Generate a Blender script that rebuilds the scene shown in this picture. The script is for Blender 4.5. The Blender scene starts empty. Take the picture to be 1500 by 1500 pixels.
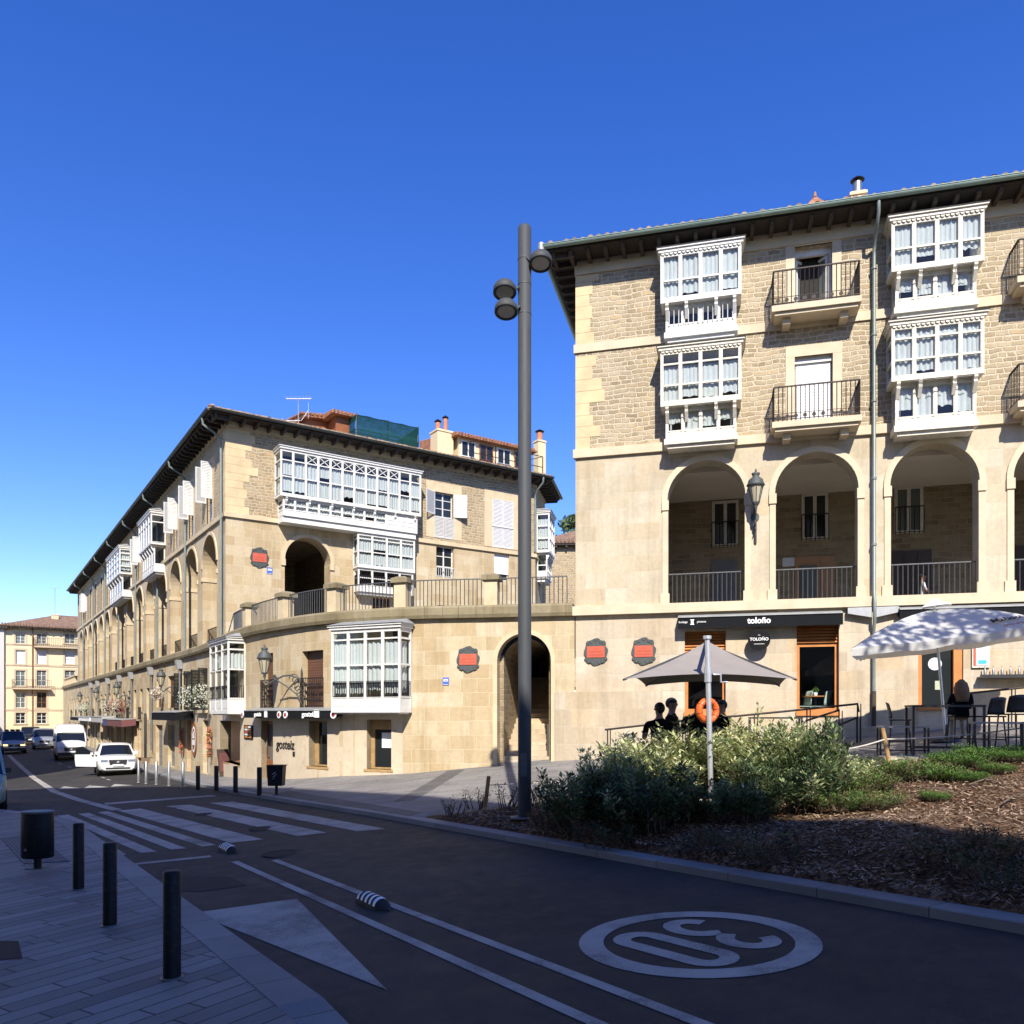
import bpy, math, random
from mathutils import Vector, Matrix
random.seed(7)
S = bpy.context.scene
COL = S.collection
R = math.radians
# ------------------------------------------------------------------ camera model (measured on the photograph)
YAW = R(33.9); CY, SY = math.cos(YAW), math.sin(YAW)
EYE = 1.95; FPX = 1176.0; HOR = 1045.0
def old(X, Y): return (CY*X + SY*Y, -SY*X + CY*Y)        # camera aligned ground coordinates -> street coordinates
def ray(px, py):
    r = (px-750)/FPX; s = (HOR-py)/FPX
    c, d = old(r, 1.0); return Vector((c, d, s))
EYEV = Vector((0, 0, EYE))
# ------------------------------------------------------------------ mesh builder
class MB:
    def __init__(s): s.v = []; s.f = []; s.m = []; s.uv = []; s.sm = []
    def face(s, pts, m=0, uv=None, smooth=False):
        b = len(s.v); s.v += [tuple(p) for p in pts]; s.f.append(tuple(range(b, b+len(pts)))); s.m.append(m); s.uv.append(uv); s.sm.append(smooth)
    def mesh(s, vs, fs, m=0, smooth=False):
        b = len(s.v); s.v += [tuple(p) for p in vs]
        for f in fs: s.f.append(tuple(b+i for i in f)); s.m.append(m); s.uv.append(None); s.sm.append(smooth)
    def hexa(s, p, m=0):      # 8 points: bottom ring 0-3, top ring 4-7 (counter-clockwise from above)
        s.mesh(p, [(3,2,1,0),(4,5,6,7),(0,1,5,4),(1,2,6,5),(2,3,7,6),(3,0,4,7)], m)
    def box(s, x0, x1, y0, y1, z0, z1, m=0):
        s.hexa([(x0,y0,z0),(x1,y0,z0),(x1,y1,z0),(x0,y1,z0),(x0,y0,z1),(x1,y0,z1),(x1,y1,z1),(x0,y1,z1)], m)
    def bar(s, a, b, w, h=None, m=0, up=(0,0,1)):
        a = Vector(a); b = Vector(b); h = h or w; d = (b-a).normalized(); up = Vector(up)
        if abs(d.dot(up)) > .95: up = Vector((1,0,0)) if abs(d.x) < .9 else Vector((0,1,0))
        x = d.cross(up).normalized(); y = x.cross(d).normalized()
        q = [(-1,-1),(1,-1),(1,1),(-1,1)]
        s.hexa([a+x*i*w/2+y*j*h/2 for i,j in q]+[b+x*i*w/2+y*j*h/2 for i,j in q][:4], m)
    def cyl(s, a, b, r0, r1=None, n=12, m=0, caps=True, smooth=True):
        a = Vector(a); b = Vector(b); r1 = r0 if r1 is None else r1; d = (b-a).normalized()
        up = Vector((0,0,1)) if abs(d.z) < .9 else Vector((1,0,0))
        x = d.cross(up).normalized(); y = d.cross(x).normalized()
        ring = [(math.cos(2*math.pi*i/n), math.sin(2*math.pi*i/n)) for i in range(n)]
        vs = [a+x*r0*i+y*r0*j for i,j in ring]+[b+x*r1*i+y*r1*j for i,j in ring]
        s.mesh(vs, [(i,(i+1)%n,n+(i+1)%n,n+i) for i in range(n)], m, smooth)
        if caps:
            s.mesh(vs[:n], [tuple(range(n-1,-1,-1))], m); s.mesh(vs[n:], [tuple(range(n))], m)
    def tube(s, pts, r, n=8, m=0):
        pts = [Vector(p) for p in pts]; rs = r if isinstance(r, (list,tuple)) else [r]*len(pts)
        vs = []; prev = None
        for i,p in enumerate(pts):
            d = (pts[min(i+1,len(pts)-1)]-pts[max(i-1,0)]).normalized()
            if prev is None:
                up = Vector((0,0,1)) if abs(d.z) < .9 else Vector((1,0,0)); x = d.cross(up).normalized()
            else: x = (prev-d*prev.dot(d)).normalized()
            prev = x; y = d.cross(x)
            vs += [p+(x*math.cos(2*math.pi*k/n)+y*math.sin(2*math.pi*k/n))*rs[i] for k in range(n)]
        fs = [(i*n+k, i*n+(k+1)%n, (i+1)*n+(k+1)%n, (i+1)*n+k) for i in range(len(pts)-1) for k in range(n)]
        s.mesh(vs, fs, m, True)
        s.mesh(vs[:n], [tuple(range(n-1,-1,-1))], m); s.mesh(vs[-n:], [tuple(range(n))], m)
    def lathe(s, prof, o=(0,0,0), n=16, m=0, smooth=True):
        o = Vector(o); vs = [o+Vector((r*math.cos(2*math.pi*k/n), r*math.sin(2*math.pi*k/n), z)) for r,z in prof for k in range(n)]
        s.mesh(vs, [(i*n+k, i*n+(k+1)%n, (i+1)*n+(k+1)%n, (i+1)*n+k) for i in range(len(prof)-1) for k in range(n)], m, smooth)
        s.mesh(vs[:n], [tuple(range(n-1,-1,-1))], m); s.mesh(vs[-n:], [tuple(range(n))], m)
    def prism(s, poly, fn, a, b, m=0):   # poly 2D, fn(x,y,t) -> 3D, extruded from t=a to t=b
        n = len(poly); A = [Vector(fn(x,y,a)) for x,y in poly]; B = [Vector(fn(x,y,b)) for x,y in poly]
        s.mesh(A+B, [tuple(range(n-1,-1,-1)), tuple(range(n,2*n))]+[(i,(i+1)%n,n+(i+1)%n,n+i) for i in range(n)], m)
    def merge(s, o, M=None):
        b = len(s.v); s.v += [tuple(M @ Vector(p)) if M else p for p in o.v]
        s.f += [tuple(b+i for i in f) for f in o.f]; s.m += o.m; s.uv += o.uv; s.sm += o.sm
Z = Vector((0,0,1))
def obj(name, mb, mats, parent=None, world=True, loc=None, recalc=True):
    me = bpy.data.meshes.new(name); off = Vector((0,0,0))
    if parent is not None and world: off = ROOTLOC[parent.name]
    if loc is not None and parent is None: off = Vector(loc) if world else Vector((0,0,0))
    vs = [tuple(Vector(p)-off) for p in mb.v]
    me.from_pydata(vs, [], mb.f)
    mats = mats if isinstance(mats, (list,tuple)) else [mats]
    for m in mats: me.materials.append(M[m] if isinstance(m, str) else m)
    me.polygons.foreach_set('material_index', mb.m); me.polygons.foreach_set('use_smooth', mb.sm)
    if recalc:
        import bmesh
        bm = bmesh.new(); bm.from_mesh(me); bmesh.ops.recalc_face_normals(bm, faces=bm.faces); bm.to_mesh(me); bm.free()
    uvl = me.uv_layers.new(name='UVMap')
    data = [0.0]*(2*len(me.loops))
    for p in me.polygons:
        u = mb.uv[p.index]; nn = p.normal
        if u is None or len(u) != p.loop_total or recalc and u is not None:
            t = Z.cross(nn)
            ok = abs(nn.z) < .8
            if ok: t.normalize()
            for li in p.loop_indices:
                q = Vector(mb.v[me.loops[li].vertex_index])
                data[2*li], data[2*li+1] = (q.dot(t), q.z) if ok else (q.x, q.y)
        else:
            for k, li in enumerate(p.loop_indices): data[2*li], data[2*li+1] = u[k]
    uvl.data.foreach_set('uv', data)
    me.update()
    o = bpy.data.objects.new(name, me); COL.objects.link(o)
    if loc is not None: o.location = loc
    if parent is not None:
        o.parent = parent; ROOTLOC[o.name] = ROOTLOC[parent.name]
    else: ROOTLOC[o.name] = Vector(loc) if loc is not None else Vector((0,0,0))
    return o
ROOTLOC = {}
def tag(o, label=None, cat=None, group=None, kind=None):
    if label: o['label'] = label
    if cat: o['category'] = cat
    if group: o['group'] = group
    if kind: o['kind'] = kind
    return o
def root(name, loc, label, cat, group=None, rot=0):
    o = bpy.data.objects.new(name, None); COL.objects.link(o); o.location = loc; o.rotation_euler = (0,0,rot); o.empty_display_size = .2
    ROOTLOC[o.name] = Vector(loc); return tag(o, label, cat, group)
def dup(o, loc=None, rot=None, label=None, scale=None, parent=None):
    c = o.copy(); COL.objects.link(c)
    if parent is not None: c.parent = parent
    for ch in [x for x in ALLCH(o)]: dup(ch, parent=c)
    if loc is not None: c.location = loc
    if rot is not None: c.rotation_euler = (0,0,rot) if not isinstance(rot, tuple) else rot
    if scale is not None: c.scale = (scale,)*3 if not isinstance(scale, tuple) else scale
    if label: c['label'] = label
    return c
def ALLCH(o): return [x for x in COL.objects if x.parent == o]
# ------------------------------------------------------------------ materials
M = {}
class NT:
    def __init__(s, name):
        s.mat = bpy.data.materials.new(name); s.mat.use_nodes = True; s.t = s.mat.node_tree; s.t.nodes.clear(); M[name] = s.mat
        s.out = s.n('ShaderNodeOutputMaterial')
    def n(s, typ, **k):
        x = s.t.nodes.new(typ)
        for a, b in k.items():
            if a == 'ins':
                for i, val in b.items():
                    if hasattr(val, 'is_output') or isinstance(val, bpy.types.NodeSocket): s.t.links.new(val, x.inputs[i])
                    else: x.inputs[i].default_value = val
            else: setattr(x, a, b)
        return x
    def ramp(s, fac, stops):
        x = s.n('ShaderNodeValToRGB', ins={0: fac}); e = x.color_ramp.elements
        while len(e) < len(stops): e.new(.5)
        for k, (p, c) in enumerate(stops): e[k].position = p; e[k].color = c if len(c) == 4 else (*c, 1)
        return x.outputs[0]
    def mix(s, a, b, f, mode='MIX'):
        x = s.n('ShaderNodeMix', data_type='RGBA', blend_type=mode)
        for i, val in ((0, f), (6, a), (7, b)):
            if isinstance(val, bpy.types.NodeSocket): s.t.links.new(val, x.inputs[i])
            elif i == 0: x.inputs[0].default_value = val
            else: x.inputs[i].default_value = val if len(val) == 4 else (*val, 1)
        return x.outputs[2]
    def noise(s, co, scale, detail=4, rough=.6):
        return s.n('ShaderNodeTexNoise', ins={'Vector': co, 'Scale': scale, 'Detail': detail, 'Roughness': rough})
    def bump(s, h, strength=.5, dist=.02, normal=None):
        x = s.n('ShaderNodeBump', ins={'Height': h, 'Strength': strength, 'Distance': dist})
        if normal is not None: s.t.links.new(normal, x.inputs['Normal'])
        return x.outputs[0]
    def math(s, op, a, b=0.0):
        return s.n('ShaderNodeMath', operation=op, ins={0: a, 1: b}).outputs[0]
    def bsdf(s, col, rough=.8, normal=None, metal=0, spec=.5, **extra):
        ins = {'Roughness': rough, 'Metallic': metal, 'Specular IOR Level': spec}
        ins['Base Color'] = col if isinstance(col, bpy.types.NodeSocket) else (*col, 1)[:4]
        ins.update(extra)
        if normal is not None: ins['Normal'] = normal
        b = s.n('ShaderNodeBsdfPrincipled', ins=ins); s.t.links.new(b.outputs[0], s.out.inputs[0]); return b
def paint(name, col, rough=.5, metal=0, var=.12, scale=6, bump=.0, spec=.5, dirt=None):
    t = NT(name); co = t.n('ShaderNodeTexCoord').outputs['Object']
    n = t.noise(co, scale, 5, .65).outputs[0]
    dark = tuple(c*(1-var) for c in col); lite = tuple(min(1, c*(1+var)) for c in col)
    c = t.ramp(n, [(.3, dark), (.7, lite)])
    if dirt:
        n2 = t.noise(co, scale*3.1, 6, .75).outputs[0]
        c = t.mix(c, dirt, t.ramp(n2, [(.52, (0,0,0)), (.68, (1,1,1))]))
    nr = t.bump(t.noise(co, scale*8, 3).outputs[0], bump, .01) if bump else None
    rr = t.ramp(n, [(.2, (rough*.85,)*3), (.8, (min(1, rough*1.15),)*3)])
    t.bsdf(c, rr, nr, metal, spec); return t
def stone(name, cols, bw, bh, mort, mortc, distort=.0, bump=.5, msize=.012, stain=(.25,.2,.14), stainf=.35, offset=.5, squash=1.0, bigvar=.25):
    t = NT(name); uv = t.n('ShaderNodeTexCoord').outputs['UV']; pos = t.n('ShaderNodeNewGeometry').outputs['Position']
    co = uv
    if distort:
        for fq, am in ((.30/bw, 1.0), (1.3/bw, .42)):
            nz = t.noise(uv, fq, 3); sub = t.n('ShaderNodeVectorMath', operation='SUBTRACT', ins={0: nz.outputs[1], 1: (.5,.5,.5)})
            sc = t.n('ShaderNodeVectorMath', operation='MULTIPLY', ins={0: sub.outputs[0], 1: (distort*2.4*am, distort*1.5*am, 0)})
            co = t.n('ShaderNodeVectorMath', operation='ADD', ins={0: co, 1: sc.outputs[0]}).outputs[0]
    def brick(off=0.0):
        v = co
        if off: v = t.n('ShaderNodeVectorMath', operation='ADD', ins={0: co, 1: (off*bw*2, off*bh*2, 0)}).outputs[0]
        return t.n('ShaderNodeTexBrick', offset=offset, squash=squash, squash_frequency=3, ins={'Vector': v, 'Color1': (0,0,0,1), 'Color2': (1,1,1,1), 'Mortar': (.5,.5,.5,1), 'Scale': 1.0, 'Mortar Size': msize, 'Mortar Smooth': .35, 'Brick Width': bw, 'Row Height': bh, 'Bias': 0.0})
    b1 = brick(); b2 = brick(17.0)
    c = t.ramp(b1.outputs[0], [(0, cols[0]), (.45, cols[1]), (.8, cols[2]), (1, cols[3])])
    c = t.mix(c, t.ramp(b2.outputs[0], [(0, cols[3]), (.5, cols[1]), (1, cols[0])]), .38)
    fine = t.noise(pos, 9, 8, .7).outputs[0]
    c = t.mix(c, t.ramp(fine, [(.25, (.55,.55,.55)), (.75, (1,1,1))]), .45, 'MULTIPLY')
    big = t.noise(pos, .55, 5, .65).outputs[0]
    c = t.mix(c, stain, t.math('MULTIPLY', t.ramp(big, [(.5, (0,0,0)), (.72, (1,1,1))]), stainf))
    mpz = t.n('ShaderNodeMapping', ins={'Vector': pos, 'Scale': (2.2,2.2,.16)}).outputs[0]
    c = t.mix(c, t.ramp(t.noise(mpz, 1.0, 6, .7).outputs[0], [(.36, (.70,.68,.64)), (.52, (1,1,1))]), .55, 'MULTIPLY')
    c = t.mix(c, mortc, t.math('MULTIPLY', b1.outputs[1], mort))
    h = t.math('SUBTRACT', t.math('MULTIPLY', fine, .6), t.math('MULTIPLY', b1.outputs[1], 1.0))
    h = t.math('ADD', h, t.math('MULTIPLY', b1.outputs[0], .35))
    t.bsdf(c, .88, t.bump(h, bump, .025), spec=.25); return t
Wm = (.62,.5,.31)
stone('ashlar_warm', [(.46,.345,.195), (.55,.445,.28), (.60,.505,.345), (.63,.55,.41)], .82, .43, .5, (.66,.57,.40), bump=.4, msize=.009, distort=.07, squash=.62, stain=(.36,.26,.14), stainf=.55)
stone('ashlar_street', [(.47,.36,.215), (.56,.45,.29), (.60,.50,.335), (.60,.52,.38)], .9, .5, .45, (.56,.46,.30), bump=.35, msize=.008, distort=.05, squash=.7, stain=(.40,.29,.16), stainf=.35)
stone('ashlar_pale', [(.49,.405,.275), (.58,.51,.38), (.63,.565,.45), (.61,.495,.33)], .88, .47, .5, (.50,.43,.31), bump=.35, msize=.007, distort=.05, squash=.7, stain=(.36,.30,.21), stainf=.6)
stone('rubble_pale', [(.29,.225,.14), (.44,.36,.235), (.53,.445,.31), (.50,.38,.225)], .33, .14, .65, (.60,.52,.39), distort=.15, bump=1.0, msize=.024, squash=.6, stain=(.20,.16,.1), stainf=.3)
stone('rubble_warm', [(.28,.215,.13), (.43,.34,.215), (.53,.43,.285), (.52,.36,.19)], .32, .14, .65, (.60,.50,.345), distort=.15, bump=1.0, msize=.022, squash=.6, stain=(.22,.16,.09), stainf=.35)
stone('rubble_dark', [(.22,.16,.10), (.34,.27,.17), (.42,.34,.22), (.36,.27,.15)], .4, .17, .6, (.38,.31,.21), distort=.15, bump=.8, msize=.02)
stone('plinth_stone', [(.46,.38,.27), (.60,.52,.40), (.66,.59,.48), (.58,.43,.25)], 1.0, .52, .5, (.47,.40,.30), bump=.4, msize=.009, distort=.06, squash=.72, stain=(.38,.28,.17), stainf=.55)
stone('coping_stone', [(.24,.2,.12), (.30,.25,.155), (.34,.29,.19), (.27,.23,.13)], 1.1, .6, .6, (.16,.13,.08), bump=.8, msize=.01, stain=(.16,.13,.07), stainf=.7)
paint('trim_stone', (.56,.46,.30), .85, var=.14, scale=1.6, bump=.25, spec=.25)
paint('trim_pale', (.58,.49,.35), .85, var=.12, scale=1.6, bump=.25, spec=.25)
paint('quoin_stone', (.60,.47,.28), .86, var=.16, scale=1.1, bump=.3, spec=.25)
paint('render_plaster', (.56,.47,.34), .88, var=.1, scale=1.2, bump=.2, spec=.2, dirt=(.47,.38,.26))
paint('yellow_plaster', (.68,.58,.37), .9, var=.06, scale=.8, bump=.1, spec=.2)
paint('pink_trim', (.50,.40,.27), .9, var=.08, scale=.8)
paint('white_plaster', (.52,.50,.47), .9, var=.04)
paint('red_plaster', (.38,.06,.05), .9, var=.1)
paint('cream_plaster', (.66,.53,.33), .9, var=.08)
paint('gallery_plaster', (.62,.56,.46), .9, var=.06, scale=1.5)
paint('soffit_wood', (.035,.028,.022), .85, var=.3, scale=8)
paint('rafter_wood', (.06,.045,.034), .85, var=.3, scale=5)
paint('white_wood', (.68,.67,.63), .6, var=.08, scale=3, bump=.1, spec=.25, dirt=(.56,.54,.48))
paint('aged_wood', (.66,.62,.52), .65, var=.12, scale=5, bump=.15, dirt=(.42,.38,.28))
paint('zinc', (.34,.35,.35), .55, .35, var=.15, scale=4)
paint('pipe_paint', (.21,.25,.23), .45, .2, var=.12, scale=3)
paint('gutter_green', (.22,.30,.26), .5, .2, var=.15, scale=3)
paint('gutter_dark', (.05,.058,.052), .5, .2, var=.15, scale=3)
paint('iron_black', (.018,.017,.017), .5, .4, var=.2, scale=9)
paint('iron_brown', (.035,.026,.022), .6, .3, var=.25, scale=9)
paint('iron_grey', (.12,.125,.13), .5, .5, var=.15, scale=7)
paint('lamp_grey', (.056,.061,.066), .62, .0, var=.10, scale=2, spec=.3)
paint('bollard_black', (.010,.010,.011), .55, .0, var=.25, scale=8, spec=.25, dirt=(.035,.032,.028))
paint('steel_grey', (.30,.31,.31), .4, .7, var=.12, scale=6)
paint('alu', (.62,.63,.64), .35, .6, var=.06, scale=6)
paint('orange_wood', (.52,.20,.055), .5, var=.15, scale=3)
paint('brown_door', (.24,.085,.03), .5, var=.15, scale=3)
paint('oak_door', (.40,.22,.10), .55, var=.12, scale=3)
paint('dark_door', (.07,.05,.04), .6, var=.2, scale=3)
paint('grey_door', (.19,.19,.19), .6, var=.12, scale=3)
paint('dark_shutter', (.012,.014,.013), .7, var=.2, scale=4, spec=.2)
paint('green_trim', (.42,.48,.33), .7, var=.1)
paint('brown_blind', (.13,.06,.035), .6, var=.15, scale=4)
paint('white_blind', (.78,.79,.80), .5, var=.03)
paint('white_shutter', (.58,.58,.57), .6, var=.08)
paint('grey_shutter', (.50,.49,.46), .6, var=.12, scale=3)
paint('awning_black', (.010,.011,.013), .85, var=.2, scale=3, spec=.12)
paint('awning_grey', (.40,.40,.40), .8, var=.1)
paint('awning_blue', (.05,.06,.16), .8, var=.1)
paint('awning_red', (.15,.055,.055), .8, var=.1)
paint('box_grey', (.40,.41,.42), .5, .3, var=.08)
paint('canvas_taupe', (.25,.225,.21), .85, var=.08, scale=2)
t = NT('canvas_white'); p_ = t.n('ShaderNodeBsdfDiffuse', ins={0: (.68,.68,.66,1)}); q_ = t.n('ShaderNodeBsdfTranslucent', ins={0: (.80,.79,.75,1)}); mx = t.n('ShaderNodeMixShader', ins={0: .35, 1: p_.outputs[0], 2: q_.outputs[0]}); t.t.links.new(mx.outputs[0], t.out.inputs[0])
paint('letter_white', (.85,.85,.83), .6, var=.02)
paint('letter_black', (.012,.012,.012), .6, var=.1)
paint('sign_black', (.007,.007,.008), .6, var=.1, spec=.15)
paint('sign_red', (.52,.10,.055), .55, var=.1, scale=8)
paint('sign_red_dark', (.34,.07,.04), .55, var=.1, scale=8)
paint('plaque_iron', (.075,.085,.085), .6, .3, var=.3, scale=25, bump=.4)
paint('sign_blue', (.06,.12,.5), .5, var=.05)
paint('sign_cyan', (.05,.42,.62), .5, var=.05)
paint('paper', (.72,.76,.78), .6, var=.04)
paint('car_white', (.64,.65,.65), .22, var=.02, spec=.6)
paint('car_silver', (.40,.42,.44), .28, .5, var=.04)
paint('car_grey', (.14,.15,.16), .3, .4, var=.04)
paint('car_dark', (.02,.022,.028), .25, .2, var=.1)
paint('car_green', (.25,.36,.33), .3, .1, var=.05)
paint('car_red', (.35,.02,.02), .3, .1, var=.05)
paint('car_plastic', (.016,.016,.017), .55, var=.2)
paint('headlamp', (.20,.22,.24), .12, .3, var=.1)
paint('tyre', (.014,.014,.015), .8, var=.25, scale=12)
paint('rim', (.36,.37,.38), .35, .7, var=.1)
paint('rubber', (.016,.016,.017), .75, var=.25, scale=9)
paint('wood_post', (.38,.24,.10), .75, var=.2, scale=5, bump=.3)
paint('rope', (.52,.48,.40), .9, var=.1)
paint('basket', (.22,.15,.09), .85, var=.3, scale=20, bump=.5)
paint('chair_plastic', (.022,.021,.022), .5, var=.15)
paint('chair_pale', (.50,.60,.53), .5, var=.05)
paint('steel_dark', (.05,.05,.052), .45, .5, var=.15)
paint('granite_table', (.30,.29,.28), .5, var=.2, scale=30)
paint('cloth_black', (.008,.008,.009), .95, var=.2, scale=10, spec=.1)
paint('cloth_beige', (.50,.42,.30), .9, var=.1, scale=10)
paint('cloth_denim', (.05,.07,.12), .9, var=.15, scale=10)
paint('cloth_white', (.72,.72,.72), .9, var=.06)
paint('skin', (.38,.22,.15), .6, var=.08, scale=10)
paint('hair_dark', (.012,.009,.007), .6, var=.3, scale=30)
paint('hair_blond', (.22,.11,.04), .6, var=.3, scale=30)
paint('ring_orange', (.75,.13,.02), .45, var=.06)
paint('shoe', (.03,.03,.03), .6)
paint('interior', (.02,.018,.016), .95, var=.2)  # near-black: the gloom of unlit rooms put into the colour
paint('bark', (.12,.09,.065), .9, var=.3, scale=9, bump=.6)
paint('net_frame', (.09,.09,.09), .5, .5)
paint('clay', (.50,.19,.09), .85, var=.2, scale=9)
paint('flower_white', (.56,.57,.48), .8, var=.1, scale=30)
paint('flower_red', (.30,.04,.04), .8, var=.2, scale=30)
paint('lens_glass', (.42,.41,.38), .25, var=.04)
paint('lantern_glass', (.45,.40,.28), .25, var=.06)
def leafmat(name, a, b, tr=.25):
    t = NT(name); co = t.n('ShaderNodeNewGeometry').outputs['Random Per Island']
    c = t.ramp(co, [(0, a), (1, b)])
    p = t.n('ShaderNodeBsdfPrincipled', ins={'Base Color': c, 'Roughness': .55, 'Specular IOR Level': .3})
    q = t.n('ShaderNodeBsdfTranslucent', ins={'Color': c}); mx = t.n('ShaderNodeMixShader', ins={0: tr, 1: p.outputs[0], 2: q.outputs[0]})
    t.t.links.new(mx.outputs[0], t.out.inputs[0])
leafmat('leaf_pale', (.42,.48,.20), (.80,.78,.48), .35); leafmat('leaf_mid', (.13,.20,.08), (.30,.36,.16), .35); leafmat('leaf_dark', (.03,.06,.028), (.07,.10,.045))
leafmat('leaf_grass', (.06,.14,.02), (.14,.26,.05)); leafmat('leaf_olive', (.10,.10,.035), (.19,.17,.06)); leafmat('leaf_brown', (.12,.05,.025), (.22,.10,.045))
leafmat('chip', (.10,.06,.035), (.42,.31,.21), 0.0)
# glass: reflects by Fresnel, otherwise clear
t = NT('glass_clear'); lw = t.n('ShaderNodeLayerWeight', ins={0: .5}); f_ = t.math('ADD', t.math('MULTIPLY', t.math('POWER', lw.outputs[1], 4.0), .7), .04); fr = type('O',(),{'outputs':[f_]}); gl = t.n('ShaderNodeBsdfGlossy', ins={'Roughness': .03, 'Color': (1,1,1,1)}); tp = t.n('ShaderNodeBsdfTransparent', ins={0: (.82,.86,.86,1)})
mx = t.n('ShaderNodeMixShader', ins={0: fr.outputs[0], 1: tp.outputs[0], 2: gl.outputs[0]}); t.t.links.new(mx.outputs[0], t.out.inputs[0])
t = NT('glass_dark'); co = t.n('ShaderNodeTexCoord').outputs['Object']; t.bsdf((.018,.021,.022), .04, t.bump(t.noise(co, 1.3, 2).outputs[0], .03, .02), spec=.6)
t = NT('glass_grey'); co = t.n('ShaderNodeTexCoord').outputs['Object']; t.bsdf((.12,.135,.13), .06, t.bump(t.noise(co, 1.3, 2).outputs[0], .03, .02), spec=.6)
t = NT('car_glass'); t.bsdf((.01,.012,.015), .03, spec=.7)
t = NT('curtain'); uv = t.n('ShaderNodeTexCoord').outputs['UV']
c = t.ramp(t.noise(uv, 7, 5).outputs[0], [(.3, (.70,.72,.71)), (.7, (.84,.85,.84))]); p = t.n('ShaderNodeBsdfDiffuse', ins={0: c}); q = t.n('ShaderNodeBsdfTranslucent', ins={0: c})
mx = t.n('ShaderNodeMixShader', ins={0: .25, 1: p.outputs[0], 2: q.outputs[0]}); t.t.links.new(mx.outputs[0], t.out.inputs[0])
t = NT('netting'); uv = t.n('ShaderNodeTexCoord').outputs['UV']; d = t.n('ShaderNodeBsdfDiffuse', ins={0: (.012,.048,.042,1)}); tp = t.n('ShaderNodeBsdfTransparent')
f = t.ramp(t.noise(uv, 1.5, 5).outputs[0], [(.3, (.04,)*3), (.7, (.18,)*3)]); mx = t.n('ShaderNodeMixShader', ins={0: f, 1: d.outputs[0], 2: tp.outputs[0]}); t.t.links.new(mx.outputs[0], t.out.inputs[0])
# roof tiles
t = NT('roof_tile'); co = t.n('ShaderNodeTexCoord').outputs['Object']; v = t.n('ShaderNodeTexVoronoi', ins={'Vector': co, 'Scale': 4.0})
c = t.ramp(t.math('ADD', t.math('MULTIPLY', v.outputs[1], .5), t.math('MULTIPLY', t.noise(co, 3, 6).outputs[0], .5)), [(.2, (.13,.10,.07)), (.45, (.26,.19,.13)), (.65, (.36,.25,.17)), (.85, (.30,.27,.2))]); t.bsdf(c, .9, t.bump(v.outputs[0], .4, .03), spec=.2)
t = NT('roof_red'); co = t.n('ShaderNodeTexCoord').outputs['Object']; wv = t.n('ShaderNodeTexWave', ins={'Vector': co, 'Scale': 1.6, 'Distortion': .4})
c = t.ramp(t.noise(co, 4, 6).outputs[0], [(.3, (.20,.09,.055)), (.5, (.31,.145,.085)), (.7, (.38,.21,.135))]); t.bsdf(c, .9, t.bump(wv.outputs[1], .6, .06), spec=.2)
t = NT('roof_brown'); co = t.n('ShaderNodeTexCoord').outputs['Object']; wv = t.n('ShaderNodeTexWave', ins={'Vector': co, 'Scale': 1.6, 'Distortion': .4})
c = t.ramp(t.noise(co, 2, 8, .7).outputs[0], [(.3, (.14,.085,.06)), (.5, (.23,.145,.10)), (.7, (.29,.20,.14))]); t.bsdf(c, .9, t.bump(wv.outputs[1], .6, .06), spec=.2)
# asphalt
t = NT('asphalt'); pos = t.n('ShaderNodeNewGeometry').outputs['Position']
g = t.noise(pos, 120, 3, .8).outputs[0]; b = t.noise(pos, .5, 6, .65).outputs[0]; m2 = t.noise(pos, 3.5, 5, .7).outputs[0]
c = t.ramp(g, [(.3, (.022,.021,.019)), (.55, (.045,.042,.038)), (.75, (.085,.080,.071))]); c = t.mix(c, t.ramp(b, [(.3, (.62,.62,.65)), (.7, (1.25,1.22,1.18))]), 1, 'MULTIPLY'); c = t.mix(c, t.ramp(m2, [(.35, (.8,.8,.8)), (.65, (1.12,1.12,1.12))]), 1, 'MULTIPLY')
wc = t.n('ShaderNodeVectorMath', operation='ADD', ins={0: pos, 1: t.n('ShaderNodeVectorMath', operation='SCALE', ins={0: t.noise(pos, 1.1, 5, .7).outputs[1], 3: 1.6}).outputs[0]}).outputs[0]
vo = t.n('ShaderNodeTexVoronoi', feature='DISTANCE_TO_EDGE', ins={'Vector': wc, 'Scale': .28}); crk = t.math('MULTIPLY', t.ramp(vo.outputs[0], [(.002, (1,1,1)), (.006, (0,0,0))]), t.ramp(t.noise(pos, .35, 3).outputs[0], [(.5, (0,0,0)), (.56, (1,1,1))]))
c = t.mix(c, (.012,.011,.010), crk); oil = t.ramp(t.noise(pos, 1.9, 5, .6).outputs[0], [(.62, (0,0,0)), (.74, (1,1,1))]); c = t.mix(c, (.014,.013,.012), t.math('MULTIPLY', oil, .55))
t.bsdf(c, t.ramp(m2, [(.3, (.62,)*3), (.7, (.9,)*3)]), t.bump(g, .6, .008), spec=.3)
# worn paint
t = NT('road_paint'); pos = t.n('ShaderNodeNewGeometry').outputs['Position']
g = t.noise(pos, 60, 4, .8).outputs[0]; b = t.noise(pos, 1.2, 6, .7).outputs[0]
wear = t.ramp(t.math('ADD', t.math('MULTIPLY', g, .6), t.math('MULTIPLY', b, .55)), [(.40, (1,1,1)), (.58, (0,0,0)), ])
c = t.mix((.42,.40,.36), (.08,.075,.07), wear); c = t.mix(c, t.ramp(b, [(.3, (.75,)*3), (.7, (1,1,1))]), 1, 'MULTIPLY'); t.bsdf(c, .75, t.bump(g, .4, .006), spec=.3)
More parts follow.
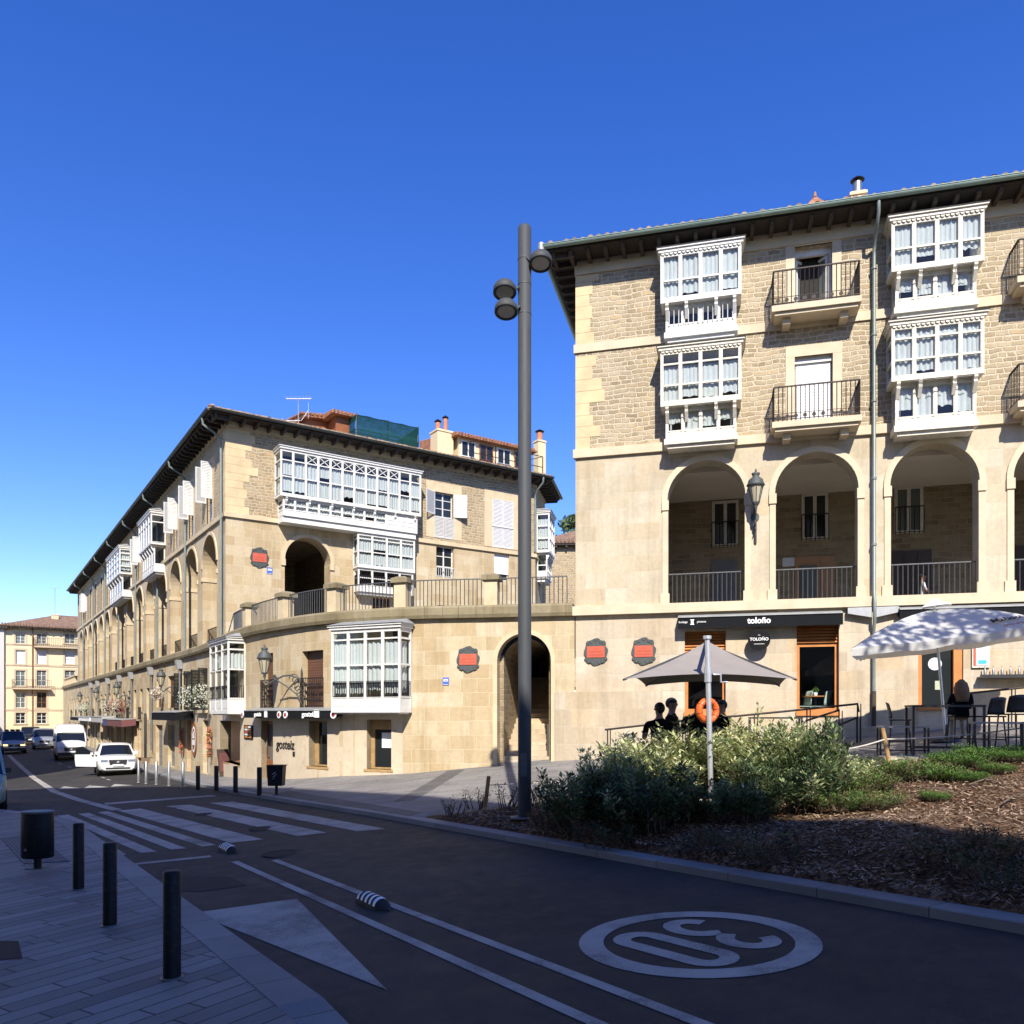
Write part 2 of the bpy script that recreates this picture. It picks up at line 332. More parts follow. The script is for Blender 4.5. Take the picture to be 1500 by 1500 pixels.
# granite plank paving, plaza paving, kerb
def paving(name, cols, bw, bh, rot, msize, bumps=.35):
    t = NT(name); pos = t.n('ShaderNodeNewGeometry').outputs['Position']
    mp = t.n('ShaderNodeMapping', ins={'Vector': pos, 'Rotation': (0,0,rot)}).outputs[0]
    b1 = t.n('ShaderNodeTexBrick', offset=.37, squash=.7, squash_frequency=3, ins={'Vector': mp, 'Color1': (0,0,0,1), 'Color2': (1,1,1,1), 'Mortar': (.5,.5,.5,1), 'Scale': 1.0, 'Mortar Size': msize, 'Mortar Smooth': .3, 'Brick Width': bw, 'Row Height': bh})
    c = t.ramp(b1.outputs[0], [(0, cols[0]), (.5, cols[1]), (1, cols[2])]); g = t.noise(pos, 90, 4, .75).outputs[0]; big = t.noise(pos, .7, 6, .65).outputs[0]
    c = t.mix(c, t.ramp(g, [(.3, (.75,)*3), (.7, (1.15,)*3)]), 1, 'MULTIPLY'); c = t.mix(c, t.ramp(big, [(.3, (.78,)*3), (.7, (1.1,)*3)]), 1, 'MULTIPLY')
    spt = t.ramp(t.noise(pos, 17, 4, .6).outputs[0], [(.68, (0,0,0)), (.73, (1,1,1))]); c = t.mix(c, tuple(x*.4 for x in cols[0]), t.math('MULTIPLY', spt, .5))
    c = t.mix(c, tuple(x*.25 for x in cols[0]), b1.outputs[1])
    h = t.math('SUBTRACT', t.math('MULTIPLY', g, .15), b1.outputs[1]); t.bsdf(c, .7, t.bump(h, bumps, .012), spec=.35)
paving('plank_paving', [(.15,.148,.142), (.215,.212,.205), (.28,.275,.265)], 1.05, .21, R(-21), .010)
paving('plaza_paving', [(.19,.185,.175), (.225,.215,.205), (.26,.25,.235)], 1.1, .22, R(41), .006, .2)
paving('dark_paving', [(.09,.09,.09), (.11,.11,.11), (.13,.13,.13)], .9, .3, R(41), .006, .2)
paving('kerb_stone', [(.20,.205,.21), (.235,.24,.24), (.27,.27,.27)], 1.2, 3.0, R(90), .006, .25)
paving('far_paving', [(.2,.19,.17), (.22,.21,.19), (.25,.24,.21)], .6, .4, 0, .006)
t = NT('mulch'); pos = t.n('ShaderNodeNewGeometry').outputs['Position']; v = t.n('ShaderNodeTexVoronoi', ins={'Vector': pos, 'Scale': 22.0, 'Randomness': 1.0}); nz = t.noise(pos, 1.5, 6).outputs[0]
c = t.ramp(v.outputs[1], [(.1, (.055,.032,.02)), (.5, (.15,.088,.052)), (.8, (.25,.165,.105)), (.97, (.36,.28,.20))]); c = t.mix(c, t.ramp(nz, [(.3, (.5,.45,.4)), (.7, (1.1,1.1,1.1))]), 1, 'MULTIPLY'); t.bsdf(c, .95, t.bump(v.outputs[0], 1, .05), spec=.1)
t = NT('far_ground'); pos = t.n('ShaderNodeNewGeometry').outputs['Position']; t.bsdf(t.ramp(t.noise(pos, .02, 6).outputs[0], [(.3, (.10,.11,.06)), (.7, (.16,.15,.10))]), .95)
paint('iron_cover', (.032,.03,.028), .8, .0, var=.35, scale=16, bump=.6, spec=.2)
paint('tactile', (.12,.12,.125), .75, var=.2, scale=10)
# ------------------------------------------------------------------ ground heights
def lerp(a, b, t): return a+(b-a)*t
def pl(x, pts):
    if x <= pts[0][0]: return pts[0][1]
    for (a, u), (b, v) in zip(pts, pts[1:]):
        if x <= b: return lerp(u, v, (x-a)/(b-a))
    return pts[-1][1]
def slope(d): return pl(d, [(-60, 1.92), (40, -1.28), (46, -1.44), (54, -1.55), (400, -1.55)])
KR = 7.4
def kl(d): return pl(d, [(-60, 2.05), (4.2, 2.12), (22, 2.05), (24, 1.75), (28, .75), (32, -.9), (36, -2.6), (46, -2.6), (60, -1.2), (120, -1.0)])
def kr(d): return pl(d, [(-60, KR), (17, KR), (22, 7.25), (28, 7.15), (34, 7.3), (44, 7.9), (70, 7.9), (120, 7.7)])
def zroad(c, d): return -.12+slope(d)+.04*c
def zleft(c, d): return slope(d)+.04*max(c, -6)
def zplaza(c, d):
    k = pl(d, [(10, .117), (17, .112), (22.6, .14), (25, .18), (31, .15), (39, .045), (46, .04)])
    c0 = kr(d); return slope(d)-.045+.04*c0+k*(c-c0)
BED = [(7.62,-14), (7.62,14.9), (7.9,15.2), (8.3,14.75), (8.75,14.0), (10.2,13.2), (12.6,11.4), (15.4,9.3), (19,6.9), (24,3.6), (32,-2), (32,-14)]
def inpoly(x, y, P):
    r = False
    for i in range(len(P)):
        (a, b), (c, d) = P[i], P[i-1]
        if (b > y) != (d > y) and x < (c-a)*(y-b)/(d-b)+a: r = not r
    return r
def edgedist(x, y, P):
    m = 99
    for i in range(len(P)):
        a = Vector(P[i]); b = Vector(P[i-1]); p = Vector((x, y)); ab = b-a; t = max(0, min(1, (p-a).dot(ab)/ab.length_squared)); m = min(m, (a+ab*t-p).length)
    return m
def zbed(c, d):
    e = edgedist(c, d, BED); f = min(1, e/1.6)
    return zplaza(c, d)+.03+.20*f*f*(3-2*f)+.035*math.sin(c*2.1+d*1.3)+.03*math.sin(c*.9-d*2.3)
def zground(c, d):
    if c < kl(d): return zleft(c, d)
    if c < kr(d): return zroad(c, d)
    if inpoly(c, d, BED): return zbed(c, d)
    return zplaza(c, d)
def G(px, py, fn=None):
    fn = fn or zground; r = ray(px, py); a, b = 1.0, 400.0; t = 1.0; last = 1.0
    while t < 400:
        p = EYEV+r*t
        if p.z < fn(p.x, p.y):
            a, b = last, t
            for _ in range(30):
                m = (a+b)/2; q = EYEV+r*m
                if q.z < fn(q.x, q.y): b = m
                else: a = m
            q = EYEV+r*b; return Vector((q.x, q.y, fn(q.x, q.y)))
        last = t; t *= 1.01
    return EYEV+r*100
def AT(px, py, Y):
    return EYEV+ray(px, py)*Y
# ------------------------------------------------------------------ wall frames
class Frame:
    def __init__(s, o, u, z0=0): s.o = Vector((*o, 0)); s.u = Vector((*u, 0)).normalized(); s.n = Vector((s.u.y, -s.u.x, 0))   # n: outwards when u runs to the viewer's right
    def __call__(s, t, o, z): return s.o+s.u*t+s.n*o+Vector((0,0,z))
    def hit(s, px, py, off=0):
        r = ray(px, py); p0 = s.o+s.n*off; k = (p0-EYEV).dot(s.n)/r.dot(s.n); p = EYEV+r*k; return ((p-s.o).dot(s.u), p.z)
    def t(s, px, off=0): return s.hit(px, HOR, off)[0]
    def z(s, px, py, off=0): return s.hit(px, py, off)[1]
    def uvec(s, t): return s.u
    def nvec(s, t): return s.n
    def box(s, mb, t0, t1, o0, o1, z0, z1, m=0):
        if o0 > o1: o0, o1 = o1, o0
        mb.hexa([s(t0,o1,z0), s(t1,o1,z0), s(t1,o0,z0), s(t0,o0,z0), s(t0,o1,z1), s(t1,o1,z1), s(t1,o0,z1), s(t0,o0,z1)], m)
class Curve:
    def __init__(s, pts):
        P = []
        def cr(p0,p1,p2,p3,t): return .5*((2*p1)+(p2-p0)*t+(2*p0-5*p1+4*p2-p3)*t*t+(3*p1-p0-3*p2+p3)*t**3)
        V = [Vector(p) for p in pts]
        for i in range(len(V)-1):
            a, b, c, d = V[max(i-1,0)], V[i], V[i+1], V[min(i+2,len(V)-1)]
            n = max(2, int((c-b).length/.5))
            for k in range(n): P.append(cr(a,b,c,d,k/n))
        P.append(V[-1]); s.P = P; s.L = [0]
        for a, b in zip(P, P[1:]): s.L.append(s.L[-1]+(b-a).length)
        s.len = s.L[-1]
    def pd(s, t):
        import bisect
        i = max(0, min(len(s.P)-2, bisect.bisect_right(s.L, t)-1)); f = (t-s.L[i])/(s.L[i+1]-s.L[i]); p = s.P[i].lerp(s.P[i+1], f)
        j = max(0, i-1); k = min(len(s.P)-1, i+2); u = (s.P[k]-s.P[j]).normalized(); return p, u
    def __call__(s, t, o, z):
        p, u = s.pd(t); return Vector((p.x+u.y*o, p.y-u.x*o, z))
    def uvec(s, t): u = s.pd(t)[1]; return Vector((u.x, u.y, 0))
    def nvec(s, t): u = s.pd(t)[1]; return Vector((u.y, -u.x, 0))
    def t(s, px, off=0):
        r = (px-750)/FPX; best = None
        for i in range(int(s.len/.05)):
            q = s(i*.05, off, 0); X = CY*q.x-SY*q.y; Y = SY*q.x+CY*q.y
            e = abs(X/Y-r)
            if best is None or e < best[0]: best = (e, i*.05, Y)
        s.lastY = best[2]; return best[1]
    def hit(s, px, py, off=0):
        t = s.t(px, off); return t, EYE+(HOR-py)/FPX*s.lastY
    def z(s, px, py, off=0): return s.hit(px, py, off)[1]
    box = Frame.box
def wall(mb, F, t0, t1, zb, zt, ops, m=0, step=0, back=None):
    """front skin of a wall in frame F with real openings; op = dict(t0,t1,z0,z1,arch,depth,mr); zb may be a function of t"""
    ts = {t0, t1}; zs = {zt}; zbf = zb if callable(zb) else (lambda t: zb)
    zlow = min(zbf(t0), zbf(t1)) if not callable(zb) else min(zbf(lerp(t0,t1,k/40)) for k in range(41))
    zs.add(zlow)
    for o in ops:
        ts |= {o['t0'], o['t1']}; zs |= {max(o['z0'], zlow), o['z1']}
        if o.get('arch'): o['sp'] = o['z1']-(o['t1']-o['t0'])/2; zs.add(o['sp'])
    if step:
        n = max(1, int((t1-t0)/step)); ts |= {lerp(t0, t1, k/n) for k in range(n+1)}
    ts = sorted(x for x in ts if t0-1e-6 <= x <= t1+1e-6); zs = sorted(x for x in zs if zlow-1e-6 <= x <= zt+1e-6)
    tt = [ts[0]]
    for x in ts[1:]:
        if x-tt[-1] > 1e-4: tt.append(x)
    zz = [zs[0]]
    for x in zs[1:]:
        if x-zz[-1] > 1e-4: zz.append(x)
    for a, b in zip(tt, tt[1:]):
        for c, d in zip(zz, zz[1:]):
            tm, zm = (a+b)/2, (c+d)/2; hole = False
            for o in ops:
                if o['t0'] < tm < o['t1'] and o['z0'] < zm < o['z1']:
                    hole = True; break
            if hole: continue
            c0 = max(c, zbf(a)) if c == zlow else c; c1 = max(c, zbf(b)) if c == zlow else c
            mb.face([F(a,0,c0), F(b,0,c1), F(b,0,d), F(a,0,d)], m, [(a,c0),(b,c1),(b,d),(a,d)])
    for o in ops:
        D = o.get('depth', .25); mr = o.get('mr', m); a, b, c, d = o['t0'], o['t1'], o['z0'], o['z1']; top = o.get('sp', d)
        mb.face([F(a,0,c), F(a,0,top), F(a,-D,top), F(a,-D,c)], mr, [(0,c),(0,top),(D,top),(D,c)])
        mb.face([F(b,0,c), F(b,-D,c), F(b,-D,top), F(b,0,top)], mr, [(0,c),(D,c),(D,top),(0,top)])
        if not o.get('nosill'): mb.face([F(a,0,c), F(a,-D,c), F(b,-D,c), F(b,0,c)], mr, [(a,0),(a,D),(b,D),(b,0)])
        if o.get('arch'):
            r = (b-a)/2; cx = (a+b)/2; n = 20; pts = [(cx-r*math.cos(math.pi*k/n), top+r*math.sin(math.pi*k/n)) for k in range(n+1)]
            for (x0,y0), (x1,y1) in zip(pts, pts[1:]):
                mb.face([F(x0,0,y0), F(x1,0,y1), F(x1,0,d), F(x0,0,d)], m, [(x0,y0),(x1,y1),(x1,d),(x0,d)])
                mb.face([F(x0,0,y0), F(x0,-D,y0), F(x1,-D,y1), F(x1,0,y1)], mr, [(x0,0),(x0,D),(x1,D),(x1,0)])
        else: mb.face([F(a,0,d), F(b,0,d), F(b,-D,d), F(a,-D,d)], mr, [(a,0),(b,0),(b,D),(a,D)])
def archring(mb, F, a, b, sp, w, o, back=0.0, m=0):
    r = (b-a)/2; cx = (a+b)/2; n = 22
    for k in range(n):
        A, B = math.pi*k/n, math.pi*(k+1)/n
        q = []
        for oo in (o, back):
            q.append([F(cx-rr*math.cos(T), oo, sp+rr*math.sin(T)) for rr, T in ((r,A),(r+w,A),(r+w,B),(r,B))])
        f, g = q
        mb.face(f, m); mb.face([f[1],g[1],g[2],f[2]], m); mb.face([f[0],f[3],g[3],g[0]], m)
def rail(mb, F, t0, t1, o, z0, z1, sp=.12, w=.018, posts=None, curve=False):
    n = max(1, round((t1-t0)/sp)); k = max(1, int((t1-t0)/.6)) if curve else 1
    for i in range(k):
        a, b = lerp(t0,t1,i/k), lerp(t0,t1,(i+1)/k)
        mb.bar(F(a,o,z1), F(b,o,z1), .045, .03); mb.bar(F(a,o,z0+.06), F(b,o,z0+.06), .03, .02)
    for i in range(n+1):
        t = lerp(t0, t1, i/n); mb.bar(F(t,o,z0), F(t,o,z1), w, w)
def siderail(mb, F, t, o0, o1, z0, z1, sp=.12, w=.018):
    n = max(1, round((o1-o0)/sp)); mb.bar(F(t,o0,z1), F(t,o1,z1), .045, .03); mb.bar(F(t,o0,z0+.06), F(t,o1,z0+.06), .03, .02)
    for i in range(n): mb.bar(F(t,lerp(o0,o1,i/n),z0), F(t,lerp(o0,o1,i/n),z1), w, w)
FONT_N = [0]
def text(s, size, F, t, o, z, mat, parent=None, ext=.006, align='CENTER', bold=.0, flip=False, name='lettering', pos=None, u=None, up=None, shear=0):
    cu = bpy.data.curves.new(name, 'FONT'); cu.body = s; cu.size = size; cu.extrude = ext; cu.align_x = align; cu.align_y = 'CENTER'; cu.offset = bold; cu.shear = shear; cu.materials.append(M[mat])
    cu.resolution_u = 4
    x = u if u is not None else F.uvec(t); upv = Vector(up) if up is not None else Z; n = x.cross(upv)
    p = pos if pos is not None else F(t, o, z)
    mat4 = Matrix(((x.x, upv.x, n.x, p.x), (x.y, upv.y, n.y, p.y), (x.z, upv.z, n.z, p.z), (0,0,0,1)))
    tmp = bpy.data.objects.new(name+'_tmp', cu); COL.objects.link(tmp)
    dg = bpy.context.evaluated_depsgraph_get(); me = bpy.data.meshes.new_from_object(tmp.evaluated_get(dg)); bpy.data.objects.remove(tmp)
    off = ROOTLOC[parent.name] if parent is not None else Vector((0,0,0))
    me.transform(Matrix.Translation(-off) @ mat4)
    if not me.materials: me.materials.append(M[mat])
    ob = bpy.data.objects.new(name, me); COL.objects.link(ob)
    if parent is not None: ob.parent = parent; ROOTLOC[ob.name] = off
    return ob
SUN_AZ, SUN_EL, SUN_E, SKY_E, EXPO, SKY_SAT, SKY_HUE = 2.0, 41.0, 4.7, .145, .74, 1.32, .522
SHADE_H = 21.9
SHADE_A = [(-3.4,-45), (-3.4,-12.9), (-4.0,-3.9), (-6.9,10.8), (-11.3,17.2), (-28,27), (-40,15), (-40,-45)][::-1]
SHADE_EDGES = (2,3,4,5,6)
SHADE_B = [(-2.2,44.0), (-2.6,86), (-20,86), (-20,46)][::-1]
SHADE_HB = 12.6
TREES = [(12.4, 1.0, 12.6, 2.6, 'leafy street tree standing in the bed right of the camera', 21)]
# ------------------------------------------------------------------ facade kit
class Sub:                      # wall frame at right angles to another: t runs outwards from the wall, o along the wall away from edge te
    def __init__(s, F, te, sg): s.F, s.te, s.sg = F, te, sg
    def __call__(s, t, o, z): return s.F(s.te+s.sg*o, t, z)
    box = Frame.box
    def uvec(s, t): return s.F.nvec(s.te)*(-s.sg)
def sash(fr, gl, F, t0, t1, z0, z1, o, leafs, rows, w=.055, dp=.06, bottom=.0, m=0):
    """posts, rails and one glass sheet"""
    F.box(fr, t0, t0+w, o-dp, o, z0, z1, m); F.box(fr, t1-w, t1, o-dp, o, z0, z1, m)
    F.box(fr, t0+w, t1-w, o-dp, o-.002, z1-w, z1, m); F.box(fr, t0+w, t1-w, o-dp, o-.002, z0, z0+w+bottom, m)
    for i in range(1, leafs):
        t = lerp(t0, t1, i/leafs); F.box(fr, t-w*.6, t+w*.6, o-dp, o-.004, z0+w+bottom, z1-w, m)
    for zr in rows:
        for i in range(leafs):
            a = lerp(t0,t1,i/leafs)+w*(1 if i == 0 else .6); b = lerp(t0,t1,(i+1)/leafs)-w*(1 if i == leafs-1 else .6)
            F.box(fr, a, b, o-dp, o-.006, zr-.02, zr+.02, m)
    gl.face([F(t0+w,o-dp*.6,z0+w+bottom), F(t1-w,o-dp*.6,z0+w+bottom), F(t1-w,o-dp*.6,z1-w), F(t0+w,o-dp*.6,z1-w)])
def window(par, F, t0, t1, z0, z1, o=-.2, leafs=2, rows=(), mat='white_wood', glass='glass_dark', name='window', bottom=0, w=.055, lab=None):
    fr, gl = MB(), MB(); sash(fr, gl, F, t0, t1, z0, z1, o, leafs, rows, w, bottom=bottom)
    f = obj(name, fr, mat, par); obj('pane', gl, glass, f, recalc=False)
    if lab: f['label'] = lab
    return f
def blind(par, F, t0, t1, z0, z1, o, mat, name='roller_blind'):
    mb = MB(); n = max(2, int((z1-z0)/.09))
    for i in range(n):
        a, b = lerp(z0,z1,i/n), lerp(z0,z1,(i+1)/n); F.box(mb, t0, t1, o-.03, o, a, b-.012)
        F.box(mb, t0, t1, o-.03, o-.012, b-.012, b)
    return obj(name, mb, mat, par)
def louver(mb, F, t0, t1, z0, z1, o, n=None, w=.05, dp=.035):
    F.box(mb, t0, t0+w, o-dp, o, z0, z1); F.box(mb, t1-w, t1, o-dp, o, z0, z1); F.box(mb, t0+w, t1-w, o-dp, o-.002, z0, z0+w*1.4); F.box(mb, t0+w, t1-w, o-dp, o-.002, z1-w, z1)
    n = n or max(3, int((z1-z0)/.075))
    for i in range(n):
        a = lerp(z0+w*1.4, z1-w, i/n); b = a+(z1-z0)/n*.8
        mb.hexa([F(t0+w,o-.003,a), F(t1-w,o-.003,a), F(t1-w,o-.012,a), F(t0+w,o-.012,a), F(t0+w,o-.024,b), F(t1-w,o-.024,b), F(t1-w,o-.033,b), F(t0+w,o-.033,b)])
def curtain(mb, F, t0, t1, z0, z1, o, amp=.022, wl=.13, scallop=.06):
    n = max(6, int((t1-t0)/.035)); P = []
    ph = random.random()*6
    for i in range(n+1):
        t = lerp(t0,t1,i/n); P.append((t, o+amp*math.sin(t*2*math.pi/wl+ph)+amp*.5*math.sin(t*2*math.pi/wl*.43), z0+scallop*abs(math.sin(t*math.pi/.24))))
    for (a,oa,za), (b,ob,zb) in zip(P, P[1:]):
        mb.face([F(a,oa,za), F(b,ob,zb), F(b,ob,z1), F(a,oa,z1)], 0, None, True)
def balcony(par, F, t0, t1, off, zf, rh=.95, slab='trim_pale', ornate=True, th=.16):
    mb = MB(); F.box(mb, t0, t1, 0, off, zf-th, zf); F.box(mb, t0+.08, t1-.08, 0, off-.07, zf-th-.09, zf-th-.001)
    F.box(mb, t0+.3, t0+.5, 0, off-.25, zf-th-.26, zf-th-.091); F.box(mb, t1-.5, t1-.3, 0, off-.25, zf-th-.26, zf-th-.091)
    b = obj('balcony', mb, slab, par)
    r = MB(); o = off-.05; rail(r, F, t0+.05, t1-.05, o, zf, zf+rh, .115); siderail(r, F, t0+.05, 0, o, zf, zf+rh); siderail(r, F, t1-.05, 0, o, zf, zf+rh)
    if ornate:
        r.bar(F(t0+.05,o,zf+.22), F(t1-.05,o,zf+.22), .02, .012)
        k = t0+.16
        while k < t1-.1:
            r.cyl(F(k,o-.008,zf+.14), F(k,o+.008,zf+.14), .055, .055, 10); k += .23
    obj('railing', r, 'iron_brown', b); return b
def bay(par, F, t0, t1, z0, z1, off, cols, rows, mat='white_wood', apron=0, roof=True, curt=None, cross=None, cornice=.14, hipc='zinc', inner=True, side_cols=1, solid=(), glass='glass_clear', railz=None, pw=.062, under=.0, scal=True, blindcols=()):
    """glazed bay standing off the wall: frame (mesh itself), glazing, curtains, roof"""
    fr, gl, cu = MB(), MB(), MB()
    zg0 = z0+apron; dp = .07
    F.box(fr, t0, t1, .01, off, z0-.10, z0)                        # floor slab
    F.box(fr, t0, t1, .01, off-.002, z1-.06, z1)                   # head
    if under: F.box(fr, t0+.1, t1-.1, .01, off-.1, z0-.10-under, z0-.101)
    if inner: F.box(fr, t0+pw, t1-pw, .012, .03, z0, z1-.06, 1)  # dark panel over the solid wall, standing in for an unlit room
    # front
    n = cols; xs = [lerp(t0, t1, i/n) for i in range(n+1)]
    for i, x in enumerate(xs):
        a = t0 if i == 0 else x-pw/2; b = t1 if i == n else x+pw/2
        if i == 0: b = t0+pw
        if i == n: a = t1-pw
        F.box(fr, a, b, off-dp, off, z0, z1-.06)
    for i in range(n):
        a = xs[i]+(pw if i == 0 else pw/2); b = xs[i+1]-(pw if i == n-1 else pw/2)
        for zr in list(rows)+[zg0]:
            if zr <= z0: continue
            F.box(fr, a, b, off-dp, off-.006, zr-.024, zr+.024)
        F.box(fr, a, b, off-dp, off-.006, z1-.06-.05, z1-.061); F.box(fr, a, b, off-dp, off-.006, z0+.001, z0+.05)
        if apron: F.box(fr, a, b, off-.04, off-.022, z0+.05, zg0-.03); F.box(fr, a+.06, b-.06, off-.022, off-.012, z0+.1, zg0-.09)
        # inner stiles so each leaf reads as a sash
        F.box(fr, a, a+.02, off-dp+.01, off-.012, zg0+.03, z1-.11); F.box(fr, b-.02, b, off-dp+.01, off-.012, zg0+.03, z1-.11)
        if i in solid: F.box(fr, a, b, off-.05, off-.02, z0+.05, z1-.11)
        else: gl.face([F(a,off-.045,zg0), F(b,off-.045,zg0), F(b,off-.045,z1-.1), F(a,off-.045,z1-.1)])
        if cross and i in cross:
            za, zb = cross[i]; fr.bar(F(a+.03,off-.03,za), F(b-.03,off-.03,zb), .03, .03); fr.bar(F(a+.03,off-.03,zb), F(b-.03,off-.03,za), .03, .03)
        if curt:
            for ca, cb in curt: curtain(cu, F, a-.01, b+.01, ca+random.choice((0,0,.0,.08,.2)), cb, off-.11, random.uniform(.012,.024), random.uniform(.09,.17), random.choice((.0,.03,.06)))
    # sides
    for te, sg in ((t0, 1), (t1, -1)):
        s = Sub(F, te, sg)
        s.box(fr, .01, .01+pw, 0, dp, z0, z1-.06)
        w0, w1 = .01+pw, off-dp
        for k in range(1, side_cols):
            x = lerp(w0, w1, k/side_cols); s.box(fr, x-.02, x+.02, .01, dp, z0, z1-.06)
        for zr in list(rows)+[zg0, z0+.03, z1-.09]: s.box(fr, w0, w1, .006, dp, zr-.03, zr+.03)
        if apron: s.box(fr, w0, w1, .022, .04, z0, zg0)
        p = [s(w0,.045,zg0), s(w1,.045,zg0), s(w1,.045,z1-.1), s(w0,.045,z1-.1)]; gl.face(p)
        if curt:
            for ca, cb in curt: curtain(cu, s, w0, w1-.03, ca, cb, .13)
    # cornice with scalloped edge
    if cornice:
        F.box(fr, t0-.05, t1+.05, .01, off+.05, z1, z1+cornice*.6); F.box(fr, t0-.09, t1+.09, .01, off+.09, z1+cornice*.6, z1+cornice)
        if scal:
            k = t0+.02
            while k < t1-.05:
                fr.cyl(F(k+.05,off+.004,z1-.015), F(k+.05,off+.03,z1-.015), .052, .052, 8); k += .115
    b = obj('bay_window', fr, [mat, 'interior'], par)
    obj('glazing', gl, glass, b, recalc=False)
    if cu.v: obj('curtain', cu, 'curtain', b, recalc=False)
    if roof:
        rf = MB(); e = .12; zz = z1+cornice; q = [F(t0-e,off+e,zz), F(t1+e,off+e,zz), F(t1+e,.01,zz), F(t0-e,.01,zz)]
        rf.hexa(q+[F(t0+.1,off*.35,zz+.16), F(t1-.1,off*.35,zz+.16), F(t1-.1,.01,zz+.18), F(t0+.1,.01,zz+.18)]); obj('bay_roof', rf, hipc, b)
    if railz:
        rr = MB()
        for i in range(n):
            a = xs[i]+pw; c = xs[i+1]-pw; m = 6
            rr.bar(F(a,off-.004,railz[1]), F(c,off-.004,railz[1]), .02, .02); rr.bar(F(a,off-.004,railz[0]), F(c,off-.004,railz[0]), .02, .02)
            for k in range(m+1):
                x = lerp(a,c,k/m); rr.bar(F(x,off-.004,railz[0]), F(x,off-.004,railz[1]), .016, .016)
                if k < m: rr.cyl(F(x+(c-a)/m/2,off-.012,railz[1]-.06), F(x+(c-a)/m/2,off+.002,railz[1]-.06), .04, .04, 8)
        s = Sub(F, t0, 1)
        for s in (Sub(F,t0,1), Sub(F,t1,-1)):
            rr.bar(s(.1,.0,railz[1]), s(off-.1,.0,railz[1]), .02, .02)
            for k in range(7): x = lerp(.1, off-.1, k/6); rr.bar(s(x,.0,railz[0]), s(x,.0,railz[1]), .016, .016)
        obj('guard_rail', rr, 'iron_black', b)
    return b
def corbels(par, F, ts, off0, off1, z1, h, mat, name='corbel'):
    mb = None
    for t in ts:
        mb = MB(); prof = [(off0,z1),(off1,z1),(off1,z1-.06),(off1-.05,z1-.12),(off1-.02,z1-.18),(off0+.1,z1-h*.75),(off0+.03,z1-h),(off0,z1-h)]
        mb.prism(prof, lambda x,y,k: F(t+k,x,y), -.045, .045)
        obj(name, mb, mat, par)
def quoins(mb, F, t, sg, z0, z1, o=.012, hh=(.32,.42), ww=(.5,.95)):
    z = z0
    while z < z1-.1:
        h = min(random.uniform(*hh), z1-z); w = random.uniform(*ww) if int(z*10) % 2 else random.uniform(ww[0]*.8, ww[0]*1.3)
        a, b = (t, t+w) if sg > 0 else (t-w, t)
        F.box(mb, a, b, -.05, o+random.uniform(0,.006), z+.004, z+h-.004); z += h
def surround(mb, F, t0, t1, z0, z1, w=.18, o=.02, sill=True, top=None):
    F.box(mb, t0-w, t0, -.05, o, z0, z1); F.box(mb, t1, t1+w, -.05, o, z0, z1); F.box(mb, t0-w, t1+w, -.05, o+.003, z1, z1+(top or w))
    if sill: F.box(mb, t0-w-.06, t1+w+.06, -.05, o+.07, z0-.12, z0)
def eave(par, F, t0, t1, zs, ov, sp=.52, gut='gutter_green', thick=.13, rl=.14):
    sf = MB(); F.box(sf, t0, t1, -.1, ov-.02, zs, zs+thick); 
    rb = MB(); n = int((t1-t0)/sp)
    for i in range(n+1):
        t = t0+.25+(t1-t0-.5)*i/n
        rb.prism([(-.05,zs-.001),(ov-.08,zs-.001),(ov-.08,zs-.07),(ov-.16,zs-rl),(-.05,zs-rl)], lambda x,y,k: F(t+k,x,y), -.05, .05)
    s = obj('soffit', sf, 'soffit_wood', par); obj('rafter_ends', rb, 'rafter_wood', s)  # row of separate rafter ends showing below the soffit
    g = MB(); m = 8
    for i in range(m):
        A, B = math.pi*i/m, math.pi*(i+1)/m; r = .085
        g.face([F(t0,ov+.04-r*math.cos(A)+.04,zs+.12-r*math.sin(A)), F(t1,ov+.04-r*math.cos(A)+.04,zs+.12-r*math.sin(A)), F(t1,ov+.08-r*math.cos(B),zs+.12-r*math.sin(B)), F(t0,ov+.08-r*math.cos(B),zs+.12-r*math.sin(B))], 0, None, True)
    g.tube([F(t0,ov+.165,zs+.125), F(t1,ov+.165,zs+.125)], .014, 6)
    obj('gutter', g, gut, s)
    return s
def tiles_edge(mb, F, t0, t1, ze, ov, slope, ln=1.3, sp=.235, h0=None, h1=None):
    t = t0; ze += .02; LN = ln
    while t < t1:
        ln = max(.12, min(LN, t-h0+.1 if h0 is not None else 9, h1-t-.15 if h1 is not None else 9)); r = .085+random.uniform(-.008,.008); j = random.uniform(-.04,.05); n = 6; vs = []
        for k in range(2):
            o = ov+.06+j if k == 0 else ov-ln; z = ze-(o-ov)*slope+(0 if k else random.uniform(-.01,.015))
            for i in range(n+1): a = math.pi*i/n; vs.append(F(t+sp/2-r*math.cos(a), o, z+r*math.sin(a)))
        mb.mesh(vs, [(i, i+1, n+1+i+1, n+1+i) for i in range(n)], 0, True)
        mb.mesh([F(t+sp/2-r*math.cos(math.pi*i/n), ov+.06+j, ze-.06*slope+r*math.sin(math.pi*i/n)) for i in range(n+1)], [tuple(range(n+1))])
        t += sp
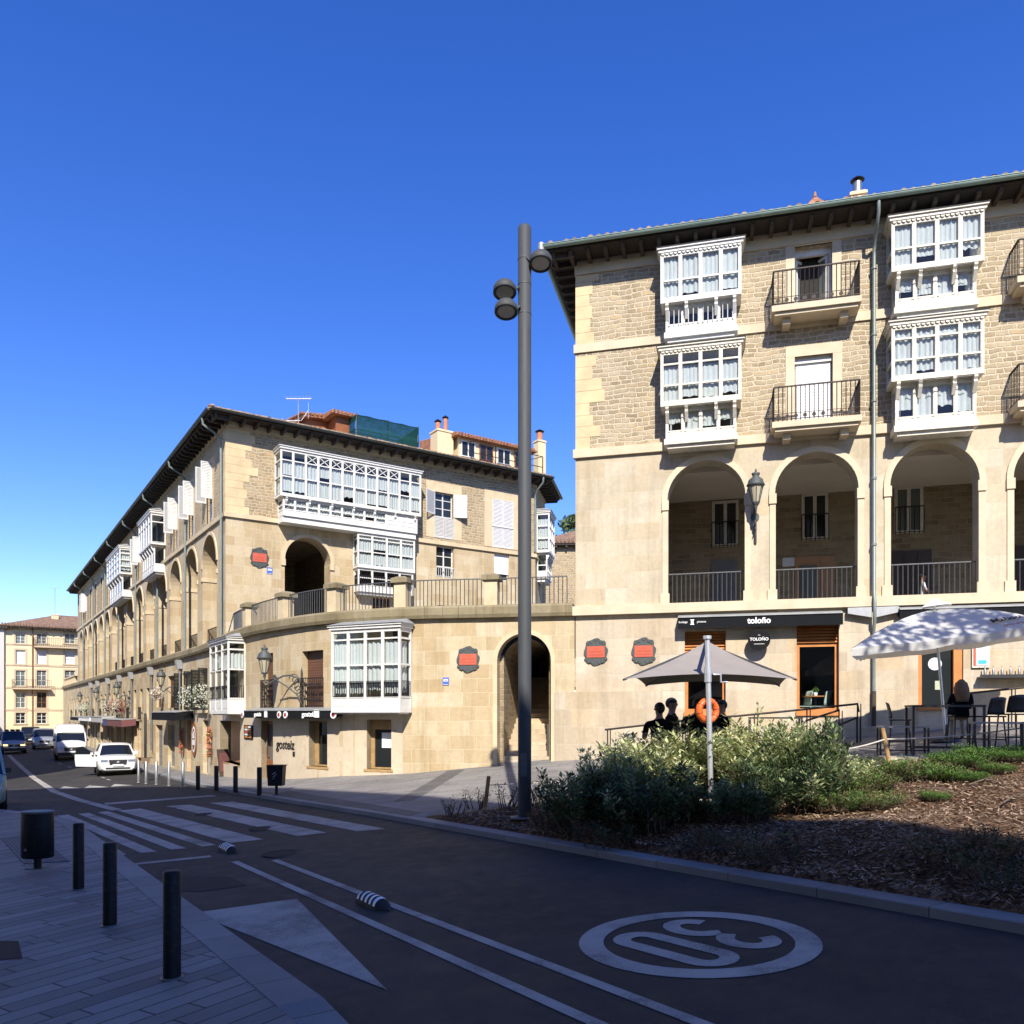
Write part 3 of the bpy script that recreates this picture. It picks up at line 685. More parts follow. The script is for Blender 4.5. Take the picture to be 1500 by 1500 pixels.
def chimney(par, F, t, o, z0, z1, w, dpt, pots=(), capm='iron_black', mat='cream_plaster', name='chimney'):
    mb = MB(); F.box(mb, t-w/2, t+w/2, o-dpt/2, o+dpt/2, z0, z1); F.box(mb, t-w/2-.04, t+w/2+.04, o-dpt/2-.04, o+dpt/2+.04, z1-.12, z1-.04)
    c = obj(name, mb, mat, par)
    for (dx, r, h, pm) in pots:
        p = MB(); p.cyl(F(t+dx,o,z1), F(t+dx,o,z1+h), r, r, 12); q = MB(); q.cyl(F(t+dx,o,z1+h+.06), F(t+dx,o,z1+h+.10), r*1.6, r*1.3, 12); q.cyl(F(t+dx,o,z1+h+.10), F(t+dx,o,z1+h+.2), r*1.3, r*.2, 12)
        q.cyl(F(t+dx,o,z1+h-.05), F(t+dx,o,z1+h+.06), .03, .03, 6); pp = obj('chimney_pot', p, pm, c); 
        qq = obj('cowl', q, capm, c)
    return c
# ================================================================== RIGHT BUILDING (arcade)
FR = Frame(old(1.9, 24), old(.968, -.252))
gz = lambda F: (lambda t: zplaza(*F(t,0,0).xy)-.15)
RB = root('arcade_building', (FR.o.x, FR.o.y, 0), 'tall pale stone building with round arched arcade, weathered glazed bays and iron balconies', 'building')
TM = 17.0; ZL0, ZL1 = 4.86, 5.13; ZS1, ZS2 = 9.56, 12.70; ZT = 15.42
AR = [(2.70+2.975*k, 4.88+2.975*k) for k in range(5)]; ASP, AAP = 8.12, 9.21
# lower wall
def ht(px, py, off=0): return FR.hit(px, py, off)
w1 = (ht(1003,925), ht(1063,1043)); w2 = (ht(1167,910), ht(1229,1042)); d3 = (ht(1345,930), ht(1411,1037))
def rect(p): (a,b),(c,d) = p; return dict(t0=a, t1=c, z0=d, z1=b)
W1, W2, D3 = rect(w1), rect(w2), rect(d3)
D3['z0'] = ht(1378,1037)[1]-.02
mb = MB(); wall(mb, FR, 0, TM, gz(FR), ZL0, [dict(W1,depth=.3), dict(W2,depth=.3), dict(D3,depth=.3)], step=2)
lowR = obj('ground_floor_wall', mb, 'plinth_stone', RB, recalc=False)
# arcade wall with deep arches
mb = MB(); wall(mb, FR, 0, TM, ZL1, ZS1, [dict(t0=a,t1=b,z0=ZL1,z1=AAP,arch=True,depth=.62,nosill=True) for a,b in AR])
obj('arcade_wall', mb, 'ashlar_pale', RB, recalc=False)
# upper walls
doors = []; 
du = (ht(1164,362), ht(1219,452)); dl = (ht(1164,523), ht(1220,620)); dr = (ht(1497,345), ht(1560,440))
ops = []
for c in (0, 2):
    for p in (du, dl): ops.append(dict(t0=p[0][0]+5.95*c/2, t1=p[1][0]+5.95*c/2, z0=p[1][1]-.05, z1=p[0][1], depth=.32))
mb = MB(); wall(mb, FR, 0, TM, ZS1+.25, ZS2, [o for o in ops if o['z1'] < ZS2]); obj('middle_wall', mb, 'rubble_pale', RB, recalc=False)
mb = MB(); wall(mb, FR, 0, TM, ZS2+.25, ZT, [o for o in ops if o['z1'] > ZS2]); obj('upper_wall', mb, 'rubble_pale', RB, recalc=False)
mb = MB()   # bands, frieze, quoins, surrounds, arch mouldings
FR.box(mb, -.06, TM, -.1, .09, ZS1, ZS1+.25); FR.box(mb, -.05, TM, -.1, .05, ZS2, ZS2+.25); FR.box(mb, -.02, TM, -.1, .06, 15.02, ZT)
FR.box(mb, -.1, TM, -.1, .16, ZL0, ZL1)
for o in ops: surround(mb, FR, o['t0'], o['t1'], o['z0'], o['z1'], .24, .015, sill=False, top=.3)
obj('stone_bands', mb, 'trim_pale', RB)
mb = MB(); quoins(mb, FR, 0, 1, ZS1+.26, ZS2-.01); quoins(mb, FR, 0, 1, ZS2+.26, 15.01); obj('quoin_trim', mb, 'quoin_stone', RB)
mb = MB()
for a, b in AR:
    archring(mb, FR, a, b, ASP, .16, .05, -.02)
    for x0, x1 in ((a-.16,a+.04),(b-.04,b+.16)): FR.box(mb, x0, x1, -.05, .065, ASP-.28, ASP); FR.box(mb, x0+.02, x1-.02, -.05, .03, ZL1, ASP-.281)
    for x0, x1 in ((a-.2,a+.06),(b-.06,b+.2)): FR.box(mb, x0, x1, -.05, .05, ZL1+.001, ZL1+.3)
obj('arch_moulding', mb, 'trim_pale', RB)
# end walls, gallery interior
mb = MB(); q = [FR(0,0,-1), FR(0,-11,-1), FR(0,-11,ZT), FR(0,0,ZT)]; mb.face(q); mb.face([FR(TM,0,-1), FR(TM,-11,-1), FR(TM,-11,ZT), FR(TM,0,ZT)]); mb.face([FR(0,-11,-1), FR(TM,-11,-1), FR(TM,-11,ZT), FR(0,-11,ZT)])
obj('side_wall', mb, 'ashlar_pale', RB, recalc=False)
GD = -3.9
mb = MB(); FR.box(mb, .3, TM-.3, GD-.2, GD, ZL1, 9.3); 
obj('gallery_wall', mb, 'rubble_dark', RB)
mb = MB(); FR.box(mb, .02, TM-.02, GD-.1, -.63, 9.06, 9.4); obj('gallery_ceiling', mb, 'gallery_plaster', RB)
mb = MB(); FR.box(mb, .02, TM-.02, GD-.1, -.02, ZL1-.3, ZL1-.02); FR.box(mb, .02, .3, GD, -.63, ZL1, 9.05); FR.box(mb, TM-.3, TM-.02, GD, -.63, ZL1, 9.05); obj('gallery_floor', mb, 'plaza_paving', RB)
FG = Frame((FR(0,GD,0)).xy, FR.u.xy)
def gh(px, py): return FG.hit(px, py)
for (x0,x1,y0,y1,mt,nm,gls) in ((1043,1082,735,800,'aged_wood','window','glass_dark'), (1174,1213,724,790,'aged_wood','window','glass_dark'), (1310,1352,714,780,'aged_wood','window','glass_grey')):
    a, b = gh(x0,y0), gh(x1,y1); f = window(RB, FG, a[0], b[0], b[1], a[1], .05, 2, (), mt, gls, w=.09)
    r = MB(); rail(r, FG, a[0], b[0], .16, b[1]-.05, b[1]+.8, .13); obj('window_rail', r, 'iron_black', f)
for (x0,x1,y0,mt,gp) in ((1043,1080,822,'grey_door',None),(1164,1222,817,'oak_door',(1171,1196)),(1305,1364,808,'dark_door',None),(1487,1540,800,'dark_door',None)):
    a, b = gh(x0,y0), gh(x1,y0); mb = MB(); FG.box(mb, a[0], b[0], 0, .06, ZL1, a[1])
    for k in range(1, 6 if mt == 'grey_door' else 3): x = lerp(a[0], b[0], k/(6 if mt == 'grey_door' else 3)); FG.box(mb, x-.015, x+.015, .06, .085, ZL1+.1, a[1]-.1)
    d = obj('gallery_door', mb, mt, RB)
    if gp:
        g = MB(); p, q = gh(gp[0],830), gh(gp[1],830); FG.box(g, p[0], q[0], .086, .1, ZL1+.3, a[1]-.28); obj('pane', g, 'glass_grey', d)
sg = MB(); a = gh(1158,817); FG.box(sg, a[0]-.25, a[0]+.2, .0, .03, a[1]-.28, a[1]); s = tag(obj('wall_sign', sg, 'paper'), 'small pale notice on the gallery wall beside the wooden door', 'sign')
for a, b in AR:
    r = MB(); rail(r, FR, a, b, -.3, ZL1-.02, ZL1+.9, .125, .02); obj('gallery_railing', r, 'iron_grey', RB)
# bays
for col, (pl_, pr_, mat) in enumerate(((967.5,1086,'white_wood'),(1306,1442,'aged_wood'))):
    for lvl in (1, 0):
        off = .72; t0, t1 = FR.t(pl_, off), FR.t(pr_, off)
        if col == 0 and lvl == 0: mat = 'aged_wood'
        pxm = (pl_+pr_)/2
        if col == 0: yt, yw, yb = ((352,432,483) if lvl else (497,585,640))
        else: yt, yw, yb = ((303,384,445) if lvl else (458,547,620))
        zt = FR.z(pxm, yt, off)-.22; zw = FR.z(pxm, yw, off); t2, t3 = t0+.13, t1-.13; zb = FR.z(pxm, yb, .5)+.10
        h = zt-zw
        rows = [zw+h*.40] if lvl else [zw+h*.33, zw+h*.74]
        b = bay(RB, FR, t0, t1, zw, zt, off, 4, rows, mat, curt=[(zw+.06, zt-.1)] if lvl or col else [(zw+.06, zw+h*.72)])
        lo = bay(RB, FR, t2, t3, zb, zw-.10, .52, 4, [], mat, apron=.12, roof=False, cornice=0, curt=[(zb+.15, zw-.25)] if not (col == 0 and lvl) else None, scal=False)
        mb = MB(); FR.box(mb, t2-.04, t3+.04, 0, .58, zb-.26, zb-.101); FR.box(mb, t2+.05, t3-.05, 0, .5, zb-.36, zb-.261); obj('bay_base', mb, 'aged_wood' if col or not lvl else 'white_wood', lo)
        L = t3-t2; corbels(b, FR, [t2+.05, t2+L*.30, t2+L*.72, t3-.05], .50, .71, zw-.10, .42, mat)
        if not lvl or col:
            r = MB(); 
            for x in (t0+.5, t0+1.0, t0+1.55): r.cyl(FR(x,off+.05,zw-.16), FR(x+.35,off+.05,zw-.16), .012, .012, 6); r.bar(FR(x,off-.02,zw-.13), FR(x,off+.06,zw-.16), .012)
            obj('laundry_rail', r, 'iron_grey', b)
        if col == 0 and lvl:
            r = MB()
            for k in range(14): x = lerp(t2+.1, t3-.1, k/13); r.bar(FR(x,.54,zb+.1), FR(x,.54,zw-.15), .016)
            obj('guard_bars', r, 'white_wood', lo)
# balcony doors
for i, o in enumerate(ops):
    upper = o['z1'] > ZS2
    if not upper:
        window(RB, FR, o['t0'], o['t1'], o['z0'], o['z1'], -.22, 2, (), 'white_wood')
        if i < 2: blind(RB, FR, o['t0']+.04, o['t1']-.04, o['z0']+.02, o['z1']-.16, -.16, 'white_blind'); mb = MB(); FR.box(mb, o['t0'], o['t1'], -.22, -.1, o['z1']-.16, o['z1']); obj('blind_box', mb, 'white_wood', RB)
    else:
        mb, gl = MB(), MB(); FR.box(mb, o['t0'], o['t0']+.06, -.3, -.2, o['z0'], o['z1']); FR.box(mb, o['t1']-.06, o['t1'], -.3, -.2, o['z0'], o['z1']); FR.box(mb, o['t0']+.06, o['t1']-.06, -.3, -.2, o['z1']-.2, o['z1'])
        FR.box(mb, o['t0']+.06, o['t1']-.06, -.5, -.45, o['z0'], o['z1']-.2, 1)
        hw = (o['t1']-o['t0'])/2-.06
        for sg, te in ((1, o['t0']+.06), (-1, o['t1']-.06)):     # leaves swung inwards
            a = R(48); f2 = Frame(FR(te, -.25, 0).xy, (FR.u*math.cos(a)*sg-FR.n*math.sin(a)).xy)
            sash(mb, gl, f2, 0, hw, o['z0']+.02, o['z1']-.22, .0, 1, (), .07, bottom=.25)
        f = obj('balcony_door', mb, ['white_wood', 'interior'], RB); obj('pane', gl, 'glass_grey', f, recalc=False)
    zf = o['z0']-.02
    c = (o['t0']+o['t1'])/2; balcony(RB, FR, c-1.14, c+1.14, .72, zf)
# eaves and roof
zs = 15.43; ov = .78
eave(RB, FR, -.80, TM, zs, ov)
SIDE = Frame(FR(0,-11,0).xy, FR.n.xy)       # left end of the building, seen from outside
eave(RB, SIDE, -.8, 11.78, zs+.001, .78)
mb = MB(); zr = zs+.12; sl = .36; rd = 5.5
A, B_, C_, D_ = FR(-.8,.8,zr), FR(TM,.8,zr), FR(TM,-rd,zr+sl*(rd+.8)), FR(rd,-rd,zr+sl*(rd+.8))
E_ = FR(-.8,-11.8,zr); F_ = FR(TM,-11.8,zr)
for fc in ((A,B_,C_,D_), (E_,A,D_), (F_,E_,D_,C_)): mb.face(fc)
tiles_edge(mb, FR, -.7, TM, zr+.02, .80, sl, h0=-.8); tiles_edge(mb, SIDE, -.7, 11.7, zr+.02, .80, sl, h0=-.8, h1=11.8)
rf = obj('roof', mb, 'roof_tile', RB, recalc=False)
mb = MB(); mb.cyl(FR(-.86,.86,zs-.02), FR(-.86,.86,zs+.2), .1, .1, 12); obj('gutter_cap', mb, 'zinc', RB)
tc, zc = FR.hit(1256, 292, -2.6); chimney(rf, FR, tc, -2.6, zs+.5, zc+.15, .42, .4, [(0,.13,.36,'steel_grey')], mat='cream_plaster')
tc, zc = FR.hit(1194, 287, -3.4)
mb = MB(); bs = zs+1.0
for q in ([(-1.6,1.6),(1.6,1.6)],[(1.6,1.6),(1.6,-1.2)],[(-1.6,-1.2),(-1.6,1.6)]): mb.face([FR(tc+q[0][0],-3.4+q[0][1],bs-.35), FR(tc+q[1][0],-3.4+q[1][1],bs-.35), FR(tc,-3.4,zc)])
mb.cyl(FR(tc,-3.4,zc-.05), FR(tc,-3.4,zc+.12), .07, .03, 8); obj('turret_roof', mb, 'roof_red', rf, recalc=False)
# down pipe
tp_ = FR.t(1280, .1); mb = MB(); mb.tube([FR(tp_,.82,zs+.02), FR(tp_,.8,zs-.25), FR(tp_,.5,zs-.55), FR(tp_,.17,zs-.75), FR(tp_,.15,zs-1.1), FR(tp_,.15,ZL1+.1), FR(tp_,.24,ZL1-.1), FR(tp_,.24,ZL0-.4), FR(tp_,.1,ZL0-.6), FR(tp_,.1,2.55)], .046, 10)
for z in (6.5, 8.3, 10.4, 12.2, 14.0): mb.cyl(FR(tp_,.15,z), FR(tp_,.15,z+.06), .068, .068, 10)
obj('drain_pipe', mb, 'pipe_paint', RB)
mb = MB(); mb.tube([FR(tp_,.1,2.56), FR(tp_,.1,1.6)], .06, 10); obj('drain_shoe', mb, 'rafter_wood', RB)
# ground floor shopfront: orange frames, louvres, panes
def shopwin(o, lou, door=False):
    fr, gl = MB(), MB(); sash(fr, gl, FR, o['t0'], o['t1'], o['z0'], o['z1']-lou, -.16, 1, (), .09, .08)
    for k in range(7):
        z = o['z1']-lou+.02+k*(lou-.02)/7; fr.hexa([FR(o['t0'],-.1,z), FR(o['t1'],-.1,z), FR(o['t1'],-.13,z), FR(o['t0'],-.13,z), FR(o['t0'],-.17,z+lou/8), FR(o['t1'],-.17,z+lou/8), FR(o['t1'],-.2,z+lou/8), FR(o['t0'],-.2,z+lou/8)])
    FR.box(fr, o['t0']-.02, o['t1']+.02, -.2, .06, o['z0']-.12, o['z0'])
    f = obj('shop_door' if door else 'shop_window', fr, 'orange_wood', RB); obj('pane', gl, 'glass_clear' if not door else 'glass_dark', f, recalc=False)
    if not door:
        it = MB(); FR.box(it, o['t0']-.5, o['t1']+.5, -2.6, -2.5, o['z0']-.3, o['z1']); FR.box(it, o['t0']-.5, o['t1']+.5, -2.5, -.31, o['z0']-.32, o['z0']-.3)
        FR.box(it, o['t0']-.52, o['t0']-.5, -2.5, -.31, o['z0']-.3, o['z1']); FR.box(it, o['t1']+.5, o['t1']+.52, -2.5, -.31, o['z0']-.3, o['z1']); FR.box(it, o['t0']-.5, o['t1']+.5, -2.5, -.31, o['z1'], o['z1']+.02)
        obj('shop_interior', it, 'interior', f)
    return f
shopwin(W1, .62); shopwin(W2, .62)
o = D3; fr, gl = MB(), MB(); FR.box(fr, o['t0'], o['t0']+.1, -.2, -.05, o['z0'], o['z1']); FR.box(fr, o['t1']-.22, o['t1'], -.28, -.05, o['z0'], o['z1']); FR.box(fr, o['t0']+.1, o['t1']-.22, -.2, -.05, o['z1']-.16, o['z1']); FR.box(fr, o['t0']-.02, o['t1']-.5, -.2, .08, o['z0']-.04, o['z0']+.06)
gl.face([FR(o['t0']+.1,-.18,o['z0']), FR(o['t1']-.2,-.18,o['z0']), FR(o['t1']-.2,-.18,o['z1']-.1), FR(o['t0']+.1,-.18,o['z1']-.1)])
fd = obj('shop_door', fr, 'orange_wood', RB); obj('pane', gl, 'glass_dark', fd, recalc=False)
mb = MB(); tt, zz = ht(1372,972); mb.cyl(FR(tt,-.179,zz), FR(tt,-.172,zz), .17, .17, 24); obj('door_sticker', mb, 'paper', fd)
mb = MB(); a, b = ht(1372,997), ht(1382,1010); FR.box(mb, a[0], b[0], -.178, -.171, b[1], a[1]); obj('door_notice', mb, 'green_trim', fd)
# low stone step course at the left foot
mb = MB(); FR.box(mb, -.62, 2.55, -.3, .10, -.3, 2.60)
obj('plinth', mb, 'plinth_stone', RB)
# ================================================================== CURVED TERRACE WALL WITH SHOPS
FT = Curve([(9.2,112), (9.2,90), (9.2,70), (9.2,55), (9.25,45), (9.2,40), (8.9,35.5), (8.68,31.6), (8.95,28), (9.66,25.1), (11.13,22.6), (13.05,20.73), (FR.o.x-.02, FR.o.y+.02)])
TW = root('terrace_wall', (FT(FT.len-8,0,0).x, FT(FT.len-8,0,0).y, 0), 'curved honey stone terrace wall with shops below and a mossy coping with railings', 'wall')
TL = FT.len; CB, CT_ = 4.86, 5.24
def tr(x0, x1, y0, y1, **k):
    a = FT.hit(x0, y0); b = FT.hit(x1, y1); ya = FT.z((x0+x1)/2, y0); yb = FT.z((x0+x1)/2, y1)
    return dict(t0=a[0], t1=b[0], z0=yb, z1=ya, **k)
PASS = tr(729, 808, 928, 1119, arch=True, depth=.45); PASS['z0'] = -.6; PASS['nosill'] = True
SH1 = tr(443, 473, 953, 1037, depth=.3); SH2 = tr(384, 400, 957, 1037, depth=.3)
DOOR = tr(383, 400, 1056, 1141, depth=.35); DOOR['z0'] -= .1
G1 = tr(452, 479, 1056, 1123, depth=.3); G2 = tr(537, 574, 1054, 1127, depth=.35); G0 = tr(322, 352, 1056, 1118, depth=.5)
tops = [PASS, SH1, SH2, DOOR, G1, G2, G0]
tcorner = FT.t(306, 0)        # where the street row of doors begins
row_up, row_dn = [], []
for (x0, x1, y0, y1) in ((267,282,985,1040), (293,304,980,1040), (246,255,990,1037), (229,236,995,1036)): row_up.append(tr(x0,x1,y0,y1, depth=.22))
for (x0, x1, y0, y1) in ((274,280,1055,1129), (297,305,1055,1132), (228,238,1062,1122), (246,256,1062,1122), (197,204,1056,1108)): o = tr(x0,x1,y0,y1, depth=.28); o['z0'] -= .05; row_dn.append(o)
tstart = min(o['t0'] for o in row_up)-2.2
t = tstart; k = 0; far_up, far_dn = [], []
while t > 8:
    w = 1.05; far_up.append(dict(t0=t-w, t1=t, z0=1.55, z1=3.55, depth=.22))
    t -= 2.45
t = tstart-3.0
while t > 8:
    if k % 3 != 2: far_dn.append(dict(t0=t-1.5, t1=t, z0=-1.45, z1=.95, depth=.28))
    else: far_dn.append(dict(t0=t-.95, t1=t, z0=-1.45, z1=.95, depth=.28))
    t -= 3.1; k += 1
mb = MB(); wall(mb, FT, 0, TL, lambda t: zplaza(*FT(t,0,0).xy)-.3, CB, tops+row_up+row_dn+far_up+far_dn, step=.55)
obj('lower_wall', mb, 'ashlar_warm', TW, recalc=False)
# pale rendered stretch round the bar front, set just proud
bt0, bt1 = FT.t(318), FT.t(590)
mb = MB(); wall(mb, type('O', (), {'__call__': lambda s, t, o, z: FT(t, o+.004 if o == 0 else o, z)})(), bt0, bt1, lambda t: zplaza(*FT(t,0,0).xy)-.3, FT.z(420,1041), [dict(o) for o in (DOOR,G1,G2,G0)], step=.5); obj('rendered_front', mb, 'render_plaster', TW, recalc=False)
# back wall, terrace floor
mb = MB(); n = 60
def strip(mb, t0, t1, prof, n, m=0):
    """sweep a closed profile [(o,z)] along the curve"""
    for i in range(n):
        a, b = lerp(t0,t1,i/n), lerp(t0,t1,(i+1)/n)
        for (o0,z0),(o1,z1) in zip(prof, prof[1:]+prof[:1]): mb.face([FT(a,o0,z0), FT(b,o0,z0), FT(b,o1,z1), FT(a,o1,z1)], m, [(a,z0),(b,z0),(b,z1+o1),(a,z1+o1)])
    for tt in (t0, t1): mb.face([FT(tt,o,z) for o,z in prof], m)
strip(mb, .5, TL-.05, [(-.5,CB), (.16,CB), (.2,CB+.1), (.2,CT_-.07), (.14,CT_), (-.5,CT_)], 150)
obj('coping', mb, 'coping_stone', TW)
mb = MB(); P = [FT(i*2, -.4, 4.95) for i in range(int((TL-.4)/2)+1)]+[Vector((FR.o.x,FR.o.y,4.95)), FR(0,-11,4.95), Vector((40,60,4.95)), Vector((40,112,4.95))]
mb.face(P); obj('terrace_floor', mb, 'plaza_paving', TW, recalc=False)
# passage: side walls, vault, stairs
pa, pb = PASS['t0']+.12, PASS['t1']-.12; psp = PASS['sp']; r0 = (pb-pa)/2
FP = Frame(FT(pa,0,0).xy, (FT(pb,0,0)-FT(pa,0,0)).xy); w = (FT(pb,0,0)-FT(pa,0,0)).length
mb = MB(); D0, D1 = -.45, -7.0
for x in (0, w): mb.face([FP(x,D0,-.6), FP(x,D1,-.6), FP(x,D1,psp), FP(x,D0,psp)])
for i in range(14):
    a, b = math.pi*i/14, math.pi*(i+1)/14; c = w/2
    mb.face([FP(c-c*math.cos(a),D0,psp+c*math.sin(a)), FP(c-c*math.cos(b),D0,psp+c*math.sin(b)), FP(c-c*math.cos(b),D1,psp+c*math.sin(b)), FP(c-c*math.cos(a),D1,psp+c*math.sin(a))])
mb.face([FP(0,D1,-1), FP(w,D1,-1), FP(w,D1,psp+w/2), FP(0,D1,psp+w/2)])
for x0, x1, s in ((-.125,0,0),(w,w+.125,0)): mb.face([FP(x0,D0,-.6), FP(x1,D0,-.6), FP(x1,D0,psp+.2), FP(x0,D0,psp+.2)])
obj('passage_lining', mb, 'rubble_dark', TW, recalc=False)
mb = MB(); zg = zplaza(*FP(w/2,0,0).xy)
for i in range(17): FP.box(mb, .002, w-.002, D0-.3*(i+1), D0-.3*i, -.8+zg, zg+.02+.165*(i+1))
obj('stairs', mb, 'plinth_stone', TW)
mb = MB(); mb.tube([FP(w-.08,-.7,zg+1.0), FP(w-.08,-3.4,zg+2.5)], .022, 8); mb.bar(FP(w-.05,-.6,zg+.1), FP(w-.05,-.6,zg+1.2), .04); obj('stair_rail', mb, 'steel_grey', TW)
mb = MB(); archring(mb, FT, PASS['t0'], PASS['t1'], psp, .13, .022, -.02)
for x0, x1 in ((PASS['t0']-.13,PASS['t0']),(PASS['t1'],PASS['t1']+.13)): FT.box(mb, x0, x1, -.03, .02, zg-.3, psp)
obj('passage_moulding', mb, 'trim_stone', TW)
# piers and railings on the coping
pier_t = [FT.t(px, -.2) for px in (366, 419, 493, 590, 720)]
for i, tt in enumerate(pier_t):
    mb = MB(); FT.box(mb, tt-.2, tt+.2, -.42, .02, CT_-.02, 6.02); p = obj('pier', mb, 'trim_stone', TW)
    c = MB(); c.hexa([FT(tt-.28,.1,6.02), FT(tt+.28,.1,6.02), FT(tt+.28,-.5,6.02), FT(tt-.28,-.5,6.02), FT(tt-.28,.1,6.16), FT(tt+.28,.1,6.16), FT(tt+.28,-.5,6.16), FT(tt-.28,-.5,6.16)])
    c.hexa([FT(tt-.28,.1,6.161), FT(tt+.28,.1,6.161), FT(tt+.28,-.5,6.161), FT(tt-.28,-.5,6.161), FT(tt-.14,-.05,6.23), FT(tt+.14,-.05,6.23), FT(tt+.14,-.36,6.23), FT(tt-.14,-.36,6.23)]); obj('pier_cap', c, 'coping_stone', p)
ends = [FT.t(341,-.2)]+pier_t+[TL-.05]
for a, b in zip(ends, ends[1:]):
    r = MB(); rail(r, FT, a+.2, b-.2, -.2, CT_-.02, CT_+.85, .13, .02, curve=True); obj('terrace_railing', r, 'iron_grey', TW)
r = MB(); r.bar(FT(ends[0]+.2,-.2,CT_+.85), FT(ends[0]-.5,-.1,CT_+.05), .03); obj('railing_stay', r, 'iron_grey', TW)
# far stone balustrade beyond the upper building
r = MB()
for k in range(10):
    tt = 1.5+k*1.25; FT.box(r, tt-.16, tt+.16, -.3, 0, CT_-.02, CT_+.75)
strip(r, 1.2, 14.5, [(-.35,CT_+.75), (.05,CT_+.75), (.05,CT_+.93), (-.35,CT_+.93)], 12); obj('stone_balustrade', r, 'trim_stone', TW)
# two white glazed bays
a, b = FT.t(485,.62), FT.t(586,.62)
class Flat(Frame):
    pass
def chord(t0, t1): p, q = FT(t0,0,0), FT(t1,0,0); f = Frame(p.xy, (q-p).xy); return f, (q-p).length
F1, L1_ = chord(FT.t(488), FT.t(588))
t0, t1 = F1.t(485,.66), F1.t(586,.66); zt = F1.z(535,921,.66); zb_ = F1.z(535,1039,.66); zr1, zr2 = F1.z(535,974,.66), F1.z(535,936,.66); za = F1.z(535,1021,.66)
bR = bay(TW, F1, t0, t1, zb_, zt, .66, 4, [zr1, zr2], 'white_wood', apron=za-zb_, curt=[(za+.1, zr2-.08)], railz=(za+.02, F1.z(535,998,.66)), scal=False, under=.05)
F2, L2_ = chord(FT.t(309), FT.t(356))
F2 = Frame((8.72, 34.0), (0,-1)); t0, t1 = -.05, 2.75
zt = F2.z(318,942,.66); zb_ = F2.z(318,1042,.66); za = F2.z(318,1024,.66)
bL = bay(TW, F2, t0, t1, zb_, zt, .70, 3, [F2.z(318,983,.66), F2.z(318,955,.66)], 'white_wood', apron=za-zb_, railz=(za+.02, F2.z(318,1006,.66)), scal=False, under=.05, curt=[(F2.z(318,983,.66), F2.z(318,960,.66))])
# shuttered french windows with iron railings
for o in (SH1, SH2):
    f = blind(TW, FT, o['t0'], o['t1'], o['z0'], o['z1'], -.22, 'brown_blind'); 
    r = MB(); rail(r, FT, o['t0']-.04, o['t1']+.04, .05, o['z0'], o['z0']+1.0, .1, .02); siderail(r, FT, o['t0']-.04, 0, .05, o['z0'], o['z0']+1.0, .05); r.bar(FT(o['t0'],.05,o['z0']+.55), FT(o['t1'],.05,o['z0']+.55), .02)
    k = o['t0']+.06
    while k < o['t1']: r.cyl(FT(k,.04,o['z0']+.78), FT(k,.055,o['z0']+.78), .06, .06, 8); r.cyl(FT(k,.04,o['z0']+.3), FT(k,.055,o['z0']+.3), .05, .05, 8); k += .14
    obj('window_railing', r, 'iron_brown', f)
# bar front
mb = MB(); o = DOOR; FT.box(mb, o['t0'], o['t0']+.12, -.3, -.2, o['z0'], o['z1']); FT.box(mb, o['t1']-.12, o['t1'], -.3, -.2, o['z0'], o['z1']); FT.box(mb, o['t0']+.12, o['t1']-.12, -.3, -.2, o['z1']-.12, o['z1']); FT.box(mb, o['t0']+.12, o['t1']-.12, -.29, -.21, o['z0'], o['z0']+.75); FT.box(mb, lerp(o['t0'],o['t1'],.62), o['t1']-.12, -.29, -.21, o['z0']+.75, o['z1']-.12)
bd = obj('bar_door', mb, 'brown_door', TW); gl = MB(); gl.face([FT(o['t0']+.12,-.25,o['z0']+.75), FT(lerp(o['t0'],o['t1'],.62),-.25,o['z0']+.75), FT(lerp(o['t0'],o['t1'],.62),-.25,o['z1']-.12), FT(o['t0']+.12,-.25,o['z1']-.12)]); obj('pane', gl, 'glass_grey', bd, recalc=False)
h = MB(); h.tube([FT(o['t0']+.2,-.2,o['z0']+.9), FT(o['t0']+.2,-.13,o['z0']+.95), FT(o['t0']+.2,-.13,o['z0']+1.5), FT(o['t0']+.2,-.2,o['z0']+1.55)], .018, 6); obj('handle', h, 'steel_grey', bd)
for o, pan in ((G1, .2), (G2, .14)):
    mb, gl = MB(), MB(); sash(mb, gl, FT, o['t0'], o['t1'], o['z0'], o['z1'], -.24, 1, (), .05); FT.box(mb, o['t0']+.05, lerp(o['t0'],o['t1'],pan), -.29, -.25, o['z0']+.05, o['z1']-.05)
    if o is G2: FT.box(mb, o['t0']+.05, o['t1']-.05, -.3, -.245, o['z1']-.32, o['z1']-.05)
    FT.box(mb, o['t0']-.1, o['t1']+.06, -.24, .03, o['z0']-.08, o['z0'])
    f = obj('bar_window', mb, 'wood_post', TW); obj('pane', gl, 'glass_dark', f, recalc=False)
    if o is G2: n_ = MB(); FT.box(n_, lerp(o['t0'],o['t1'],.45), lerp(o['t0'],o['t1'],.85), -.262, -.255, o['z1']-.9, o['z1']-.42); obj('window_notice', n_, 'paper', f)
o = G0; mb = MB(); FT.box(mb, o['t0']+.45, o['t1'], -.45, -.38, o['z0'], o['z1']); FT.box(mb, o['t0']+.3, o['t1']+.02, -.38, .02, o['z0']-.06, o['z0']); obj('blind_window', mb, 'oak_door', TW)
mb = MB(); FT.box(mb, o['t0'], o['t0']+.45, -.6, -.5, o['z0']-.6, o['z1']); obj('recess_back', mb, 'grey_door', TW)
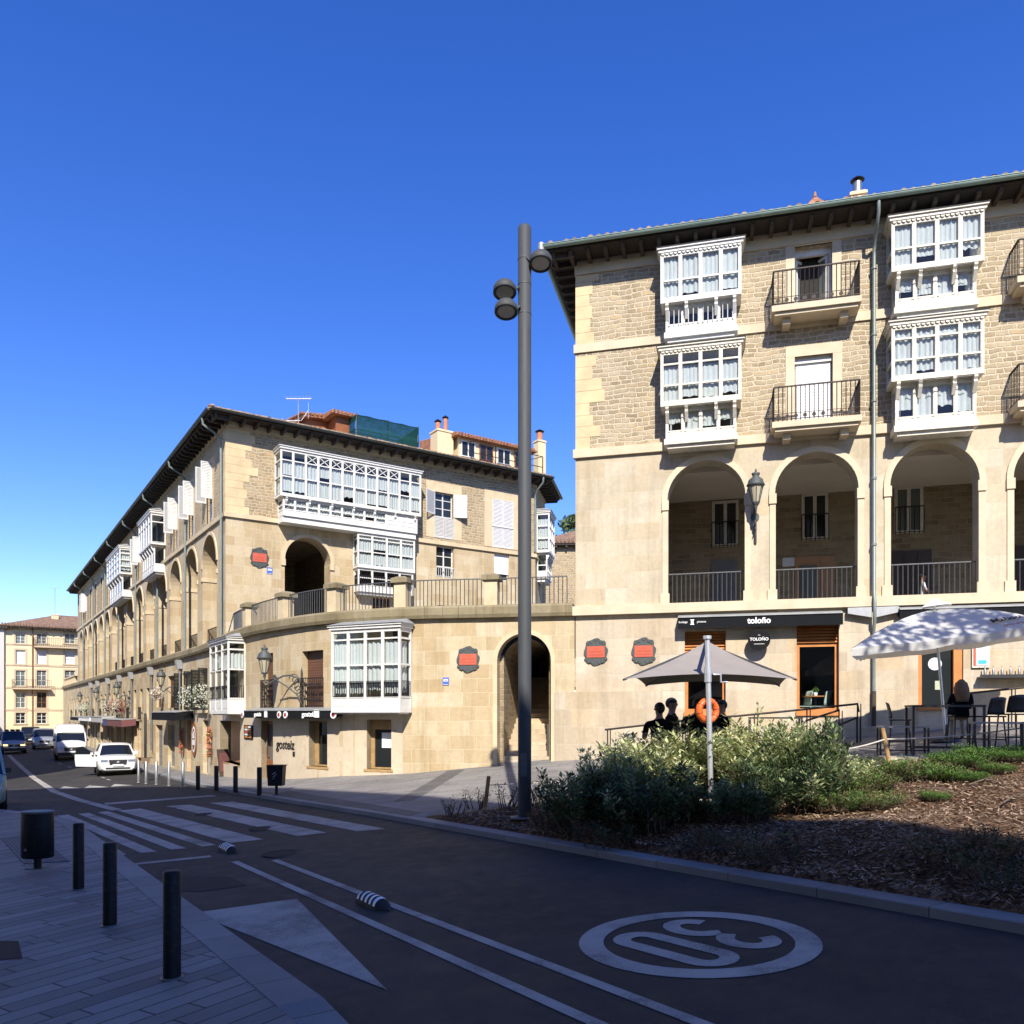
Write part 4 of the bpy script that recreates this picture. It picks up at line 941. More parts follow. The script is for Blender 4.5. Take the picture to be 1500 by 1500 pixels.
# small trompe windows and doors along the street side
for i, o in enumerate(row_up):
    if i < 2:
        f = window(TW, FT, o['t0'], o['t1'], o['z0'], o['z1'], -.18, 2, (), 'dark_shutter')
        for sg, te in ((1,o['t0']),(-1,o['t1'])):
            s = Sub(FT, te, -sg); m_ = MB(); louver(m_, s, .01, .42, o['z0'], o['z1'], .02); obj('shutter', m_, 'dark_shutter', f)
        st = MB(); FT.box(st, o['t0']-.1, o['t1']+.1, -.05, .14, o['z0']-.14, o['z0']); obj('sill', st, 'trim_stone', f)
    else: blind(TW, FT, o['t0'], o['t1'], o['z0'], o['z1'], -.15, 'brown_blind')
for i, o in enumerate(row_dn):
    mb = MB(); FT.box(mb, o['t0'], o['t1'], -.26, -.2, o['z0'], o['z1'])
    for k in range(1, 4): z = lerp(o['z0'], o['z1'], k/4); FT.box(mb, o['t0']+.03, o['t1']-.03, -.2, -.185, z-.03, z+.03)
    obj('street_door', mb, ('orange_wood','grey_door','grey_door','grey_door','brown_door')[i], TW)
for i, o in enumerate(far_up):
    if i % 3 == 0: blind(TW, FT, o['t0'], o['t1'], o['z0'], o['z1'], -.15, 'brown_blind')
    else:
        f = window(TW, FT, o['t0'], o['t1'], o['z0'], o['z1'], -.16, 2, (), 'dark_shutter' if i % 2 else 'brown_door')
    if i % 2: m_ = MB(); rail(m_, FT, o['t0'], o['t1'], .1, o['z0'], o['z0']+.8, .14); siderail(m_, FT, o['t0'], 0, .1, o['z0'], o['z0']+.8); obj('window_railing', m_, 'iron_black', TW)
for i, o in enumerate(far_dn):
    mb = MB(); FT.box(mb, o['t0'], o['t1'], -.26, -.2, o['z0'], o['z1']); n_ = 4 if i % 3 == 1 else 2
    for k in range(1, n_): x = lerp(o['t0'],o['t1'],k/n_); FT.box(mb, x-.03, x+.03, -.2, -.18, o['z0'], o['z1'])
    obj('shop_front', mb, ('brown_door','oak_door','dark_door','grey_door','oak_door')[i % 5], TW)
# drain pipes with hopper boxes along the street side
for px in (264, 222, 193, 176, 159, 144, 134):
    tt = FT.t(px, .1); mb = MB(); mb.tube([FT(tt,.12,CB-.25), FT(tt,.12,zplaza(*FT(tt,0,0).xy)+.9)], .055, 8); p = obj('drain_pipe', mb, 'steel_grey', TW)
    h = MB(); h.hexa([FT(tt-.16,.28,CB-.55), FT(tt+.16,.28,CB-.55), FT(tt+.16,.02,CB-.55), FT(tt-.16,.02,CB-.55), FT(tt-.26,.34,CB-.08), FT(tt+.26,.34,CB-.08), FT(tt+.26,.02,CB-.08), FT(tt-.26,.02,CB-.08)]); obj('hopper', h, 'box_grey', p)
# ================================================================== LEFT BUILDING
C0, D0_ = 9.36, 36.8; CE = 26.3
LB = root('corner_building', (C0, D0_, 0), 'long honey stone corner building with arcaded street side and wide white glazed bay', 'building')
F2_ = Frame((C0, D0_), (1, 0)); F1_ = Frame((C0, D0_), (0, -1)); DEND = 97.5
ZB, ZSL, ZTL = 4.9, 10.72, 14.75
l2 = lambda px, py, off=0: F2_.hit(px, py, off)
def l2r(x0, x1, y0, y1, **k): a = l2((x0+x1)/2, y0); b = l2((x0+x1)/2, y1); return dict(t0=F2_.t(x0), t1=F2_.t(x1), z0=b[1], z1=a[1], **k)
ARL = l2r(417, 484, 788, 905, arch=True, depth=.8); ARL['z0'] = ZB; ARL['nosill'] = True
wA = l2r(639, 665, 800, 846, depth=.25); wB = l2r(724, 746, 812, 850, depth=.25); wC = l2r(641, 664, 887, 893, depth=.25); wD = l2r(545, 572, 876, 900, depth=.25)
LE = CE-C0
mb = MB(); wall(mb, F2_, 0, LE, ZB, ZSL, [ARL, wA, wB, wC, wD], step=3); obj('arcade_wall', mb, 'ashlar_warm', LB, recalc=False)
sA = l2r(637, 664, 722, 789, depth=.22); sB = l2r(721, 752, 733, 803, depth=.12)
mb = MB(); wall(mb, F2_, 0, LE, ZSL+.2, ZTL, [sA, sB]); obj('upper_wall', mb, 'rubble_warm', LB, recalc=False)
# street side: arches and windows
arcs = [(-(41.15-D0_+3.85*k), -(38.35-D0_+3.85*k)) for k in range(15)]
ops1 = [dict(t0=a, t1=b, z0=ZB+.2, z1=10.42, arch=True, depth=1.1, nosill=True) for a, b in arcs]
mb = MB(); wall(mb, F1_, -(DEND-D0_), 0, ZB, ZSL, ops1, step=6); obj('street_arcade_wall', mb, 'ashlar_street', LB, recalc=False)
BAY1, BAY2 = (50.1, 54.2), (62.0, 68.4)
wins1 = []
for k, (a, b) in enumerate(arcs):
    c = (a+b)/2; d = D0_-c
    if BAY1[0]-.4 < d < BAY1[1]+.4 or BAY2[0]-.6 < d < BAY2[1]+.6: continue
    wins1.append((k, dict(t0=c-.55, t1=c+.55, z0=ZSL+.32, z1=ZSL+3.05, depth=.22)))
mb = MB(); wall(mb, F1_, -(DEND-D0_), 0, ZSL+.2, ZTL, [o for k, o in wins1]); obj('street_upper_wall', mb, 'rubble_warm', LB, recalc=False)
mb = MB(); F2_.box(mb, -.1, LE+.05, -.1, .1, ZSL, ZSL+.2); F1_.box(mb, -(DEND-D0_), -.001, -.1, .1, ZSL, ZSL+.2); F2_.box(mb, -.06, LE, -.1, .06, ZTL-.02, ZTL+.3); F1_.box(mb, -(DEND-D0_), -.001, -.1, .06, ZTL-.02, ZTL+.3)
for o in (sA, sB): surround(mb, F2_, o['t0'], o['t1'], o['z0'], o['z1'], .5, .012, sill=False, top=.5)
for k, o in wins1: surround(mb, F1_, o['t0'], o['t1'], o['z0'], o['z1'], .2, .012, sill=False)
obj('stone_bands', mb, 'trim_stone', LB)
mb = MB(); quoins(mb, F2_, 0, 1, ZSL+.21, ZTL-.03, ww=(.9,1.5)); quoins(mb, F1_, 0, -1, ZSL+.21, ZTL-.03, ww=(.5,.8)); obj('quoin_trim', mb, 'quoin_stone', LB)
mb = MB(); archring(mb, F2_, ARL['t0'], ARL['t1'], ARL['sp'], .17, .06, -.02)
for x0, x1 in ((ARL['t0']-.17,ARL['t0']+.03),(ARL['t1']-.03,ARL['t1']+.17)): F2_.box(mb, x0, x1, -.05, .07, ARL['sp']-.3, ARL['sp'])
for a, b in arcs:
    archring(mb, F1_, a, b, 9.02, .15, .05, -.02)
    for x0, x1 in ((a-.15,a+.04),(b-.04,b+.15)): F1_.box(mb, x0, x1, -1.0, .06, 8.4, 8.6)
obj('arch_moulding', mb, 'trim_stone', LB)
mb = MB(); F1_.box(mb, -(DEND-D0_), -8.3, -4.4, -4.2, ZB, ZSL); F2_.box(mb, 4.4, LE, -4.6, -4.4, ZB, ZSL) if False else None
obj('gallery_wall', mb, 'ashlar_street', LB)
mb = MB(); F1_.box(mb, -(DEND-D0_), -8.3, -4.19, -1.11, 10.45, 10.6); F1_.box(mb, -8.29, -.9, -1.45, -1.11, 10.45, 10.6); F2_.box(mb, .9, 9.5, -4.3, -.81, 9.69, 9.84) if False else None; F1_.box(mb, -.899, -.02, -6, -.85, 9.7, 9.85) if False else None
obj('gallery_ceiling', mb, 'gallery_plaster', LB)
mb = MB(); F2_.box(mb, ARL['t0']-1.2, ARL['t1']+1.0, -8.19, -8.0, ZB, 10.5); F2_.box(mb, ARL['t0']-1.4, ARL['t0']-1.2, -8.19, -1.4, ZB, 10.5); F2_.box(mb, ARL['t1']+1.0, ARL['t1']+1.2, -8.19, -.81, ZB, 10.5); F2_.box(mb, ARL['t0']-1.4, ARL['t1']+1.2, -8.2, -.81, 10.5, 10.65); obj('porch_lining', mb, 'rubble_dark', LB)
mb = MB(); F2_.box(mb, ARL['t0']+1.7, ARL['t0']+2.5, -8.0, -7.93, ZB, ZB+2.6); F2_.box(mb, ARL['t0']+.3, ARL['t0']+1.1, -8.0, -7.93, ZB, ZB+2.5); obj('porch_door', mb, 'dark_door', LB)
mb = MB(); mb.face([Vector((C0+4,D0_+1.2,ZB)), Vector((C0+4,DEND,ZB)), Vector((C0+4,DEND,ZTL)), Vector((C0+4,D0_+1.2,ZTL))]) if False else None
q = [Vector((C0,DEND,0)), Vector((C0+18,DEND,0)), Vector((C0+18,DEND,ZTL)), Vector((C0,DEND,ZTL))]; mb.face(q); obj('end_wall', mb, 'ashlar_street', LB, recalc=False)
# chamfered right-hand corner and side
FCH = Frame((CE, D0_), (1, 1)); CHL = 3.6
mb = MB(); wall(mb, FCH, 0, CHL, ZB-1, ZTL, []); e = FCH(CHL,0,0); mb.face([Vector((e.x,e.y,ZB-1)), Vector((e.x,DEND,ZB-1)), Vector((e.x,DEND,ZTL)), Vector((e.x,e.y,ZTL))]); obj('corner_wall', mb, 'rubble_warm', LB, recalc=False)
mb = MB(); FCH.box(mb, 0, CHL, -.1, .08, ZSL, ZSL+.2); FCH.box(mb, 0, CHL, -.1, .05, ZTL-.02, ZTL+.3); obj('stone_bands', mb, 'trim_stone', LB)
# street railings inside the arches
for a, b in arcs[:9]:
    r = MB(); rail(r, F1_, a, b, -.25, ZB+.18, ZB+1.15, .14); obj('arch_railing', r, 'iron_black', LB)
r = MB(); rail(r, F2_, ARL['t0'], ARL['t1'], -.3, ZB+.1, ZB+1.2, .12); obj('arch_railing', r, 'iron_black', LB)
# street windows with shutters
for k, o in wins1:
    f = window(LB, F1_, o['t0'], o['t1'], o['z0'], o['z1'], -.15, 2, (o['z0']+.95,), 'white_shutter', bottom=.0)
    m_ = MB(); F1_.box(m_, o['t0']+.06, o['t1']-.06, -.2, -.14, o['z0']+.05, o['z0']+.95); obj('lower_panel', m_, 'white_shutter', f)
    if k in (0,1,2,5,13):
        for sg, te in ((-1,o['t0']),(1,o['t1'])):
            s = Sub(F1_, te, sg); m_ = MB(); louver(m_, s, .02, .52, o['z0']+1.0, o['z1']-.02, .02 if sg > 0 else .02, w=.06); obj('shutter', m_, 'white_shutter', f)
# street bays
for (d0, d1), kind in ((BAY1, 0), (BAY2, 1)):
    t0, t1 = -(d1-D0_), -(d0-D0_); 
    b = bay(LB, F1_, t0, t1, 11.85, 13.55, .82, 5, [13.05] if kind == 0 else [12.3, 12.75, 13.2], 'white_wood', curt=None if kind == 0 else [(12.0,13.4)], scal=False, cornice=.2)
    lo = bay(LB, F1_, t0+.2, t1-.2, 10.3, 11.75, .62, 5, [], 'white_wood', apron=.35, roof=False, cornice=0, scal=False, under=.12)
    corbels(b, F1_, [t0+.25+(t1-t0-.5)*i/5 for i in range(6)], .6, .8, 11.75, .4, 'white_wood')
    if kind == 0: 
        m_ = MB(); F1_.box(m_, t1-.12, t1+.0, .2, .6, 11.9, 12.0); 
# corner facade: wide bay, lower bay, shutters
OB = .9
t0, t1 = F2_.t(411,OB), F2_.t(617,OB); zc = lambda py: F2_.z(514, py, OB)
pxm = 514; zt = F2_.z(411, 652, OB)-.12; zw = F2_.z(411, 722, OB); zr = F2_.z(411, 672, OB); zm = F2_.z(411, 696, OB)
h = zt-zw; cr = {}
for i in (2,3,4,5,6,7,8,9): cr[i] = (zr+.03, zt-.12)
bW = bay(LB, F2_, t0, t1, zw, zt, OB, 12, [zr, zm], 'white_wood', cross=cr, curt=[(zm+.02, zr-.03), (zw+.07, zm-.02)], cornice=.16, scal=False)
zb2 = F2_.z(411, 762, OB-.1)+.1
lo = bay(LB, F2_, t0+.15, t1-.15, zb2+.25, zw-.1, OB-.12, 12, [(zb2+zw)/2+.1], 'white_wood', apron=.2, roof=False, cornice=0, curt=[(zb2+.47, zw-.15)], scal=False, solid=(9,10,11), under=.14)
corbels(bW, F2_, [t0+.3+(t1-t0-.6)*i/6 for i in range(7)], .7, .88, zw-.1, .35, 'white_wood')
mb = MB(); F2_.box(mb, t0+.15, t1-.2, .01, OB-.2, zb2-.12, zb2+.13); obj('bay_base', mb, 'white_wood', lo)
t2, t3 = F2_.t(524,.62), F2_.t(608,.62); za = F2_.z(566, 778, .62); zb3 = F2_.z(566, 832, .62); zb4 = F2_.z(566, 866, .62)
b3 = bay(LB, F2_, t2, t3, zb3, min(za, zb2-.14), .62, 4, [zb3+.38*(za-zb3), zb3+.72*(za-zb3)], 'white_wood', roof=False, cornice=0, curt=[(zb3+.36*(za-zb3), za-.1), (zb3+.06, zb3+.33*(za-zb3))], scal=False)
b4 = bay(LB, F2_, t2+.06, t3-.06, zb4, zb3-.1, .54, 4, [(zb4+zb3)/2], 'white_wood', apron=.22, roof=False, cornice=0, scal=False, under=.12, railz=(zb4+.25, zb4+.7))
# small windows of the corner facade
o = sA; zmid = lerp(o['z0'], o['z1'], .47)
f = window(LB, F2_, o['t0'], o['t1'], zmid, o['z1'], -.16, 2, (lerp(zmid,o['z1'],.35), lerp(zmid,o['z1'],.7)), 'white_shutter')
m_ = MB(); c = (o['t0']+o['t1'])/2; louver(m_, F2_, o['t0']-.04, c-.01, o['z0'], zmid-.03, .03); louver(m_, F2_, c+.01, o['t1']+.04, o['z0'], zmid-.03, .03); obj('lower_shutter', m_, 'grey_shutter', f)
for sg, te in ((1,o['t0']),(-1,o['t1'])):
    a = R(155); f2 = Frame(F2_(te, .03, 0).xy, (F2_.u*math.cos(a)*sg+F2_.n*math.sin(a)).xy); m_ = MB()
    louver(m_, f2, 0, .72, zmid+.05, o['z1']-.02, .0 if sg < 0 else .03); obj('shutter', m_, 'white_shutter', f)
o = sB; m_ = MB(); c = (o['t0']+o['t1'])/2; zmid = lerp(o['z0'],o['z1'],.42)
for x0, x1 in ((o['t0'],c-.01),(c+.01,o['t1'])): louver(m_, F2_, x0, x1, zmid+.02, o['z1'], .02); louver(m_, F2_, x0, x1, o['z0'], zmid-.02, .02)
obj('closed_shutter', m_, 'white_shutter', LB)
f = window(LB, F2_, wA['t0'], wA['t1'], wA['z0'], wA['z1'], -.18, 2, (lerp(wA['z0'],wA['z1'],.36), lerp(wA['z0'],wA['z1'],.68))); m_ = MB(); rail(m_, F2_, wA['t0'], wA['t1'], .02, wA['z0'], wA['z0']+.5, .12); obj('window_rail', m_, 'white_shutter', f)
f = window(LB, F2_, wB['t0'], wB['t1'], wB['z0'], wB['z1'], -.18, 2); blind(f, F2_, wB['t0'], wB['t1'], wB['z0']+.35, wB['z1'], -.1, 'white_blind')
window(LB, F2_, wC['t0'], wC['t1'], wC['z0'], wC['z1'], -.15, 3, (), 'white_shutter')
window(LB, F2_, wD['t0'], wD['t1'], wD['z0'], wD['z1'], -.15, 4, (lerp(wD['z0'],wD['z1'],.5),), 'brown_door')
# corner bay at the right end
FCx = Frame(FCH(0,0,0).xy, (1,1)); 
bz = bay(LB, FCH, .45, 2.5, 11.2, 13.35, .75, 3, [11.9, 12.6], 'white_wood', scal=False, curt=[(11.3, 13.0)])
lo = bay(LB, FCH, .6, 2.35, 9.75, 11.1, .6, 3, [10.4], 'white_wood', apron=.3, roof=False, cornice=0, scal=False, under=.18)
corbels(bz, FCH, [.65,1.2,1.8,2.3], .55, .74, 11.1, .4, 'white_wood')
# eaves and roof of the corner building
zs = ZTL+.24; ov = .85
eave(LB, F2_, -.85, LE+.6, zs, ov, .62, 'gutter_dark', rl=.2); eave(LB, F1_, -(DEND-D0_)-.6, .85, zs+.001, ov, .62, 'gutter_dark', rl=.2)
eave(LB, FCH, -.3, CHL+.6, zs+.002, ov, .62, 'gutter_dark', rl=.2)
mb = MB(); zr = zs+.12; sl = .36; rd = 7.0
A = Vector((C0-ov, D0_-ov, zr)); B_ = Vector((CE+.35, D0_-ov, zr)); B2 = Vector((FCH(CHL,ov,0).x+.4, FCH(CHL,ov,0).y+.4, zr)); C_ = Vector((C0-ov, DEND+.6, zr)); H = zr+sl*(rd+ov)
I1 = Vector((C0+rd, D0_+rd, H)); I2 = Vector((CE-3, D0_+rd, H)); J1 = Vector((C0+rd, DEND, H)); J2 = Vector((CE-3, DEND, H)); K = Vector((B2.x, DEND, zr))
for fc in ((A,B_,I2,I1), (C_,A,I1,J1), (B_,B2,I2), (B2,K,J2,I2), (I1,I2,J2,J1)): mb.face(fc)
tiles_edge(mb, F2_, -.8, LE+.5, zr+.02, ov+.02, sl, h0=-.85, h1=LE+.8); tiles_edge(mb, F1_, -(DEND-D0_), .8, zr+.02, ov+.02, sl, sp=.3, h1=.85); tiles_edge(mb, FCH, -.2, CHL+.4, zr+.02, ov+.02, sl, ln=.3)
rfL = obj('roof', mb, 'roof_tile', LB, recalc=False)
def pipe(F, t, ov, zs, zb, up=True):
    mb = MB(); mb.tube([F(t,ov+.08,zs+.02), F(t,ov+.06,zs-.25), F(t,ov*.55,zs-.5), F(t,.16,zs-.75), F(t,.13,zs-1.1), F(t,.13,zb)], .055, 8); return obj('drain_pipe', mb, 'pipe_paint', LB)
for d in (36.85+.25, 44.4, 52.0, 59.8, 67.5, 75.0, 83.0, 91.0): pipe(F1_, -(d-D0_), ov, zs, CT_)
tt = LE-.1; pipe(F2_, tt, ov, zs, ZSL+.3)
m_ = MB(); m_.tube([F2_(F2_.t(775),.12,ZSL), F2_(F2_.t(775),.12,ZB+.3)], .05, 8); obj('drain_pipe', m_, 'rafter_wood', LB)
# roof furniture
tt, zz = F2_.hit(645, 632, -2.2); chimney(rfL, F2_, tt+.1, -2.2, zr+.4, zz, 1.0, .8, [(-.25,.13,.45,'clay'),(.22,.12,.75,'clay')], mat='cream_plaster')
tt, zz = F2_.hit(790.5, 646, -2.6); chimney(rfL, F2_, tt, -2.6, zr+.3, zz, .55, .5, [(0,.18,.5,'clay')], mat='cream_plaster')
def dormer(x0, x1, ye, yb, o, mat='cream_plaster', wins=0, rise=.7):
    a, b = F2_.t(x0,o), F2_.t(x1,o); ze = F2_.z((x0+x1)/2, ye, o); zb = zr-.2
    mb = MB(); F2_.box(mb, a, b, o-4, o, zb, ze); d_ = obj('dormer', mb, mat, rfL)
    rm = MB(); e = .35; rm.hexa([F2_(a-e,o+e,ze), F2_(b+e,o+e,ze), F2_(b+e,o-4,ze), F2_(a-e,o-4,ze), F2_(a-e,o+e,ze+.09), F2_(b+e,o+e,ze+.09), F2_(b+e,o-4,ze+.09+rise), F2_(a-e,o-4,ze+.09+rise)]); t_ = a-e
    while t_ < b+e-.2: rm.cyl(F2_(t_+.11,o+e+.03,ze+.11), F2_(t_+.11,o-4,ze+.11+rise), .085, .085, 6, caps=True); t_ += .23
    obj('dormer_roof', rm, 'roof_red', d_)
    for i in range(wins):
        x, y = lerp(a,b,(i+.12)/wins), lerp(a,b,(i+.88)/wins); fr, gl = MB(), MB(); sash(fr, gl, F2_, x, y, ze-1.0, ze-.12, o+.05, 2, (), .05); w_ = obj('dormer_window', fr, 'brown_door' if i % 2 else 'white_wood', d_); obj('pane', gl, 'glass_dark', w_, recalc=False)
    return d_
dormer(672, 775, 652, 690, -1.6, wins=4); dormer(492, 512, 611, 640, -1.8, 'brown_door', 0, .5)
mb = MB(); a, b = F2_.t(440,-3.0), F2_.t(500,-3.0); z0 = F2_.z(470,612,-3.0); mb.hexa([F2_(a,-2.6,z0-.25), F2_(b,-2.6,z0-.05), F2_(b,-5.5,z0-.05), F2_(a,-5.5,z0-.25), F2_(a,-2.6,z0-.1), F2_(b,-2.6,z0+.15), F2_(b,-5.5,z0+.5), F2_(a,-5.5,z0+.3)]); mb2 = MB(); F2_.box(mb2, a+.3, b-.3, -5.3, -2.9, zr, z0-.2)
t_ = a
while t_ < b: mb.cyl(F2_(t_,-2.55,lerp(z0-.1,z0+.15,(t_-a)/(b-a))), F2_(t_,-5.4,lerp(z0+.3,z0+.5,(t_-a)/(b-a))), .08, .08, 6); t_ += .23
d_ = obj('roof_lantern', mb2, 'brown_door', rfL); obj('lantern_roof', mb, 'roof_red', d_)
r = MB(); a, b = F2_.t(690,-.9), F2_.t(795,-.9); z1 = F2_.z(740,657,-.9)
for x in (a, lerp(a,b,.33), lerp(a,b,.66), b): r.bar(F2_(x,-.9,zr+.2), F2_(x,-.9,z1), .04); r.bar(F2_(x,-.9,z1), F2_(x,-2.4,z1+.2), .03)
for z in (z1, lerp(zr+.2,z1,.6)): r.bar(F2_(a,-.9,z), F2_(b,-.9,z), .035)
obj('roof_railing', r, 'iron_black', rfL)
# netted scaffold on the roof: a thing of its own
SO = -1.0; a, b = F2_.t(522,SO), F2_.t(612,SO); z0, z1 = zr+.25, F2_.z(560,616,SO); z0f = zr+.4
SC = root('roof_scaffold', F2_((a+b)/2, SO, z0), 'dark green netted scaffold standing on the corner building roof', 'scaffold')
fr, nt = MB(), MB()
for x in (a, (a+b)/2, b):
    for o in (SO, SO-2.4): fr.cyl(F2_(x,o,zr+.1), F2_(x,o,z1+.1), .035, .035, 8)
for z in (z0+.2, lerp(z0,z1,.55), z1):
    fr.cyl(F2_(a,SO,z), F2_(b,SO,z), .03, .03, 8); fr.cyl(F2_(a,SO-2.4,z), F2_(b,SO-2.4,z), .03, .03, 8)
    for x in (a, b): fr.cyl(F2_(x,SO,z), F2_(x,SO-2.4,z), .03, .03, 8)
obj('frame', fr, 'net_frame', SC)
def netface(p, q, n=14):
    for i in range(n):
        for j in range(6):
            def P_(u, v): s_ = .05*math.sin(u*23+v*7)+.05*math.sin(v*11); X = p.lerp(q, u); return Vector((X.x, X.y+s_, lerp(z0, z1, v)))
            nt.face([P_(i/n,j/6), P_((i+1)/n,j/6), P_((i+1)/n,(j+1)/6), P_(i/n,(j+1)/6)], 0, None, True)
netface(F2_(a,SO+.05,0), F2_(b,SO+.05,0)); netface(F2_(a-.05,SO-2.4,0), F2_(a-.05,SO,0), 6); netface(F2_(b+.05,SO,0), F2_(b+.05,SO-2.4,0), 6)
obj('safety_net', nt, 'netting', SC, recalc=False)
def antenna(p, h, label, n=9):
    A = root('tv_antenna', p, label, 'antenna', 'television aerials on the roofs'); mb = MB(); p = Vector(p); mb.cyl(p, p+Z*h, .03, .025, 8); x = Vector((CY,-SY,0)); y = Vector((SY,CY,0))
    obj('mast', mb, 'steel_grey', A); mb = MB(); mb.bar(p+Z*h-x*.62, p+Z*h+x*.66, .03)
    for i in range(n): q = p+Z*h+x*lerp(-.6,.64,i/(n-1)); mb.bar(q-y*.3, q+y*.3, .014); mb.bar(q-Z*.08, q+Z*.08, .014)
    q = p+Z*(h*.35); mb.bar(q-x*.8, q+x*.1, .025); mb.bar(q-x*.8-Z*.15, q-x*.8+Z*.15, .02); mb.bar(q+x*.15, q+x*.5+Z*.5, .02); mb.bar(q+x*.5+Z*.1, q+x*.5+Z*.9, .02)
    obj('aerial', mb, 'alu', A); return A
tt, zz = F2_.hit(437, 612, -2.5); antenna(F2_(tt,-2.5,zr+.9), F2_.z(437,584,-2.5)-zr-.9, 'pale spiky tv antenna on the roof left of the green netting')
# ================================================================== GROUND, ROAD, PAVEMENTS
def sheet(name, cs, ds, zf, mat, dz=0.0):
    """cs(d, k) gives the k-th of n columns across; ds = stations along"""
    mb = MB(); n = len(cs(ds[0])); vs = []
    for d in ds:
        for c in cs(d): vs.append((c, d, zf(c, d)+dz))
    mb.mesh(vs, [(i*n+k, i*n+k+1, (i+1)*n+k+1, (i+1)*n+k) for i in range(len(ds)-1) for k in range(n-1)], 0, True)
    return tag(obj(name, mb, mat), kind='structure')
DS = [-60,-40,-25,-15,-10,-6,-3]+[i*.8 for i in range(0, 70)]+[56+3*i for i in range(0, 22)]
def span(a, b, n): return [lerp(a,b,i/n) for i in range(n+1)]
sheet('road', lambda d: span(kl(d)-.02, kr(d)+.02, 6), DS, zroad, 'asphalt')
sheet('pavement', lambda d: span(-34, kl(d)-.34, 12), DS, zleft, 'plank_paving')
sheet('plaza', lambda d: span(kr(d)+.3, 48, 40), DS, lambda c,d: zplaza(c,d)-(.0 if not inpoly(c,d,BED) else .12), 'plaza_paving')
def kerb(name, f, zf, sg, ds, w=.34):
    mb = MB()
    def ring(d): c = f(d); z = zf(d); return [(c, d, z-.25), (c, d, z-.012), (c-sg*.012, d, z), (c-sg*w, d, z), (c-sg*w, d, z-.25)]
    vs = []; [vs.extend(ring(d)) for d in ds]
    mb.mesh(vs, [(i*5+k, i*5+k+1, (i+1)*5+k+1, (i+1)*5+k) for i in range(len(ds)-1) for k in range(4)])
    return tag(obj(name, mb, 'kerb_stone'), kind='structure')
kerb('kerb', kl, lambda d: zleft(kl(d)-.3, d)+.004 if d > 5.9 else lerp(zroad(kl(d), d)+.02, zleft(kl(d)-.3,d)+.004, max(0,min(1,(d-5.0)/.5))) if d > 4 else zleft(kl(d)-.3,d)+.004, 1, DS)
kerb('kerb', kr, lambda d: zplaza(kr(d)+.2, d)+.004, -1, DS, .32)
mb = MB(); mb.face([(-3000,-3000,-4.2), (3000,-3000,-4.2), (3000,3000,-4.2), (-3000,3000,-4.2)]); tag(obj('ground', mb, 'far_ground'), kind='structure')
# darker paved strips in the plaza
mb = MB()
a = G(640,1144), G(560,1186); 
for (p, q, w) in (((8.6,17.5),(12.2,21.2),.55), ((7.75,15.3),(7.75,24),.5)):
    n = 14; P = [Vector((lerp(p[0],q[0],i/n), lerp(p[1],q[1],i/n))) for i in range(n+1)]; dv = (P[-1]-P[0]).normalized(); nv = Vector((-dv.y, dv.x))*w/2; vs = []
    for x in P:
        for s_ in (-1, 1): y = x+nv*s_; vs.append((y.x, y.y, zplaza(y.x, y.y)+.005))
    mb.mesh(vs, [(2*i, 2*i+1, 2*i+3, 2*i+2) for i in range(n)])
tag(obj('paving_strip', mb, 'dark_paving'), kind='structure')
# planting bed: mulch sheet with scattered chips
mb = MB(); st = .35; idx = {}; vs = []; fs = []
def inside(c, d): return inpoly(c, d, BED)
xs_ = [7.6+st*i for i in range(72)]; ys_ = [-13.9+st*i for i in range(84)]
for i, x in enumerate(xs_):
    for j, y in enumerate(ys_):
        idx[i,j] = len(vs); ins = inside(x, y); e = edgedist(x, y, BED)
        vs.append((x, y, zbed(x, y) if ins else zplaza(x, y)-.06))
for i in range(len(xs_)-1):
    for j in range(len(ys_)-1):
        if any(inside(xs_[i+a], ys_[j+b]) for a in (0,1) for b in (0,1)): fs.append((idx[i,j], idx[i+1,j], idx[i+1,j+1], idx[i,j+1]))
mb.mesh(vs, fs, 0, True); tag(obj('planting_bed', mb, 'mulch'), kind='structure')
rnd = random.Random(3); mb = MB(); k = 0
while k < 26000:
    c = 7.75+rnd.random()**1.3*11; d = rnd.uniform(0, 13.5)
    if not inside(c, d): continue
    z = zbed(c, d); a = rnd.uniform(0, 6.28); L = rnd.uniform(.012, .048); w = rnd.uniform(.004, .013); ti = rnd.uniform(-.5, .5); u = Vector((math.cos(a), math.sin(a), ti)).normalized()*L; v = Vector((-math.sin(a), math.cos(a), rnd.uniform(-.6,.6)))*w; p = Vector((c, d, z+.012+rnd.random()*.02))
    mb.face([p-u-v, p+u-v*.6, p+u*1.1+v*.5, p-u+v]); k += 1
tag(obj('wood_chips', mb, 'chip', recalc=False), 'shredded bark chips strewn over the sloping planting bed', 'mulch', kind='stuff')
# ------------------------------------------------------------------ painted markings (each a sheet just above the asphalt)
def mark(name, polys, mat='road_paint', dz=.006, zf=zroad, sub=True):
    mb = MB()
    for P in polys:
        vs = [(p[0], p[1], zf(p[0], p[1])+dz) for p in P]; mb.mesh(vs, [tuple(range(len(vs)))])
    return tag(obj(name, mb, mat), kind='structure')
def gp(px, py): v = G(px, py, zroad); return (v.x, v.y)
def along(c0, d0, d1, w, st=2.0):
    P = []; n = max(1, int((d1-d0)/st))
    for i in range(n):
        a, b = lerp(d0,d1,i/n), lerp(d0,d1,(i+1)/n); f = c0 if callable(c0) else (lambda d: c0)
        P.append([(f(a)-w/2,a), (f(a)+w/2,a), (f(b)+w/2,b), (f(b)-w/2,b)])
    return P
mark('lane_line', along(3.95, -12, 12.6, .11)); mark('lane_line', along(3.44, -12, 13.0, .11))
